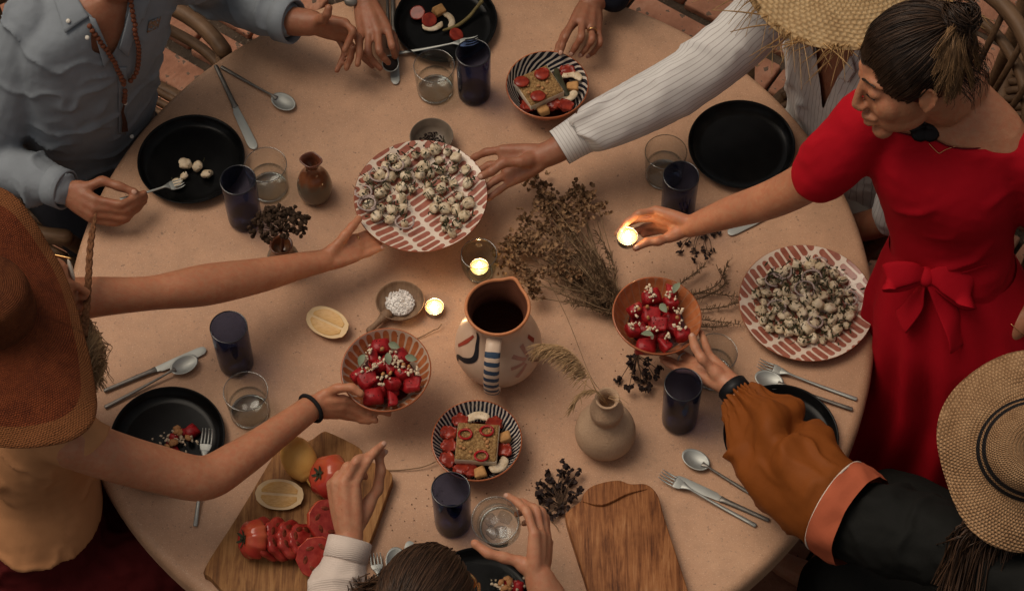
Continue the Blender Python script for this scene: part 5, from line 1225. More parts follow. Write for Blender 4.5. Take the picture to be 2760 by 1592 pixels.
for c, ax, r_ in ((X(158, 505, .067), X(165, 508, .067) - X(70, 472, .055), .0405), (X(772, 55, .118), X(838, 62, .130) - X(680, 25, .095), .0465)): part('cuff', ring_on(c, ax, r_, .040, .0045, ell=(1, .95)), M_BLUESH, shirt, world=True)
t = NT('embroidery'); v = t.co(); n = t.noise(v, 160, 3); M_EMB = t.out(t.ramp(n, [(.40, (.225, .25, .275)), (.47, (.09, .06, .05)), (.53, (.36, .25, .11)), (.58, (.26, .07, .04)), (.62, (.225, .25, .275))]), .8)
part('chest_emblem', patch(BV1, [(400, 56), (432, 44), (424, 74), (394, 88)], .0028, (6, 6), .0008), M_EMB, shirt, world=True, label='small embroidered crest in gold, red and dark thread')
nk = thing('bead_necklace', 'long necklace of brown wooden beads with a tassel on the blue shirt', 'necklace', hit(BV1, 330, 222, .01)); O = ORG[nk.name]; M_BEAD = plain('wood_bead', (.17, .055, .026), .4, .2, 60)
V, F = ball((0, 0, 0), .0058, 2); bme = mesh_from(V, F); bme.materials.append(M_BEAD)
for path, lift in (([(346, -12), (352, 40), (360, 80), (367, 130), (360, 185), (334, 222)], .010), ([(240, 70), (268, 112), (293, 146), (314, 190), (328, 222)], .010)):
    C = catmull(np.array(path, float), 30); P = np.array([hit(BV1, x, y, lift) for x, y in C]); s = np.concatenate([[0], np.cumsum(np.linalg.norm(np.diff(P, axis=0), axis=1))])
    for q in np.arange(0, s[-1], .0108): o = part('bead', None, M_BEAD, nk, me=bme); o.location = np.array([np.interp(q, s, P[:, k]) for k in range(3)]) - O
for y in (236, 246, 256, 265): o = part('bead', None, M_BEAD, nk, me=bme); o.location = hit(BV1, 330 - (y - 236) * .1, y, .011) - O
tp = [];
for k in range(26): a = rng.normal(0, 3.2); tp.append([hit(BV1, 328 + a * .2, 270, .010), hit(BV1, 329 + a * .6, 295, .010), hit(BV1, 330 + a, 322, .009), hit(BV1, 332 + a * 1.5, 350, .007)])
V, F = strands(tp, [.0011] * 4); part('tassel', (V - O, F), plain('tassel_thread', (.10, .045, .028), .8), nk)
M_NAVYTR = cloth('dark_trousers', (.018, .018, .022)); hp1 = tr1['C'][-1]
part('trousers', fuse(legs_seated(hp1, f1, l1, foot=False, rb=.082) + [ball(hp1, (.17, .15, .12), 3)], .009, 3), M_NAVYTR, p1, world=True)
V, F = strands([[L1((-.01, 0, .03)) + s_ * .099 * unit(d) * [1, 1, .9] for s_ in (1, 1.02, 1.03)] for d in rng.normal(0, 1, (700, 3)) + [0, 0, .9]], [.004, .003, .002]); part('hair', join([(V, F), ball(L1((-.022, 0, .042)), np.array([.096, .078, .084]), 3, np.array([f1, l1, z_]))]), H_DARK, p1, world=True)

# =================================================================== 2: person on the far side, both hands on the table
p2 = person('person in dark navy sleeves with a gold ring, hands at the far bowl and plate', (-.02, 3.50))
f2, l2 = np.array([0, -1.0, 0]), np.array([1.0, 0, 0])
HCc = dict(thumb=[(1030, 62, .050), (1058, 100, .044), (1066, 130, .038), (1064, 152, .036)], index=[(1046, 80, .070), (1057, 124, .074), (1062, 142, .056), (1065, 152, .046)], middle=[(1018, 84, .074), (1022, 138, .078), (1036, 158, .060), (1047, 169, .048)],
           ring=[(994, 88, .068), (992, 142, .070), (1006, 166, .052), (1025, 184, .042)], pinky=[(974, 88, .056), (970, 134, .052), (984, 160, .034), (1004, 180, .022)])
HD = dict(thumb=[(1545, 62, .048), (1522, 96, .046), (1508, 124, .052), (1502, 140, .056)], index=[(1546, 56, .082), (1524, 100, .090), (1515, 126, .078), (1511, 143, .070)], middle=[(1570, 58, .084), (1566, 102, .090), (1550, 128, .070), (1540, 145, .056)],
          ring=[(1594, 66, .078), (1596, 108, .082), (1578, 134, .060), (1566, 148, .046)], pinky=[(1612, 80, .066), (1618, 116, .066), (1600, 140, .044), (1586, 151, .032)])
C2 = np.array([[-.02, 3.50, 1.20], [-.02, 3.50, 1.15], [-.02, 3.52, .98], [-.02, 3.55, .75], [-.02, 3.58, .52]]); hp2, L2 = head_parts(np.array([-.02, 3.46, 1.40]), [0, -1, -.25], z_, 1.0, np.array([-.02, 3.50, 1.22]))
a2r = [(1045, -300, .34), (930, -230, .10), (950, -90, .075), (985, 8, .062)]; a2l = [(1560, -300, .34), (1720, -220, .10), (1660, -60, .070), (1592, 12, .066)]
part('body', fuse(hp2 + [loft(C2, [.07, .17, .18, .16, .16], [.05, .07, .11, .11, .12], l2, f2), limb(a2r, [.045, .040, .034, .026]), limb(a2l, [.045, .040, .034, .026])] + hand_parts((985, 8, .064), HCc, 1.02) + hand_parts((1592, 12, .068), HD, .98) + legs_seated(C2[-1], f2, l2), .0036, 3), SK_BROWN, p2, world=True)
part('fingernails', join(nails_of(HD, ['index', 'middle', 'ring', 'pinky'], .95)), M_NAIL, p2, world=True)
M_NAVYSH = cloth('navy_cloth', (.012, .014, .022))
part('shirt', wrinkle(fuse([loft(C2, [.08, .18, .19, .17, .17], [.06, .08, .12, .12, .13], l2, f2), wlimb(XX(a2r[:3]), [.060, .054, .048], 16, 5), wlimb(XX(a2l[:3] + [(1652, -20, .068)]), [.060, .054, .044, .042], 16, 5)], .008, 4), folds(.005, 2)), M_NAVYSH, p2, world=True)
part('trousers', fuse(legs_seated(C2[-1], f2, l2, foot=False, rb=.082), .010, 3), M_NAVYTR, p2, world=True)
part('hair', ball(L2((-.024, 0, .042)), np.array([.098, .081, .086]), 3, np.array([f2, l2, z_])), H_DARK, p2, world=True)
part('gold_ring', ring_on(X(1596, 84, .082), X(1594, 66, .078) - X(1596, 108, .082), .0098, .0035, .0012), M_GOLD, p2, world=True)
ws = part('watch_strap', ring_on(X(976, -8, .064), X(985, 8, .062) - X(950, -90, .075), .0290, .016, .003, ell=(1, .85)), M_BLACK, p2, world=True)
part('watch_case', ball(X(946, 4, .078), (.015, .012, .005), 3, np.array([CR, CU, -CF])), M_STEEL_D, ws, world=True)

# =================================================================== 3: man in the striped white shirt and frayed straw hat
p3 = person('man in a striped white shirt stretching his arm to the held plate', (.80, 2.98))
f3, l3 = unit([-.87, -.50, 0]), unit([.50, -.87, 0])
HE = dict(thumb=[(1404, 436, .142), (1358, 438, .146), (1325, 462, .140), (1298, 475, .128)], index=[(1352, 404, .122), (1310, 410, .110), (1280, 424, .092), (1258, 440, .076)], middle=[(1358, 440, .108), (1318, 446, .090), (1288, 462, .078), (1262, 476, .070)],
          ring=[(1366, 470, .098), (1336, 486, .084), (1312, 504, .076), (1290, 520, .070)], pinky=[(1376, 492, .092), (1346, 513, .082), (1320, 532, .076), (1300, 540, .072)])
arm3 = [(2178, -42, .34), (2040, 62, .31), (1905, 180, .245), (1725, 286, .19), (1600, 345, .158), (1500, 404, .132), (1452, 424, .122)]
C3 = XX([(2365, -70, .40), (2365, -20, .36), (2325, 100, .24), (2302, 225, .08), (2305, 330, -.08), (2315, 420, -.24)])
hc3 = X(2330, -130, .5) - [0, 0, .085]; hp3, L3 = head_parts(hc3, f3 + [0, 0, -.35], z_, 1.0, C3[0])
part('body', fuse(hp3 + [loft(C3, [.065, .165, .180, .165, .160, .165], [.05, .075, .105, .105, .110, .115], l3, f3), limb(arm3, [.050, .048, .043, .040, .034, .028, .026]), wlimb([C3[1] + l3 * .19, C3[2] + l3 * .26 + f3 * .02, C3[4] + l3 * .24 + f3 * .06, C3[5] + l3 * .12 + f3 * .22], [.048, .043, .036, .028])] + hand_parts((1450, 426, .124), HE, 1.06) + legs_seated(C3[-1], f3, l3), .0036, 3), SK_BROWN, p3, world=True)
part('fingernails', join(nails_of(HE, ['thumb'], 1.05)), M_NAIL, p3, world=True)
def stripe_mat(name, mode):
    t = NT(name); v = t.co(); n = t.noise(v, 10, 4); c = t.ramp(n, [(.3, (.55, .525, .495)), (.7, (.645, .62, .59))])
    if mode == 'sleeve': s = t.st(); k = t.math('FRACT', t.math('MULTIPLY', s[1], 34 / (2 * math.pi)))
    elif mode == 'cuff': s = t.st(); k = t.math('FRACT', t.math('DIVIDE', s[0], .0072))
    else: q = t.sep(t.mapping(v, (1, 1, 1), (0, 0, R_(60)))); k = t.math('FRACT', t.math('DIVIDE', q[0], .0115))
    c = t.mix(t.math('MULTIPLY', t.math('LESS_THAN', k, .15), .55), c, (.20, .15, .14))
    return t.out(c, .8, t.bump(t.noise(v, 800, 2), .2, .0006), Sheen_Weight=.1)
M_STS, M_STC, M_STB = stripe_mat('striped_cotton_sleeve', 'sleeve'), stripe_mat('striped_cotton_cuff', 'cuff'), stripe_mat('striped_cotton', 'torso')
SH3 = wrinkle(fuse([loft(C3, [.075, .175, .192, .180, .178, .190], [.06, .085, .117, .120, .125, .135], l3, f3), wlimb([C3[1] + l3 * .19, C3[2] + l3 * .26 + f3 * .02, C3[4] + l3 * .24 + f3 * .06], [.066, .062, .056], 16, 4), wlimb(XX(arm3[:2]), [.070, .068], 16, 3)], .0065, 4), lambda V, N: drape(.014, 6, (.9, -.6, .15), .060)(V, N))
BV3 = bvh_of(SH3)
shirt3 = part('shirt', cut(SH3, [(2196, 40), (2200, 150), (2212, 240), (2216, 300), (2236, 255), (2262, 200), (2300, 150), (2330, 60)]), M_STB, p3, world=True)
for c in ([(2120, 120), (2160, 140), (2200, 152), (2196, 100)], [(2262, 205), (2300, 150), (2310, 190), (2292, 220)]): part('collar_flap', patch(BV3, c, .008, (8, 8), .002, .003), M_STB, shirt3, world=True)
SS = []; sp = XX(arm3[1:5] + [(1572, 358, .150)]); sm = tube(sp, [.070, .066, .064, .056, .043], 64, 16, False, st=SS); sm = wrinkle(sm, lambda V, N: drape(.015, 3, (.75, .25, .9), .16, 1.0, 2.0, .05)(V, N) + drape(.010, 7, (-.5, .9, .3), .13, .9, 2.2, .05)(V, N))
part('sleeve', sm, M_STS, shirt3, world=True, st=SS[0])
SS = []; cp_ = XX([(1580, 354, .152), (1545, 375, .144), (1508, 398, .135)]); cf = tube(cp_, [.0440, .0415, .0400], 40, 5, False, st=SS); part('cuff', cf, M_STC, shirt3, world=True, st=SS[0])
part('trousers', fuse(legs_seated(C3[-1], f3, l3, foot=False, rb=.084), .010, 3), cloth('pale_linen_trousers', (.34, .30, .26)), p3, world=True)
part('sunglasses', join([ball(L3((.092, q * .034, -.004)), (.010, .030, .022), 2, np.array([unit(f3 + [0, 0, -.35]), l3, z_])) for q in (-1, 1)] + [wlimb([L3((.085, .062 * q, .004)), L3((0, .082 * q, .004))], [.0035, .003], 6, 2) for q in (-1, 1)]), M_BLACK, p3, world=True)
part('hair', ball(L3((-.024, 0, .040)), np.array([.097, .080, .086]), 3, np.array([f3, l3, z_])), H_DARK, p3, world=True)

# =================================================================== 4: woman in the red dress
p4 = person('woman in a red dress standing at the table and holding a lit tealight', (.84, 2.33))
f4, l4 = unit([-.45, -.89, 0]), unit([.89, -.45, 0])
HF = dict(thumb=[(1802, 640, .160), (1774, 650, .162), (1745, 652, .160), (1714, 667, .158)], index=[(1768, 566, .186), (1722, 576, .188), (1690, 598, .176), (1673, 620, .164)], middle=[(1770, 588, .164), (1718, 590, .154), (1684, 606, .146), (1663, 630, .142)],
          ring=[(1776, 606, .146), (1738, 612, .130), (1716, 622, .128), (1696, 632, .132)], pinky=[(1786, 620, .134), (1756, 628, .120), (1734, 634, .122)])
arm4 = [(2338, 322, .565), (2270, 410, .49), (2190, 480, .41), (2085, 535, .32), (1970, 572, .245), (1862, 610, .18)]; arm4l = [(2770, 420, .555), (2850, 600, .36), (2840, 770, .22), (2730, 880, .16), (2680, 915, .13)]
C4 = XX([(2575, 235, .650), (2558, 300, .605), (2548, 440, .485), (2556, 560, .36), (2566, 670, .265), (2576, 770, .17), (2584, 880, .06), (2588, 1000, -.10)])
up4, fw4 = np.array([-.16, .33, .93]), np.array([-.93, -.22, -.16]); hc4 = X(2456, 193, .75); hp4, L4 = head_parts(hc4, fw4, up4, 1.0, C4[0])
legs4 = [wlimb([C4[-1] + l4 * q * .09, C4[-1] + l4 * q * .085 + [0, 0, -.32], np.array([*(C4[-1] + l4 * q * .08)[:2], .09])], [.085, .058, .040]) for q in (-1, 1)] + [wlimb([np.array([*(C4[-1] + l4 * q * .08)[:2], .06]), np.array([*(C4[-1] + l4 * q * .08 + f4 * .14)[:2], .035])], [.036, .028]) for q in (-1, 1)]
hl4 = [limb([(2672, 918, .125), (2640, 945, .09), (2625, 965, .06)], [.026, .024, .018])] + [limb([(2655 + 8 * i, 930 + 6 * i, .11 - .01 * i), (2630 + 10 * i, 965 + 4 * i, .06 - .01 * i), (2622 + 10 * i, 985 + 3 * i, .03)], [.010, .008, .007]) for i in range(4)]
part('body', fuse(hp4 + [loft(C4, [.060, .150, .140, .120, .112, .140, .160, .160], [.050, .062, .095, .085, .082, .100, .115, .115], l4, f4), limb(arm4, [.044, .043, .041, .038, .032, .0225]), limb(arm4l, [.044, .040, .034, .028, .025])] + hand_parts((1860, 611, .178), HF, .97, .022) + hl4 + legs4, .0036, 3), SK_WARM, p4, world=True)
part('fingernails', join(nails_of(HF, ['thumb', 'index'], .95)), M_NAIL, p4, world=True)
M_RED = cloth('red_cloth', (.40, .005, .013), .8, 900, .08, .15, 12)
DR = wrinkle(fuse([loft(C4[1:], [.158, .152, .134, .122, .145, .155, .15], [.070, .110, .098, .092, .108, .115, .11], l4, f4), wlimb(XX(arm4[:2] + [(2212, 468, .425)]), [.064, .064, .060], 20, 5), wlimb(XX(arm4l[:2]), [.064, .062], 20, 5)], .0065, 6), lambda V, N: drape(.009, 9, (-.7, .4, 1), .085, .8, 1.6, .10)(V, N))
BV4 = bvh_of(DR)
NKL = [(2352, 150), (2380, 345), (2460, 366), (2519, 378), (2556, 394), (2608, 402), (2668, 392), (2760, 338), (2850, 250), (2700, 120)]
dress = part('dress_bodice', cut(DR, NKL, lambda C: C[:, 2] > TOP + .47), M_RED, p4, world=True)
# skirt with hanging folds
m_, n_ = 40, 120; th = np.arange(n_) * 2 * math.pi / n_; V = []
sk = [(.250, .128, .098), (.20, .150, .115), (.10, .182, .138), (-.05, .198, .152), (-.30, .225, .180), (-.55, .250, .205), (-.62, .255, .21)]; hs_ = np.array([q[0] for q in sk])[::-1]
for i in range(m_):
    h = .250 - .87 * i / (m_ - 1); a = np.interp(h, hs_, [q[1] for q in sk][::-1]); b = np.interp(h, hs_, [q[2] for q in sk][::-1]); cc = np.array([np.interp(TOP + h, C4[::-1, 2], C4[::-1, k]) for k in range(2)]); k_f = min(1, (.25 - h) / .25)
    w = 1 + k_f * (.055 * np.sin(th * 11 + 1.2 * np.sin(th * 3)) + .035 * np.sin(th * 17 + 2))
    V.append(np.stack([cc[0] + a * w * np.cos(th) * l4[0] + b * w * np.sin(th) * f4[0], cc[1] + a * w * np.cos(th) * l4[1] + b * w * np.sin(th) * f4[1], np.full(n_, TOP + h)], -1))
SKT = (np.vstack(V), grid_faces(m_, n_)); part('skirt', SKT, M_RED, dress, world=True); BVS = bvh_of(join([SKT, DR]))
kb = hit(BVS, 2506, 738, .012); bs, bu = unit(CR * .92 - CU * .25), unit(CU)
def ribbon(pts, w, th=.0035, n=14): return tube(np.array(pts), [(a, th) for a in w], n, 6, 'round', ref=-CF * .25 + CU)
bw = part('waist_bow', join([ball(kb, (.017, .020, .013), 3, np.array([CR, CU, -CF])), ribbon([kb, kb - CR * .030 + CU * .006 - CF * .016, kb - CR * .066 + CU * .002 - CF * .010, kb - CR * .072 - CU * .006, kb - CR * .040 - CU * .008 - CF * .002, kb], [.010, .022, .027, .026, .020, .010]),
     ribbon([kb, kb + CR * .030 - CU * .004 - CF * .018, kb + CR * .072 - CU * .022 - CF * .012, kb + CR * .080 - CU * .034, kb + CR * .044 - CU * .022 - CF * .002, kb], [.010, .026, .034, .033, .022, .010])]), M_RED, dress, world=True)
for pts in ([(2498, 752), (2484, 790), (2462, 830), (2440, 862)], [(2516, 752), (2540, 800), (2566, 860), (2580, 925)]): part('bow_tail', ribbon([hit(BVS, x, y, .012) for x, y in pts], [.010, .018, .022, .026]), M_RED, bw, world=True)
part('waist_seam', tube(np.array([hit(BVS, x, y, .0015) for x, y in catmull(np.array([(2400, 720), (2450, 738), (2506, 744), (2580, 736), (2660, 712)], float), 8)]), .0022, 6), M_RED, dress, world=True)
part('neckline', tube(np.array([hit(BV4, x, y, .0015) for x, y in catmull(np.array(NKL[1:9], float), 6)]), .0016, 6), cloth('red_binding', (.10, .006, .010)), dress, world=True)
M_CHAIN = M_GOLD
part('necklace_chain', tube(np.array([hit(BV4, x, y, .003) for x, y in [(2504, 385), (2516, 398), (2530, 411), (2536, 411), (2550, 402), (2575, 396)]]), .0006, 5, 3), M_GOLD, p4, world=True)
# hair swept back into a knot with blond ends
Ax4 = np.array([unit(fw4), np.cross(unit(up4 - unit(fw4) * (up4 @ unit(fw4))), unit(fw4)), unit(up4 - unit(fw4) * (up4 @ unit(fw4)))]); fw, lw, uw = Ax4
def onskull(d, k=1.0): d = unit(d); return L4((-.016, 0, .032)) + k * (d[0] * .100 * fw + d[1] * .079 * lw + d[2] * .089 * uw)
bd = unit(np.array([-.64, .36, .68])); sp_ = []
CAP4 = ball(onskull((0, 0, 0.001), 0.0), (.1015, .0805, .0905), 5, Ax4); BVC = bvh_of(CAP4)
for x, y in catmull(np.array([(2322, 128), (2322, 150), (2334, 169), (2356, 186), (2371, 224), (2388, 254), (2427, 288), (2466, 308), (2500, 300)], float), 90):
    for _ in range(1):
        p0 = hit(BVC, x + random.gauss(0, 3), y + random.gauss(0, 3), .0); q0 = p0 - L4((-.016, 0, .032)); d0 = unit(np.array([q0 @ fw / .100, q0 @ lw / .079, q0 @ uw / .089])); sp_.append(np.array([onskull(unit(d0 * (1 - q) + bd * q), 1.012 + .06 * math.sin(math.pi * q) ** .8 + .003 * random.random()) for q in np.linspace(0, 1, 9)]) + rng.normal(0, .0008, 3))
for _ in range(2600):
    a = random.uniform(-2.5, 2.5); zc = random.uniform(-.15, 1.0); d0 = np.array([math.cos(a * .9), math.sin(a * .9), 0]) * math.sqrt(max(0, 1 - min(1, zc) ** 2)) + [0, 0, zc]
    if d0[0] > .60 and d0[2] < .52: continue
    if abs(d0[1]) > .6 and d0[2] < -.02 and d0[0] > -.25: continue
    pth = []
    for q in np.linspace(0, 1, 9):
        d = unit(d0 * (1 - q) + bd * q + np.array([0, d0[1] * .25, .10]) * math.sin(math.pi * q)); pth.append(onskull(d, 1.035 + .035 * math.sin(math.pi * min(1, q + .15)) + .004 * random.random()))
    sp_.append(np.array(pth) + rng.normal(0, .0016, 3) + np.linspace(0, 1, 9)[:, None] * rng.normal(0, .0030, 3))
hair4 = part('hair', cut(CAP4, [(2200, 150), (2311, 168), (2352, 182), (2384, 240), (2430, 290), (2480, 304), (2545, 330), (2545, 420), (2200, 420)]), H_DARK, p4, world=True)
hpart('hair_strands', sp_, np.array([.0006, .0010, .0012, .0013, .0013, .0013, .0012, .0012, .0010]), H_DARK, hair4)
kc = onskull(bd, 1.16); kn = []
for _ in range(260):
    a0 = random.uniform(0, 6.28); tl = rng.normal(0, .35, 3); M = axes_to(unit(kc - hc4) + tl * .5); q = random.uniform(.014, .034); a = np.linspace(a0, a0 + 3.6, 9); kn.append((M @ np.stack([q * np.cos(a), q * np.sin(a), .012 * np.sin(a * 1.5 + a0) + random.uniform(-.012, .018)])).T + kc)
LOCKS = [(x + random.gauss(0, 6), y + random.gauss(0, 12), random.uniform(2.5, 5.5), random.uniform(0, 6)) for x, y in ((2490, 205), (2508, 235), (2522, 250), (2530, 210), (2546, 258), (2560, 235), (2575, 262), (2592, 250), (2606, 240), (2622, 248), (2640, 236), (2655, 210), (2668, 180), (2500, 170), (2645, 140), (2612, 200))]
hpart('hair_knot', kn, .0014, H_DARK, hair4); kn = []
for k in range(1300):
    li = random.randrange(len(LOCKS)); px, py, lw0, ph0 = LOCKS[li]; tq = random.uniform(.72, 1.06); px = 2580 + (px - 2580) * tq + random.gauss(0, lw0); py = 90 + (py - 90) * tq + random.gauss(0, 5)
    e = hit(BVC, px, py, .014 + .010 * ((li * 7) % 5) / 5); m = (kc + e) / 2 - CF * (.016 + .012 * ((li * 3) % 4) / 4) + rng.normal(0, .0016, 3); C = catmull(np.array([kc + rng.normal(0, .007, 3), m, e]), 4); wv_ = np.sin(np.linspace(0, 5.0, 9) + ph0) * np.linspace(0, 1, 9) * .010
    kn.append(C + wv_[:, None] * CR * .8 + wv_[:, None] * CU * .3); continue
    px, py = random.choice([(2520, 245), (2548, 250), (2585, 255), (2606, 240), (2640, 236), (2528, 225), (2560, 262), (2640, 130), (2660, 200), (2535, 85), (2620, 190), (2500, 215), (2590, 265)]); px += random.gauss(0, 13); py += random.gauss(0, 14); e = hit(BVC, px, py, random.uniform(.012, .026)); m = (kc + e) / 2 - CF * random.uniform(.012, .030) + rng.normal(0, .003, 3)
    kn.append(catmull(np.array([kc + rng.normal(0, .010, 3), m, e + rng.normal(0, .003, 3)]), 4))
hpart('blond_hair_ends', kn, np.linspace(.0010, .0004, 9), H_STREAK, hair4, 'loose blond ends fanning from the dark knot'); kn = []
for k in range(150):
    d0 = unit(np.array([-.75 + random.gauss(0, .25), .55 * random.choice([-1, 1, 1]) + random.gauss(0, .3), -.25 + random.gauss(0, .3)])); p = onskull(d0, 1.03); e = p + np.array([.02, -.012, -.035]) * random.uniform(.4, 1.6) + rng.normal(0, .008, 3); kn.append(catmull(np.array([p, (p + e) / 2 + unit(p - hc4) * .012, e]), 4))
for k in range(900):
    px, py = random.uniform(2590, 2745), random.uniform(120, 300); e = hit(BVC, px, py, random.uniform(.004, .020)); p = kc + rng.normal(0, .014, 3); kn.append(catmull(np.array([p, (p + e) / 2 - CF * random.uniform(.010, .022) + rng.normal(0, .004, 3), e + rng.normal(0, .004, 3)]), 4))
hpart('loose_hair', kn, np.linspace(.0008, .0003, 9), H_BROWN, hair4)
part('eyebrow', wlimb([L4((.090, .012 * q, .024)) if i == 0 else L4((.090 - .006 * i, (.012 + .017 * i) * q, .028 - .002 * i)) for q in (1,) for i in range(3)], [.0026, .0030, .0016], 6, 3), H_BROWN, p4, world=True)
part('eyelash', wlimb([L4((.090 - .004 * i, .018 + .012 * i, -.006)) for i in range(3)], [.0012, .0016, .0012], 6, 3), H_DARK, p4, world=True)
ec = hit(BV4, 2492, 350, .012); M_EAR = plain('earring', (.006, .002, .002), .35, .3, 60)
ea = part('earring', join([ball(ec + CR * dx * 1.35 + CU * dy * 1.25, (.0185, .0175, .0045), 2, np.array([CR, CU, -CF])) for dx, dy in ((-.010, .0), (.010, .0), (0, .012), (-.006, -.010), (.007, -.010))]), M_EAR, p4, world=True, label='dark flower shaped earring'); part('ear_stud', ball(ec + CU * .030 - CF * .004, .0035, 2), M_GOLD, ea, world=True)
part('bracelet_chain', ring_on(X(2735, 878, .165), X(2730, 880, .16) - X(2840, 770, .22), .031, .0015, .0008), M_GOLD, p4, world=True)

# =================================================================== 5: person in the banded hat with the mustard sleeve
p5 = person('person with long dark hair and a mustard balloon sleeve holding the orange bowl', (1.02, 1.80))
f5, l5 = unit([-.85, .53, 0]), unit([-.53, -.85, 0])
HK = dict(thumb=[(1918, 992, .158), (1892, 966, .176), (1874, 936, .180), (1866, 908, .172)], index=[(1914, 962, .140), (1905, 938, .132), (1898, 918, .128), (1890, 896, .124)], middle=[(1892, 985, .124), (1852, 962, .098), (1822, 940, .090), (1800, 925, .088)],
          ring=[(1876, 994, .118), (1836, 984, .096), (1806, 972, .088), (1785, 962, .086)], pinky=[(1868, 1002, .122), (1832, 998, .108), (1804, 982, .102), (1786, 972, .100)])
C5 = np.array([[.99, 1.79, 1.13], [1.0, 1.78, 1.08], [1.02, 1.77, .95], [1.05, 1.76, .75], [1.07, 1.75, .53]]); hc5 = X(2800, 1215, .50) + np.array([.02, .01, -.055]); hp5, L5 = head_parts(hc5, f5 + [0, 0, -.3], z_, .98, C5[0])
arm5 = [tuple(C5[1] + l5 * .17), tuple(X(2560, 1470, .27)), tuple(X(2330, 1415, .22)), tuple(X(2140, 1260, .17)), tuple(X(1990, 1060, .145)), tuple(X(1955, 1030, .140))]; arm5 = np.array(arm5)
part('body', fuse(hp5 + [loft(C5, [.06, .145, .15, .14, .15], [.05, .06, .09, .09, .10], l5, f5), wlimb(arm5, [.042, .040, .037, .034, .026, .024]), wlimb([C5[1] - l5 * .17, C5[2] - l5 * .22 + f5 * .05, C5[3] - l5 * .12 + f5 * .2], [.042, .037, .028])] + hand_parts((1962, 1036, .142), HK, 1.0, .023) + legs_seated(C5[-1], f5, l5), .0036, 3), SK_LIGHT, p5, world=True)
part('fingernails', join(nails_of(HK, ['thumb'], .95)), M_NAIL, p5, world=True)
part('finger_ring', ring_on(X(1838, 964, .098), X(1852, 962, .098) - X(1822, 940, .090), .0104, .004, .0015), M_STEEL, p5, world=True)
part('dress', wrinkle(fuse([loft(C5, [.075, .160, .170, .165, .185], [.06, .075, .105, .110, .13], l5, f5), wlimb(np.array([arm5[0], arm5[1], X(2420, 1435, .235), X(2310, 1402, .212)]), [.066, .080, .086, .076], 24, 5)], .007, 4), lambda V, N: drape(.016, 12, (.8, -.3, .6), .07)(V, N)), cloth('black_cloth', (.009, .009, .008), .75), p5, world=True)
part('skirt', fuse(legs_seated(C5[-1], f5, l5, foot=False, rb=.095) + [ball(C5[-1], (.2, .2, .14), 3)], .010, 3), bpy.data.materials['black_cloth'], p5, world=True)
M_MUST = cloth('mustard_cotton', (.20, .055, .010), .6, 900, .10, .25, 16); M_CORAL = cloth('coral_cotton', (.40, .098, .046), .8)
# balloon sleeve: gathered at the wrist, pleats opening towards the band
sc = XX([(1996, 1076, .145), (2020, 1108, .148), (2062, 1168, .160), (2128, 1258, .185), (2205, 1330, .205), (2262, 1368, .212)]); sr = np.array([(.0285, .026), (.050, .044), (.092, .078), (.114, .094), (.108, .090), (.098, .084)])
SMV, SMF = tube(sc, sr, 120, 10, False, ref=(0, 0, 1)); mm = len(SMV) // 120; th = np.tile(np.arange(120) * 2 * math.pi / 120, mm); s_ = np.repeat(np.linspace(0, 1, mm), 120)
pl = .30 * np.exp(-(s_ / .30) ** 2) * np.abs(np.sin(th * 11 + 1.1 * np.sin(th * 5))) + .20 * np.sin(th * 5 + 1.3 * np.sin(s_ * 5)) * np.sin(math.pi * np.clip(s_ * 1.1, 0, 1))
Nn = vnormals(SMV, SMF); SMV = SMV + Nn * (pl * .055 + (drape(.026, 31, (.6, -.75, .3), .075, .9, 2.2, .08)(SMV, Nn) + drape(.016, 37, (.8, .6, .2), .06, .9, 2.4, .05)(SMV, Nn)) * np.clip(s_ * 3, 0, 1) * np.clip((1 - s_) * 4, .2, 1) + np.clip(np.cos(th - 5.6), 0, 1) ** .7 * (-.026 * np.exp(-((s_ - .52 - .10 * np.sin(th - 5.6)) / .030) ** 2) + .012 * np.exp(-((s_ - .42 - .10 * np.sin(th - 5.6)) / .08) ** 2)))[:, None]
sv5 = part('balloon_sleeve', (SMV, SMF), M_MUST, p5, world=True)
bc = XX([(2250, 1362, .212), (2285, 1385, .215), (2318, 1405, .22)]); part('sleeve_band', wrinkle(tube(bc, [(.103, .088), (.104, .089), (.098, .085)], 64, 8, False, ref=(0, 0, 1)), folds(.006, 3, (14, 14, 14))), M_CORAL, sv5, world=True)
part('band_piping', tube((lambda V: np.vstack([V, V[:1]]))(tube(bc[:2], [(.1045, .0895), (.1045, .0895)], 64, 1, False, ref=(0, 0, 1))[0][:64]), .0022, 6, 1, False), cloth('white_piping', (.62, .52, .43)), sv5, world=True)
wt = part('watch_strap', ring_on(X(1982, 1054, .144), X(1962, 1036, .142) - X(2020, 1108, .148), .0282, .026, .003, ell=(1.06, 1)), plain('watch_leather', (.008, .008, .009), .45), p5, world=True)
for k, (x, y, h) in enumerate(((2008, 1048, .165),)): part('strap_buckle', box(.0045, .024, .004, .001, (0, 0, 0)) if False else (lambda m: (m[0] @ np.stack([CR * .8 - CU * .6 * 0, CU, -CF], 0) + X(x, y, h), m[1]))(box(.005, .024, .003, .001)), M_GOLD, wt, world=True)
part('watch_case', ring_on(X(1966, 1088, .128), np.array([-.8, -.5, -.1]), .011, .005, .004), M_GOLD, wt, world=True)
hs5 = []
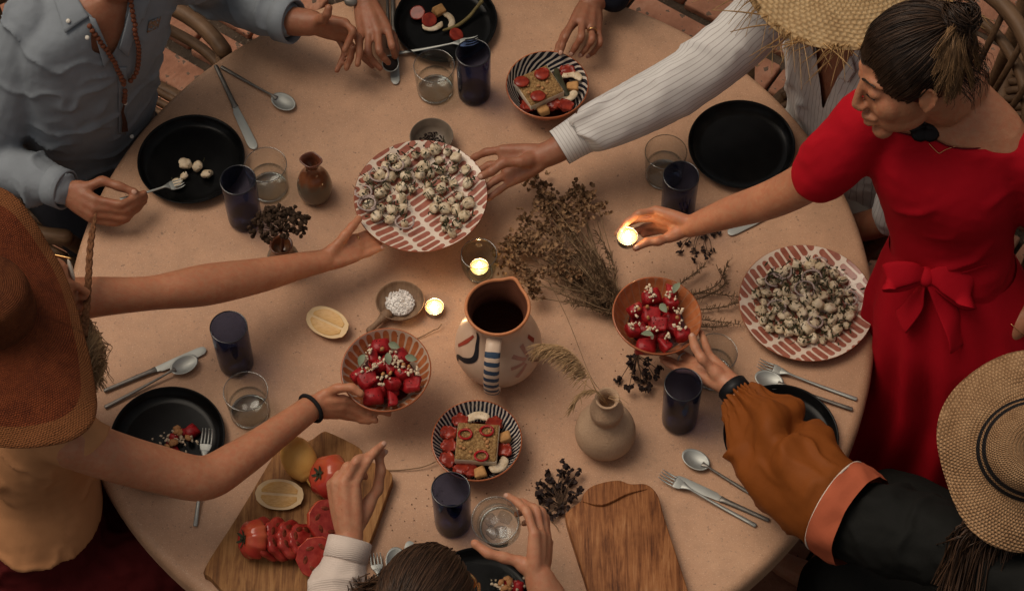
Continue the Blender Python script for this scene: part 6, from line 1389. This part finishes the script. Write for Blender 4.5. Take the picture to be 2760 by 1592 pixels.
for _ in range(900):
    d = unit(np.array([random.gauss(-.5, .5), random.gauss(0, .75), random.gauss(-.1, .4)])); p = hc5 + [0, 0, -.03] + (d[0] * f5 * .098 + d[1] * l5 * .080 + d[2] * z_ * .090); e = hc5 + l5 * (d[1] * .11 + .03) - f5 * (.11 + .03 * random.random()) + [random.gauss(0, .02), random.gauss(0, .02) - .02, -.36 + random.gauss(0, .04)]; hs5.append(catmull(np.array([p, p + d * .02 + [0, 0, -.05], (p + e) / 2 + unit([d[0] * f5[0] + d[1] * l5[0], d[0] * f5[1] + d[1] * l5[1], 0]) * .05, e]), 5))
for _ in range(900):
    p = hc5 + rng.normal(0, .016, 3) + np.array([-.02, -.06, -.06]); q_ = random.random(); e = X(2530 + 190 * q_ + random.gauss(0, 14), 1560 + random.gauss(0, 40) + 30 * q_, .30 + random.gauss(0, .008)); m = X(2590 + 160 * q_ + random.gauss(0, 9), 1430 + random.gauss(0, 14), .40 + random.gauss(0, .006)); hs5.append(catmull(np.array([p, (p + m) / 2 + rng.normal(0, .004, 3), m, e]), 5))
hpart('long_hair', hs5, .0014, H_BROWN, part('hair', ball(hc5 + [0, 0, .03], (.096, .082, .088), 3, np.array([f5, l5, z_])), H_BROWN, p5, world=True))

# =================================================================== 6: brown haired person with the glass of ice
p6 = person('brown haired person in a white shirt lifting a glass, other hand raised', (-.14, 1.34))
f6, l6 = np.array([0, 1.0, 0]), np.array([-1.0, 0, 0])
HI = dict(thumb=[(1000, 1345, .215), (1018, 1318, .225), (1026, 1268, .250), (1022, 1232, .262)], index=[(958, 1306, .262), (988, 1245, .290), (1010, 1216, .288), (1032, 1197, .282)], middle=[(928, 1300, .268), (962, 1240, .296), (1000, 1226, .276), (1036, 1217, .262)],
          ring=[(905, 1300, .258), (938, 1254, .276), (970, 1266, .248), (984, 1284, .232)], pinky=[(892, 1304, .242), (914, 1276, .252), (944, 1282, .232), (960, 1296, .222)])
HJ = dict(thumb=[(1398, 1512, .190), (1360, 1502, .196), (1316, 1490, .200), (1280, 1464, .204)], index=[(1440, 1438, .228), (1420, 1378, .238), (1394, 1352, .226), (1368, 1336, .214)], middle=[(1458, 1442, .212), (1444, 1372, .214), (1408, 1354, .190), (1376, 1354, .172)],
          ring=[(1472, 1450, .194), (1460, 1378, .190), (1424, 1372, .164), (1394, 1384, .150)], pinky=[(1478, 1462, .176), (1470, 1392, .166), (1438, 1396, .142), (1412, 1410, .132)])
C6 = np.array([[-.145, 1.45, 1.08], [-.145, 1.42, 1.05], [-.145, 1.36, .90], [-.145, 1.30, .72], [-.145, 1.26, .53]]); hc6 = X(1152, 1640, .37); hp6, L6 = head_parts(hc6, np.array([.25, .90, -.42]), np.array([0, .35, .9]), 1.0, C6[0])
a6l = np.array([C6[1] + l6 * .18, np.array([-.44, 1.40, .84]), X(905, 1600, .165), X(940, 1462, .195)]); a6r = np.array([C6[1] - l6 * .18, np.array([.14, 1.30, .83]), X(1500, 1690, .13), X(1455, 1560, .172)])
part('body', fuse(hp6 + [loft(C6, [.06, .15, .16, .15, .16], [.05, .065, .10, .10, .11], l6, f6), wlimb(a6l, [.044, .040, .034, .027]), wlimb(a6r, [.044, .041, .038, .0285])] + hand_parts((942, 1452, .200), HI, 1.05, .025) + hand_parts((1450, 1548, .176), HJ, 1.06, .026) + legs_seated(C6[-1], f6, l6), .0036, 3), SK_LIGHT, p6, world=True)
part('fingernails', join(nails_of(HI, ['thumb', 'index', 'middle'], .95) + nails_of(HJ, ['index'], .95)), M_NAIL, p6, world=True)
t = NT('ribbed_white'); v = t.co(); w = t.new('ShaderNodeTexWave', wave_type='BANDS', bands_direction='Y'); t.link(v, w.inputs['Vector']); w.inputs['Scale'].default_value = 90; w.inputs['Distortion'].default_value = .6
M_WHITESH = t.out((.60, .50, .43), .85, t.bump(w.outputs['Fac'], .35, .0015), Sheen_Weight=.1)
part('shirt', wrinkle(fuse([loft(C6, [.07, .165, .178, .168, .18], [.06, .078, .112, .115, .125], l6, f6), wlimb(np.array([a6l[0], a6l[1], a6l[2], X(935, 1490, .188)]), [.062, .058, .052, .041], 20, 5), wlimb(np.array([a6r[0], a6r[1]]), [.062, .058], 18, 4)], .0065, 4), lambda V, N: drape(.014, 15, (.3, .9, .5), .06)(V, N)), M_WHITESH, p6, world=True)
part('cuff', ring_on(X(937, 1482, .191), a6l[3] - a6l[2], .0400, .042, .004, ell=(1, .95)), M_WHITESH, p6, world=True)
part('trousers', fuse(legs_seated(C6[-1], f6, l6, foot=False, rb=.082), .010, 3), M_NAVYTR, p6, world=True)
hf6, hu6 = unit([.25, .90, -.42]), None; hs6 = []; Ax6 = (lambda f, u: np.array([f, np.cross(unit(u - f * (u @ f)), f), unit(u - f * (u @ f))]))(hf6, np.array([0, .35, .9])); tie = hc6 - hf6 * .12 + [-.05, 0, -.02]
for _ in range(2600):
    d = unit(np.array([random.uniform(-1, .95), random.gauss(0, .7), random.gauss(.5, .5)])); 
    if d[0] > .55 and d[2] < .45: continue
    def sk_(d, k): d = unit(d); return L6((-.014, 0, .032)) + k * (d[0] * .101 * Ax6[0] + d[1] * .080 * Ax6[1] + d[2] * .090 * Ax6[2])
    e = np.array([-.9, .25, .05]); hs6.append(np.array([sk_(d * (1 - q) + e * q + np.array([0, d[1] * .3, .15]) * math.sin(math.pi * q), 1.03 + .03 * math.sin(math.pi * q)) for q in np.linspace(0, .93, 8)]) + rng.normal(0, .0012, 3))
for _ in range(500):
    p = L6((random.uniform(-.09, .02), .070 + random.gauss(0, .012), random.uniform(-.02, .06))); e = X(985 + random.gauss(0, 22), 1590 + random.gauss(0, 16), .26); cc = catmull(np.array([p, (p + e) / 2 + Ax6[1] * .012 + [0, -.012, .016], e + rng.normal(0, .004, 3)]), 7); hs6.append(cc[::2])
hpart('hair_strands', hs6, .0013, H_BROWN, part('hair', ball(L6((-.016, 0, .034)), (.101, .080, .089), 3, Ax6), H_BROWN, p6, world=True))
part('eyeglasses', join([wlimb([L6((.085, -.070, .0)), L6((.04, -.082, .004)), L6((-.01, -.086, .0))], [.003, .0028, .0028], 8, 3), tube(np.array([L6((.095 - .006 * (1 - math.cos(a)) * 0, -.036 + .026 * math.cos(a), -.008 + .022 * math.sin(a))) for a in np.linspace(0, 6.28, 24)]), .0026, 8, 1, False)]), M_GOLD, p6, world=True)

# =================================================================== 7: woman in the terracotta hat
p7 = person('woman in a peach sleeveless top and maroon trousers reaching out with both arms', (-.95, 2.0))
f7, l7 = unit([.95, .30, 0]), unit([-.30, .95, 0])
HG7 = dict(thumb=[(905, 664, .110), (930, 634, .122), (950, 610, .124), (967, 590, .120)], index=[(952, 642, .096), (985, 632, .082), (1012, 626, .076), (1032, 622, .074)], middle=[(962, 656, .092), (1000, 646, .078), (1024, 640, .074), (1046, 634, .072)],
           ring=[(965, 674, .088), (998, 662, .078), (1012, 658, .076), (1026, 653, .074)], pinky=[(962, 694, .086), (994, 683, .080), (1012, 675, .078), (1031, 667, .076)])
HH = dict(thumb=[(876, 1062, .132), (908, 1046, .148), (948, 1044, .158), (972, 1060, .152)], index=[(928, 1076, .120), (974, 1088, .100), (1014, 1104, .086), (1048, 1114, .080)], middle=[(924, 1096, .108), (964, 1112, .086), (992, 1126, .076), (1012, 1132, .074)],
          ring=[(916, 1110, .098), (950, 1122, .080), (974, 1132, .072), (994, 1136, .070)], pinky=[(908, 1118, .092), (936, 1124, .080), (958, 1128, .074)])
arm7a = [(150, 812, .310), (260, 800, .265), (405, 790, .225), (552, 768, .190), (700, 742, .145), (800, 718, .115), (872, 703, .098)]; arm7b = [(195, 1190, .330), (300, 1228, .29), (420, 1262, .235), (545, 1288, .185), (640, 1240, .168), (740, 1170, .146), (838, 1098, .122)]
C7 = XX([(95, 985, .385), (90, 1000, .355), (85, 1120, .22), (95, 1250, .07), (110, 1380, -.07), (115, 1470, -.2)]); hc7 = X(70, 784, .395); fw7 = unit([.95, .08, .08]); hp7, L7 = head_parts(hc7, fw7, z_ - f7 * .1, .98, C7[0])
part('body', fuse(hp7 + [loft(XX([(95, 985, .385), (90, 1000, .355), (82, 1100, .22), (85, 1190, .10), (88, 1265, .02), (92, 1318, -.04), (105, 1440, -.2)]), [.055, .140, .140, .125, .135, .14, .15], [.045, .055, .085, .080, .085, .09, .10], l7, f7), limb(arm7a, [.046, .0395, .0340, .0415, .0350, .028, .0235]), limb(arm7b, [.050, .047, .045, .043, .038, .031, .0255])] + hand_parts((872, 703, .097), HG7, .98, .023) + hand_parts((842, 1096, .121), HH, .98, .024) + legs_seated(C7[-1], f7, l7), .0036, 3), SK_WARM, p7, world=True)
part('fingernails', join(nails_of(HG7, ['pinky'], .9)), M_NAIL, p7, world=True)
part('elastic_band', tube((lambda V: np.vstack([V, V[:1]]))(tube(np.array([X(838, 1100, .122) - (X(842, 1096, .121) - X(740, 1170, .146)) * .02, X(838, 1100, .122)]), [.0290, .0290], 40, 1, False)[0][40:80]), .0042, 8, 1, False), plain('elastic', (.010, .010, .011), .8), p7, world=True)
part('gold_ring', ring_on(X(960, 646, .092), X(985, 632, .082) - X(952, 642, .096), .0098, .003, .001), M_GOLD, p7, world=True)
M_PEACH = cloth('peach_linen', (.48, .225, .100), .85, 800, .12, .15, 12)
part('sleeveless_top', wrinkle(fuse([loft(XX([(95, 990, .375), (92, 1005, .350), (82, 1100, .22), (85, 1190, .10), (88, 1265, .02), (92, 1318, -.04)]), [.105, .165, .165, .155, .170, .182], [.062, .078, .112, .112, .125, .135], l7, f7), limb([(168, 1165, .332), (212, 1190, .322)], [.064, .059], 18, 4)], .0065, 5), lambda V, N: drape(.015, 5, (.45, -.3, 1), .12, .8, 2.6, .06)(V, N)), M_PEACH, p7, world=True)
part('trousers', wrinkle(fuse(legs_seated(C7[-1] + [0, 0, -.02], f7, l7, foot=False, rb=.105, spread=.13) + [ball(C7[-1] + [0, 0, -.02], (.20, .20, .13), 3), loft(XX([(90, 1290, -.01), (98, 1370, -.10), (108, 1440, -.2)]), [.150, .175, .18], [.105, .13, .14], l7, f7)], .008, 3), drape(.022, 3, (.2, 1, .3), .08)), cloth('maroon_cloth', (.075, .008, .008), .85), p7, world=True)
sg = part('sunglasses', join([ball(L7((.088, q * .032, .002)), (.005, .024, .019), 2, np.array([fw7, l7, z_])) for q in (-1, 1)]), plain('pale_lens', (.55, .48, .40), .15), p7, world=True); [part('temple_arm', wlimb([L7((.088, .054 * q, .010)), L7((.04, .070 * q, .012)), L7((-.01, .076 * q, .006))], [.0024, .0022, .0022], 6, 2), M_GOLD, sg, world=True) for q in (-1, 1)]
hs7 = []
for _ in range(620):
    ox = random.gauss(0, 13); p = X(random.uniform(196, 236), random.uniform(842, 884), .30); e = X(256 + ox, random.uniform(960, 1048), .36 + random.gauss(0, .012)); C = catmull(np.array([p, X(250 + ox * .8, 922 + random.gauss(0, 12), .35), e]), 9); s = np.linspace(0, 1, len(C)); ph = random.choice([.3, 1.6, 2.9, 4.1, 5.4]) + random.gauss(0, .25); amp = .0085 * np.sqrt(s); tt = s * random.uniform(11, 16) + ph
    hs7.append(C + (amp * np.cos(tt))[:, None] * CR + (amp * np.sin(tt))[:, None] * CU)
hpart('curly_hair', hs7, np.linspace(.0014, .0006, 19), H_BLOND, p7)
part('hair', ball(L7((-.024, 0, .026)), (.092, .077, .086), 3, np.array([fw7, l7, unit(np.cross(fw7, l7))])), H_BLOND, p7, world=True)

# =================================================================== hats
def hat(name, label, C, U, outline, rc, hc, mats, crown=None, dent=.0, droop=1.0, n=180, brim_rings=26, edge=.0):
    """Brim from the crown base out to an outline (world points), plus crown; st = (angle, radius, part)."""
    r = thing(name, label, 'hat', C); M = axes_to(U); OL = np.array(outline) - C; OLl = OL @ M; ang = np.unwrap(np.arctan2(OLl[:, 1], OLl[:, 0])); o = np.argsort(ang % (2 * math.pi)); OLl = OLl[o]; ang = (ang % (2 * math.pi))[o]; th = np.arange(n) * 2 * math.pi / n
    def per(q): return np.interp(th, np.concatenate([ang - 2 * math.pi, ang, ang + 2 * math.pi]), np.tile(q, 3))
    R = per(np.hypot(OLl[:, 0], OLl[:, 1])); Z = per(OLl[:, 2]) + edge * (np.sin(5 * th + .6) + .6 * np.sin(9 * th + 2))
    for _ in range(14): R = (np.roll(R, 1) + R * 2 + np.roll(R, -1)) / 4; Z = (np.roll(Z, 1) + Z * 2 + np.roll(Z, -1)) / 4
    V, S = [], []
    for i in range(brim_rings + 1):
        q = i / brim_rings; rr = rc * .86 + (R - rc * .86) * q; zz = Z * (q ** 1.8 if droop else q); V.append(np.stack([rr * np.cos(th), rr * np.sin(th), zz], -1)); S.append(np.stack([th, rr, np.full(n, q)], -1))
    V = np.vstack(V); S = np.vstack(S); F = grid_faces(brim_rings + 1, n); V = V + np.array([0, 0, 1]) * (.0035 * ns(V, 22, 3))[:, None]; m = len(V)
    top, bot = V, V - [0, 0, .0022]; rim = [brim_rings * n + j for j in range(n)]
    F2 = F + [[q + m for q in f[::-1]] for f in F] + [[rim[j], rim[(j + 1) % n], rim[(j + 1) % n] + m, rim[j] + m] for j in range(n)]
    W_ = np.vstack([top, bot]) @ M.T; br = part('brim', (W_, F2), mats[0], r, st=np.vstack([S, S]))
    V, S = [], []
    prof = crown or [(1.0, -.004), (.985, .25), (.95, .6), (.88, .85), (.70, .97), (.45, 1.0), (.2, .99), (.002, .985)]; pr = catmull(np.array(prof), 4)
    L = np.concatenate([[0], np.cumsum(np.hypot(np.diff(pr[:, 0]) * rc, np.diff(pr[:, 1]) * hc))])
    for (a, b), s_ in zip(pr, L):
        dd = dent * np.exp(-((a * np.sin(th)) / .25) ** 2) * (a < .9) * hc; V.append(np.stack([a * rc * 1.08 * np.cos(th), a * rc * .94 * np.sin(th), b * hc - dd * (1 - a)], -1)); S.append(np.stack([th, np.full(n, -s_), np.full(n, b)], -1))
    part('crown', ((np.vstack(V)) @ M.T, grid_faces(len(pr), n)), mats[1], r, st=np.vstack(S)); return r, br, M, R, Z
def weave_mat(name, cols, rows=.0042, cells=170, bump=.8, bd=.002, band=None, coarse=0.0):
    t = NT(name); s = t.st(); v = t.co(); n = t.noise(v, 26, 5, .6); f = t.noise(v, 240, 3)
    row = t.math('DIVIDE', t.math('ADD', s[1], t.math('MULTIPLY', t.noise(v, 34, 2), rows * 1.3)), rows); rf = t.math('FRACT', row); ri = t.math('FLOOR', row)
    a = t.math('ADD', t.math('MULTIPLY', s[0], cells / (2 * math.pi)), t.math('MULTIPLY', ri, .5)); af = t.math('FRACT', a)
    h = t.math('MULTIPLY', t.math('SINE', t.math('MULTIPLY', rf, math.pi)), t.math('SINE', t.math('MULTIPLY', af, math.pi)))
    c = t.ramp(t.math('ADD', t.math('MULTIPLY', n, .6), t.math('ADD', t.math('MULTIPLY', f, .25), t.math('MULTIPLY', h, .30))), [(.28, cols[0]), (.52, cols[1]), (.80, cols[2])])
    if coarse:
        g = t.noise(v, 150, 4, .75, 1.5); c = t.mix(t.math('MULTIPLY', t.ramp(g, [(.40, (1, 1, 1)), (.55, (0, 0, 0))]), coarse), c, tuple(q * .35 for q in cols[0])); h = t.math('ADD', h, t.math('MULTIPLY', g, 1.6))
    if band:
        for lo, hi, bc_ in band: c = t.mix(t.math('MULTIPLY', t.math('GREATER_THAN', s[2], lo), t.math('LESS_THAN', s[2], hi)), c, bc_)
    return t.out(c, .8, t.bump(h, bump, bd, t.bump(f, .4, .001)))
# terracotta hat
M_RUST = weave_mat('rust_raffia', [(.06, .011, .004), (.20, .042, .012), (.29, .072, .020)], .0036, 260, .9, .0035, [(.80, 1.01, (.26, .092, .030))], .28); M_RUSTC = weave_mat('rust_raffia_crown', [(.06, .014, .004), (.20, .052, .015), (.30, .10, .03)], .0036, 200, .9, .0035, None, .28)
ol = XX([(x_, y_, h_ + .05) for x_, y_, h_ in [(0, 498, .535), (60, 560, .52), (120, 640, .49), (175, 740, .455), (198, 810, .44), (222, 905, .425), (248, 1020, .42), (264, 1115, .425), (238, 1178, .43), (130, 1202, .45), (0, 1206, .47), (-160, 1150, .50), (-290, 1010, .53), (-330, 840, .545), (-270, 640, .555), (-130, 520, .55)]])
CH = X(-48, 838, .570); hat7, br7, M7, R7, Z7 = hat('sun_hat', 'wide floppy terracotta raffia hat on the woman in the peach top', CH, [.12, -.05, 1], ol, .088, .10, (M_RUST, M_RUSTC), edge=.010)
ps = []
C = catmull(XX([(258, 575, .30), (244, 660, .335), (238, 760, .35), (232, 850, .36), (226, 905, .37)]), 12); rad = np.interp(np.linspace(0, 1, len(C)), [0, .15, 1], [.002, .0058, .0066])
for k in range(3):
    a = np.linspace(0, 34, len(C) * 3) + k * 2.094; Cc = catmull(C, 3)[:len(a)]; a = a[:len(Cc)]; rd = np.interp(np.linspace(0, 1, len(Cc)), np.linspace(0, 1, len(C)), rad); ps.append(tube(Cc + (np.cos(a) * rd * .6)[:, None] * CR + (np.sin(2 * a) * rd * .4)[:, None] * -CF, np.maximum(rd * .62, .001), 6))
part('braided_cord', (lambda m: (m[0] - CH, m[1]))(join(ps)), plain('cord', (.15, .062, .026), .8, .4, 90), hat7)
# banded crochet hat
cols = [(.17, .082, .034), (.35, .195, .095), (.49, .305, .160)]; M_CROB = weave_mat('crochet_brim', cols, .0058, 150, 1.0, .0035); M_CROC = weave_mat('crochet_crown', cols, .0058, 96, 1.0, .0035, [(.04, .24, (.010, .010, .012)), (.34, .54, (.010, .010, .012))])
U5 = unit([-.20, -.40, .90]); C5h = X(2800, 1212, .53); M5 = axes_to(U5); a = np.linspace(0, 2 * math.pi, 40, endpoint=False); rr = .176 + .006 * np.sin(3 * a + 1) + .004 * np.sin(5 * a)
ol = np.stack([rr * np.cos(a), rr * np.sin(a), -.030 + .012 * np.sin(2 * a + .5) + .008 * np.sin(5 * a)], -1) @ M5.T + C5h
hat('crochet_hat', 'pale crochet straw hat with two black bands', C5h, U5, ol, .100, .085, (M_CROB, M_CROC), crown=[(1.0, -.004), (.94, .2), (.87, .42), (.79, .65), (.67, .85), (.45, .97), (.2, 1.0), (.002, 1.0)])
# frayed straw hat
cols = [(.22, .125, .055), (.40, .26, .125), (.52, .37, .20)]; M_STRB = weave_mat('plaited_straw_brim', cols, .009, 90, .8, .003); M_STRC = weave_mat('plaited_straw_crown', cols, .009, 60, .8, .003)
U3 = unit([-.05, -.04, 1]); C3h = X(2290, -138, .50); M3 = axes_to(U3); rr = .232 + .008 * np.sin(2 * a + .4) + .006 * np.sin(5 * a)
ol = np.stack([rr * np.cos(a), rr * np.sin(a), -.012 + .018 * np.sin(2 * a + 1.0)], -1) @ M3.T + C3h
h3, br3, M3m, R3, Z3 = hat('straw_hat', 'wide frayed straw hat on the man in the striped shirt', C3h, U3, ol, .095, .11, (M_STRB, M_STRC), dent=.35)
ps = []; th = np.arange(180) * 2 * math.pi / 180
for k in range(330):
    j = random.randrange(180); r0 = R3[j] - .012; L_ = random.uniform(.02, .115); da = random.uniform(-1.0, 1.0); p0 = np.array([r0 * math.cos(th[j]), r0 * math.sin(th[j]), Z3[j] + .001]); d = np.array([math.cos(th[j] + da), math.sin(th[j] + da), random.uniform(-.45, .1)]); e = p0 + d * L_; m = (p0 + e) / 2 + [0, 0, random.uniform(-.004, .014)]
    ps.append(tube(np.array([p0, m, e]), [(.0026, .0006), (.0025, .0006), (.0011, .0005)], 4, 3, True, ref=(0, 0, 1) if False else None))
V, F = join(ps); part('frayed_straw', (V @ M3m.T, F), plain('loose_straw', (.46, .29, .13), .7, .3, 60), h3, st=np.stack([V[:, 0] * 30, V[:, 1] * 3, V[:, 2] * 0 + .3], -1), kind='stuff')
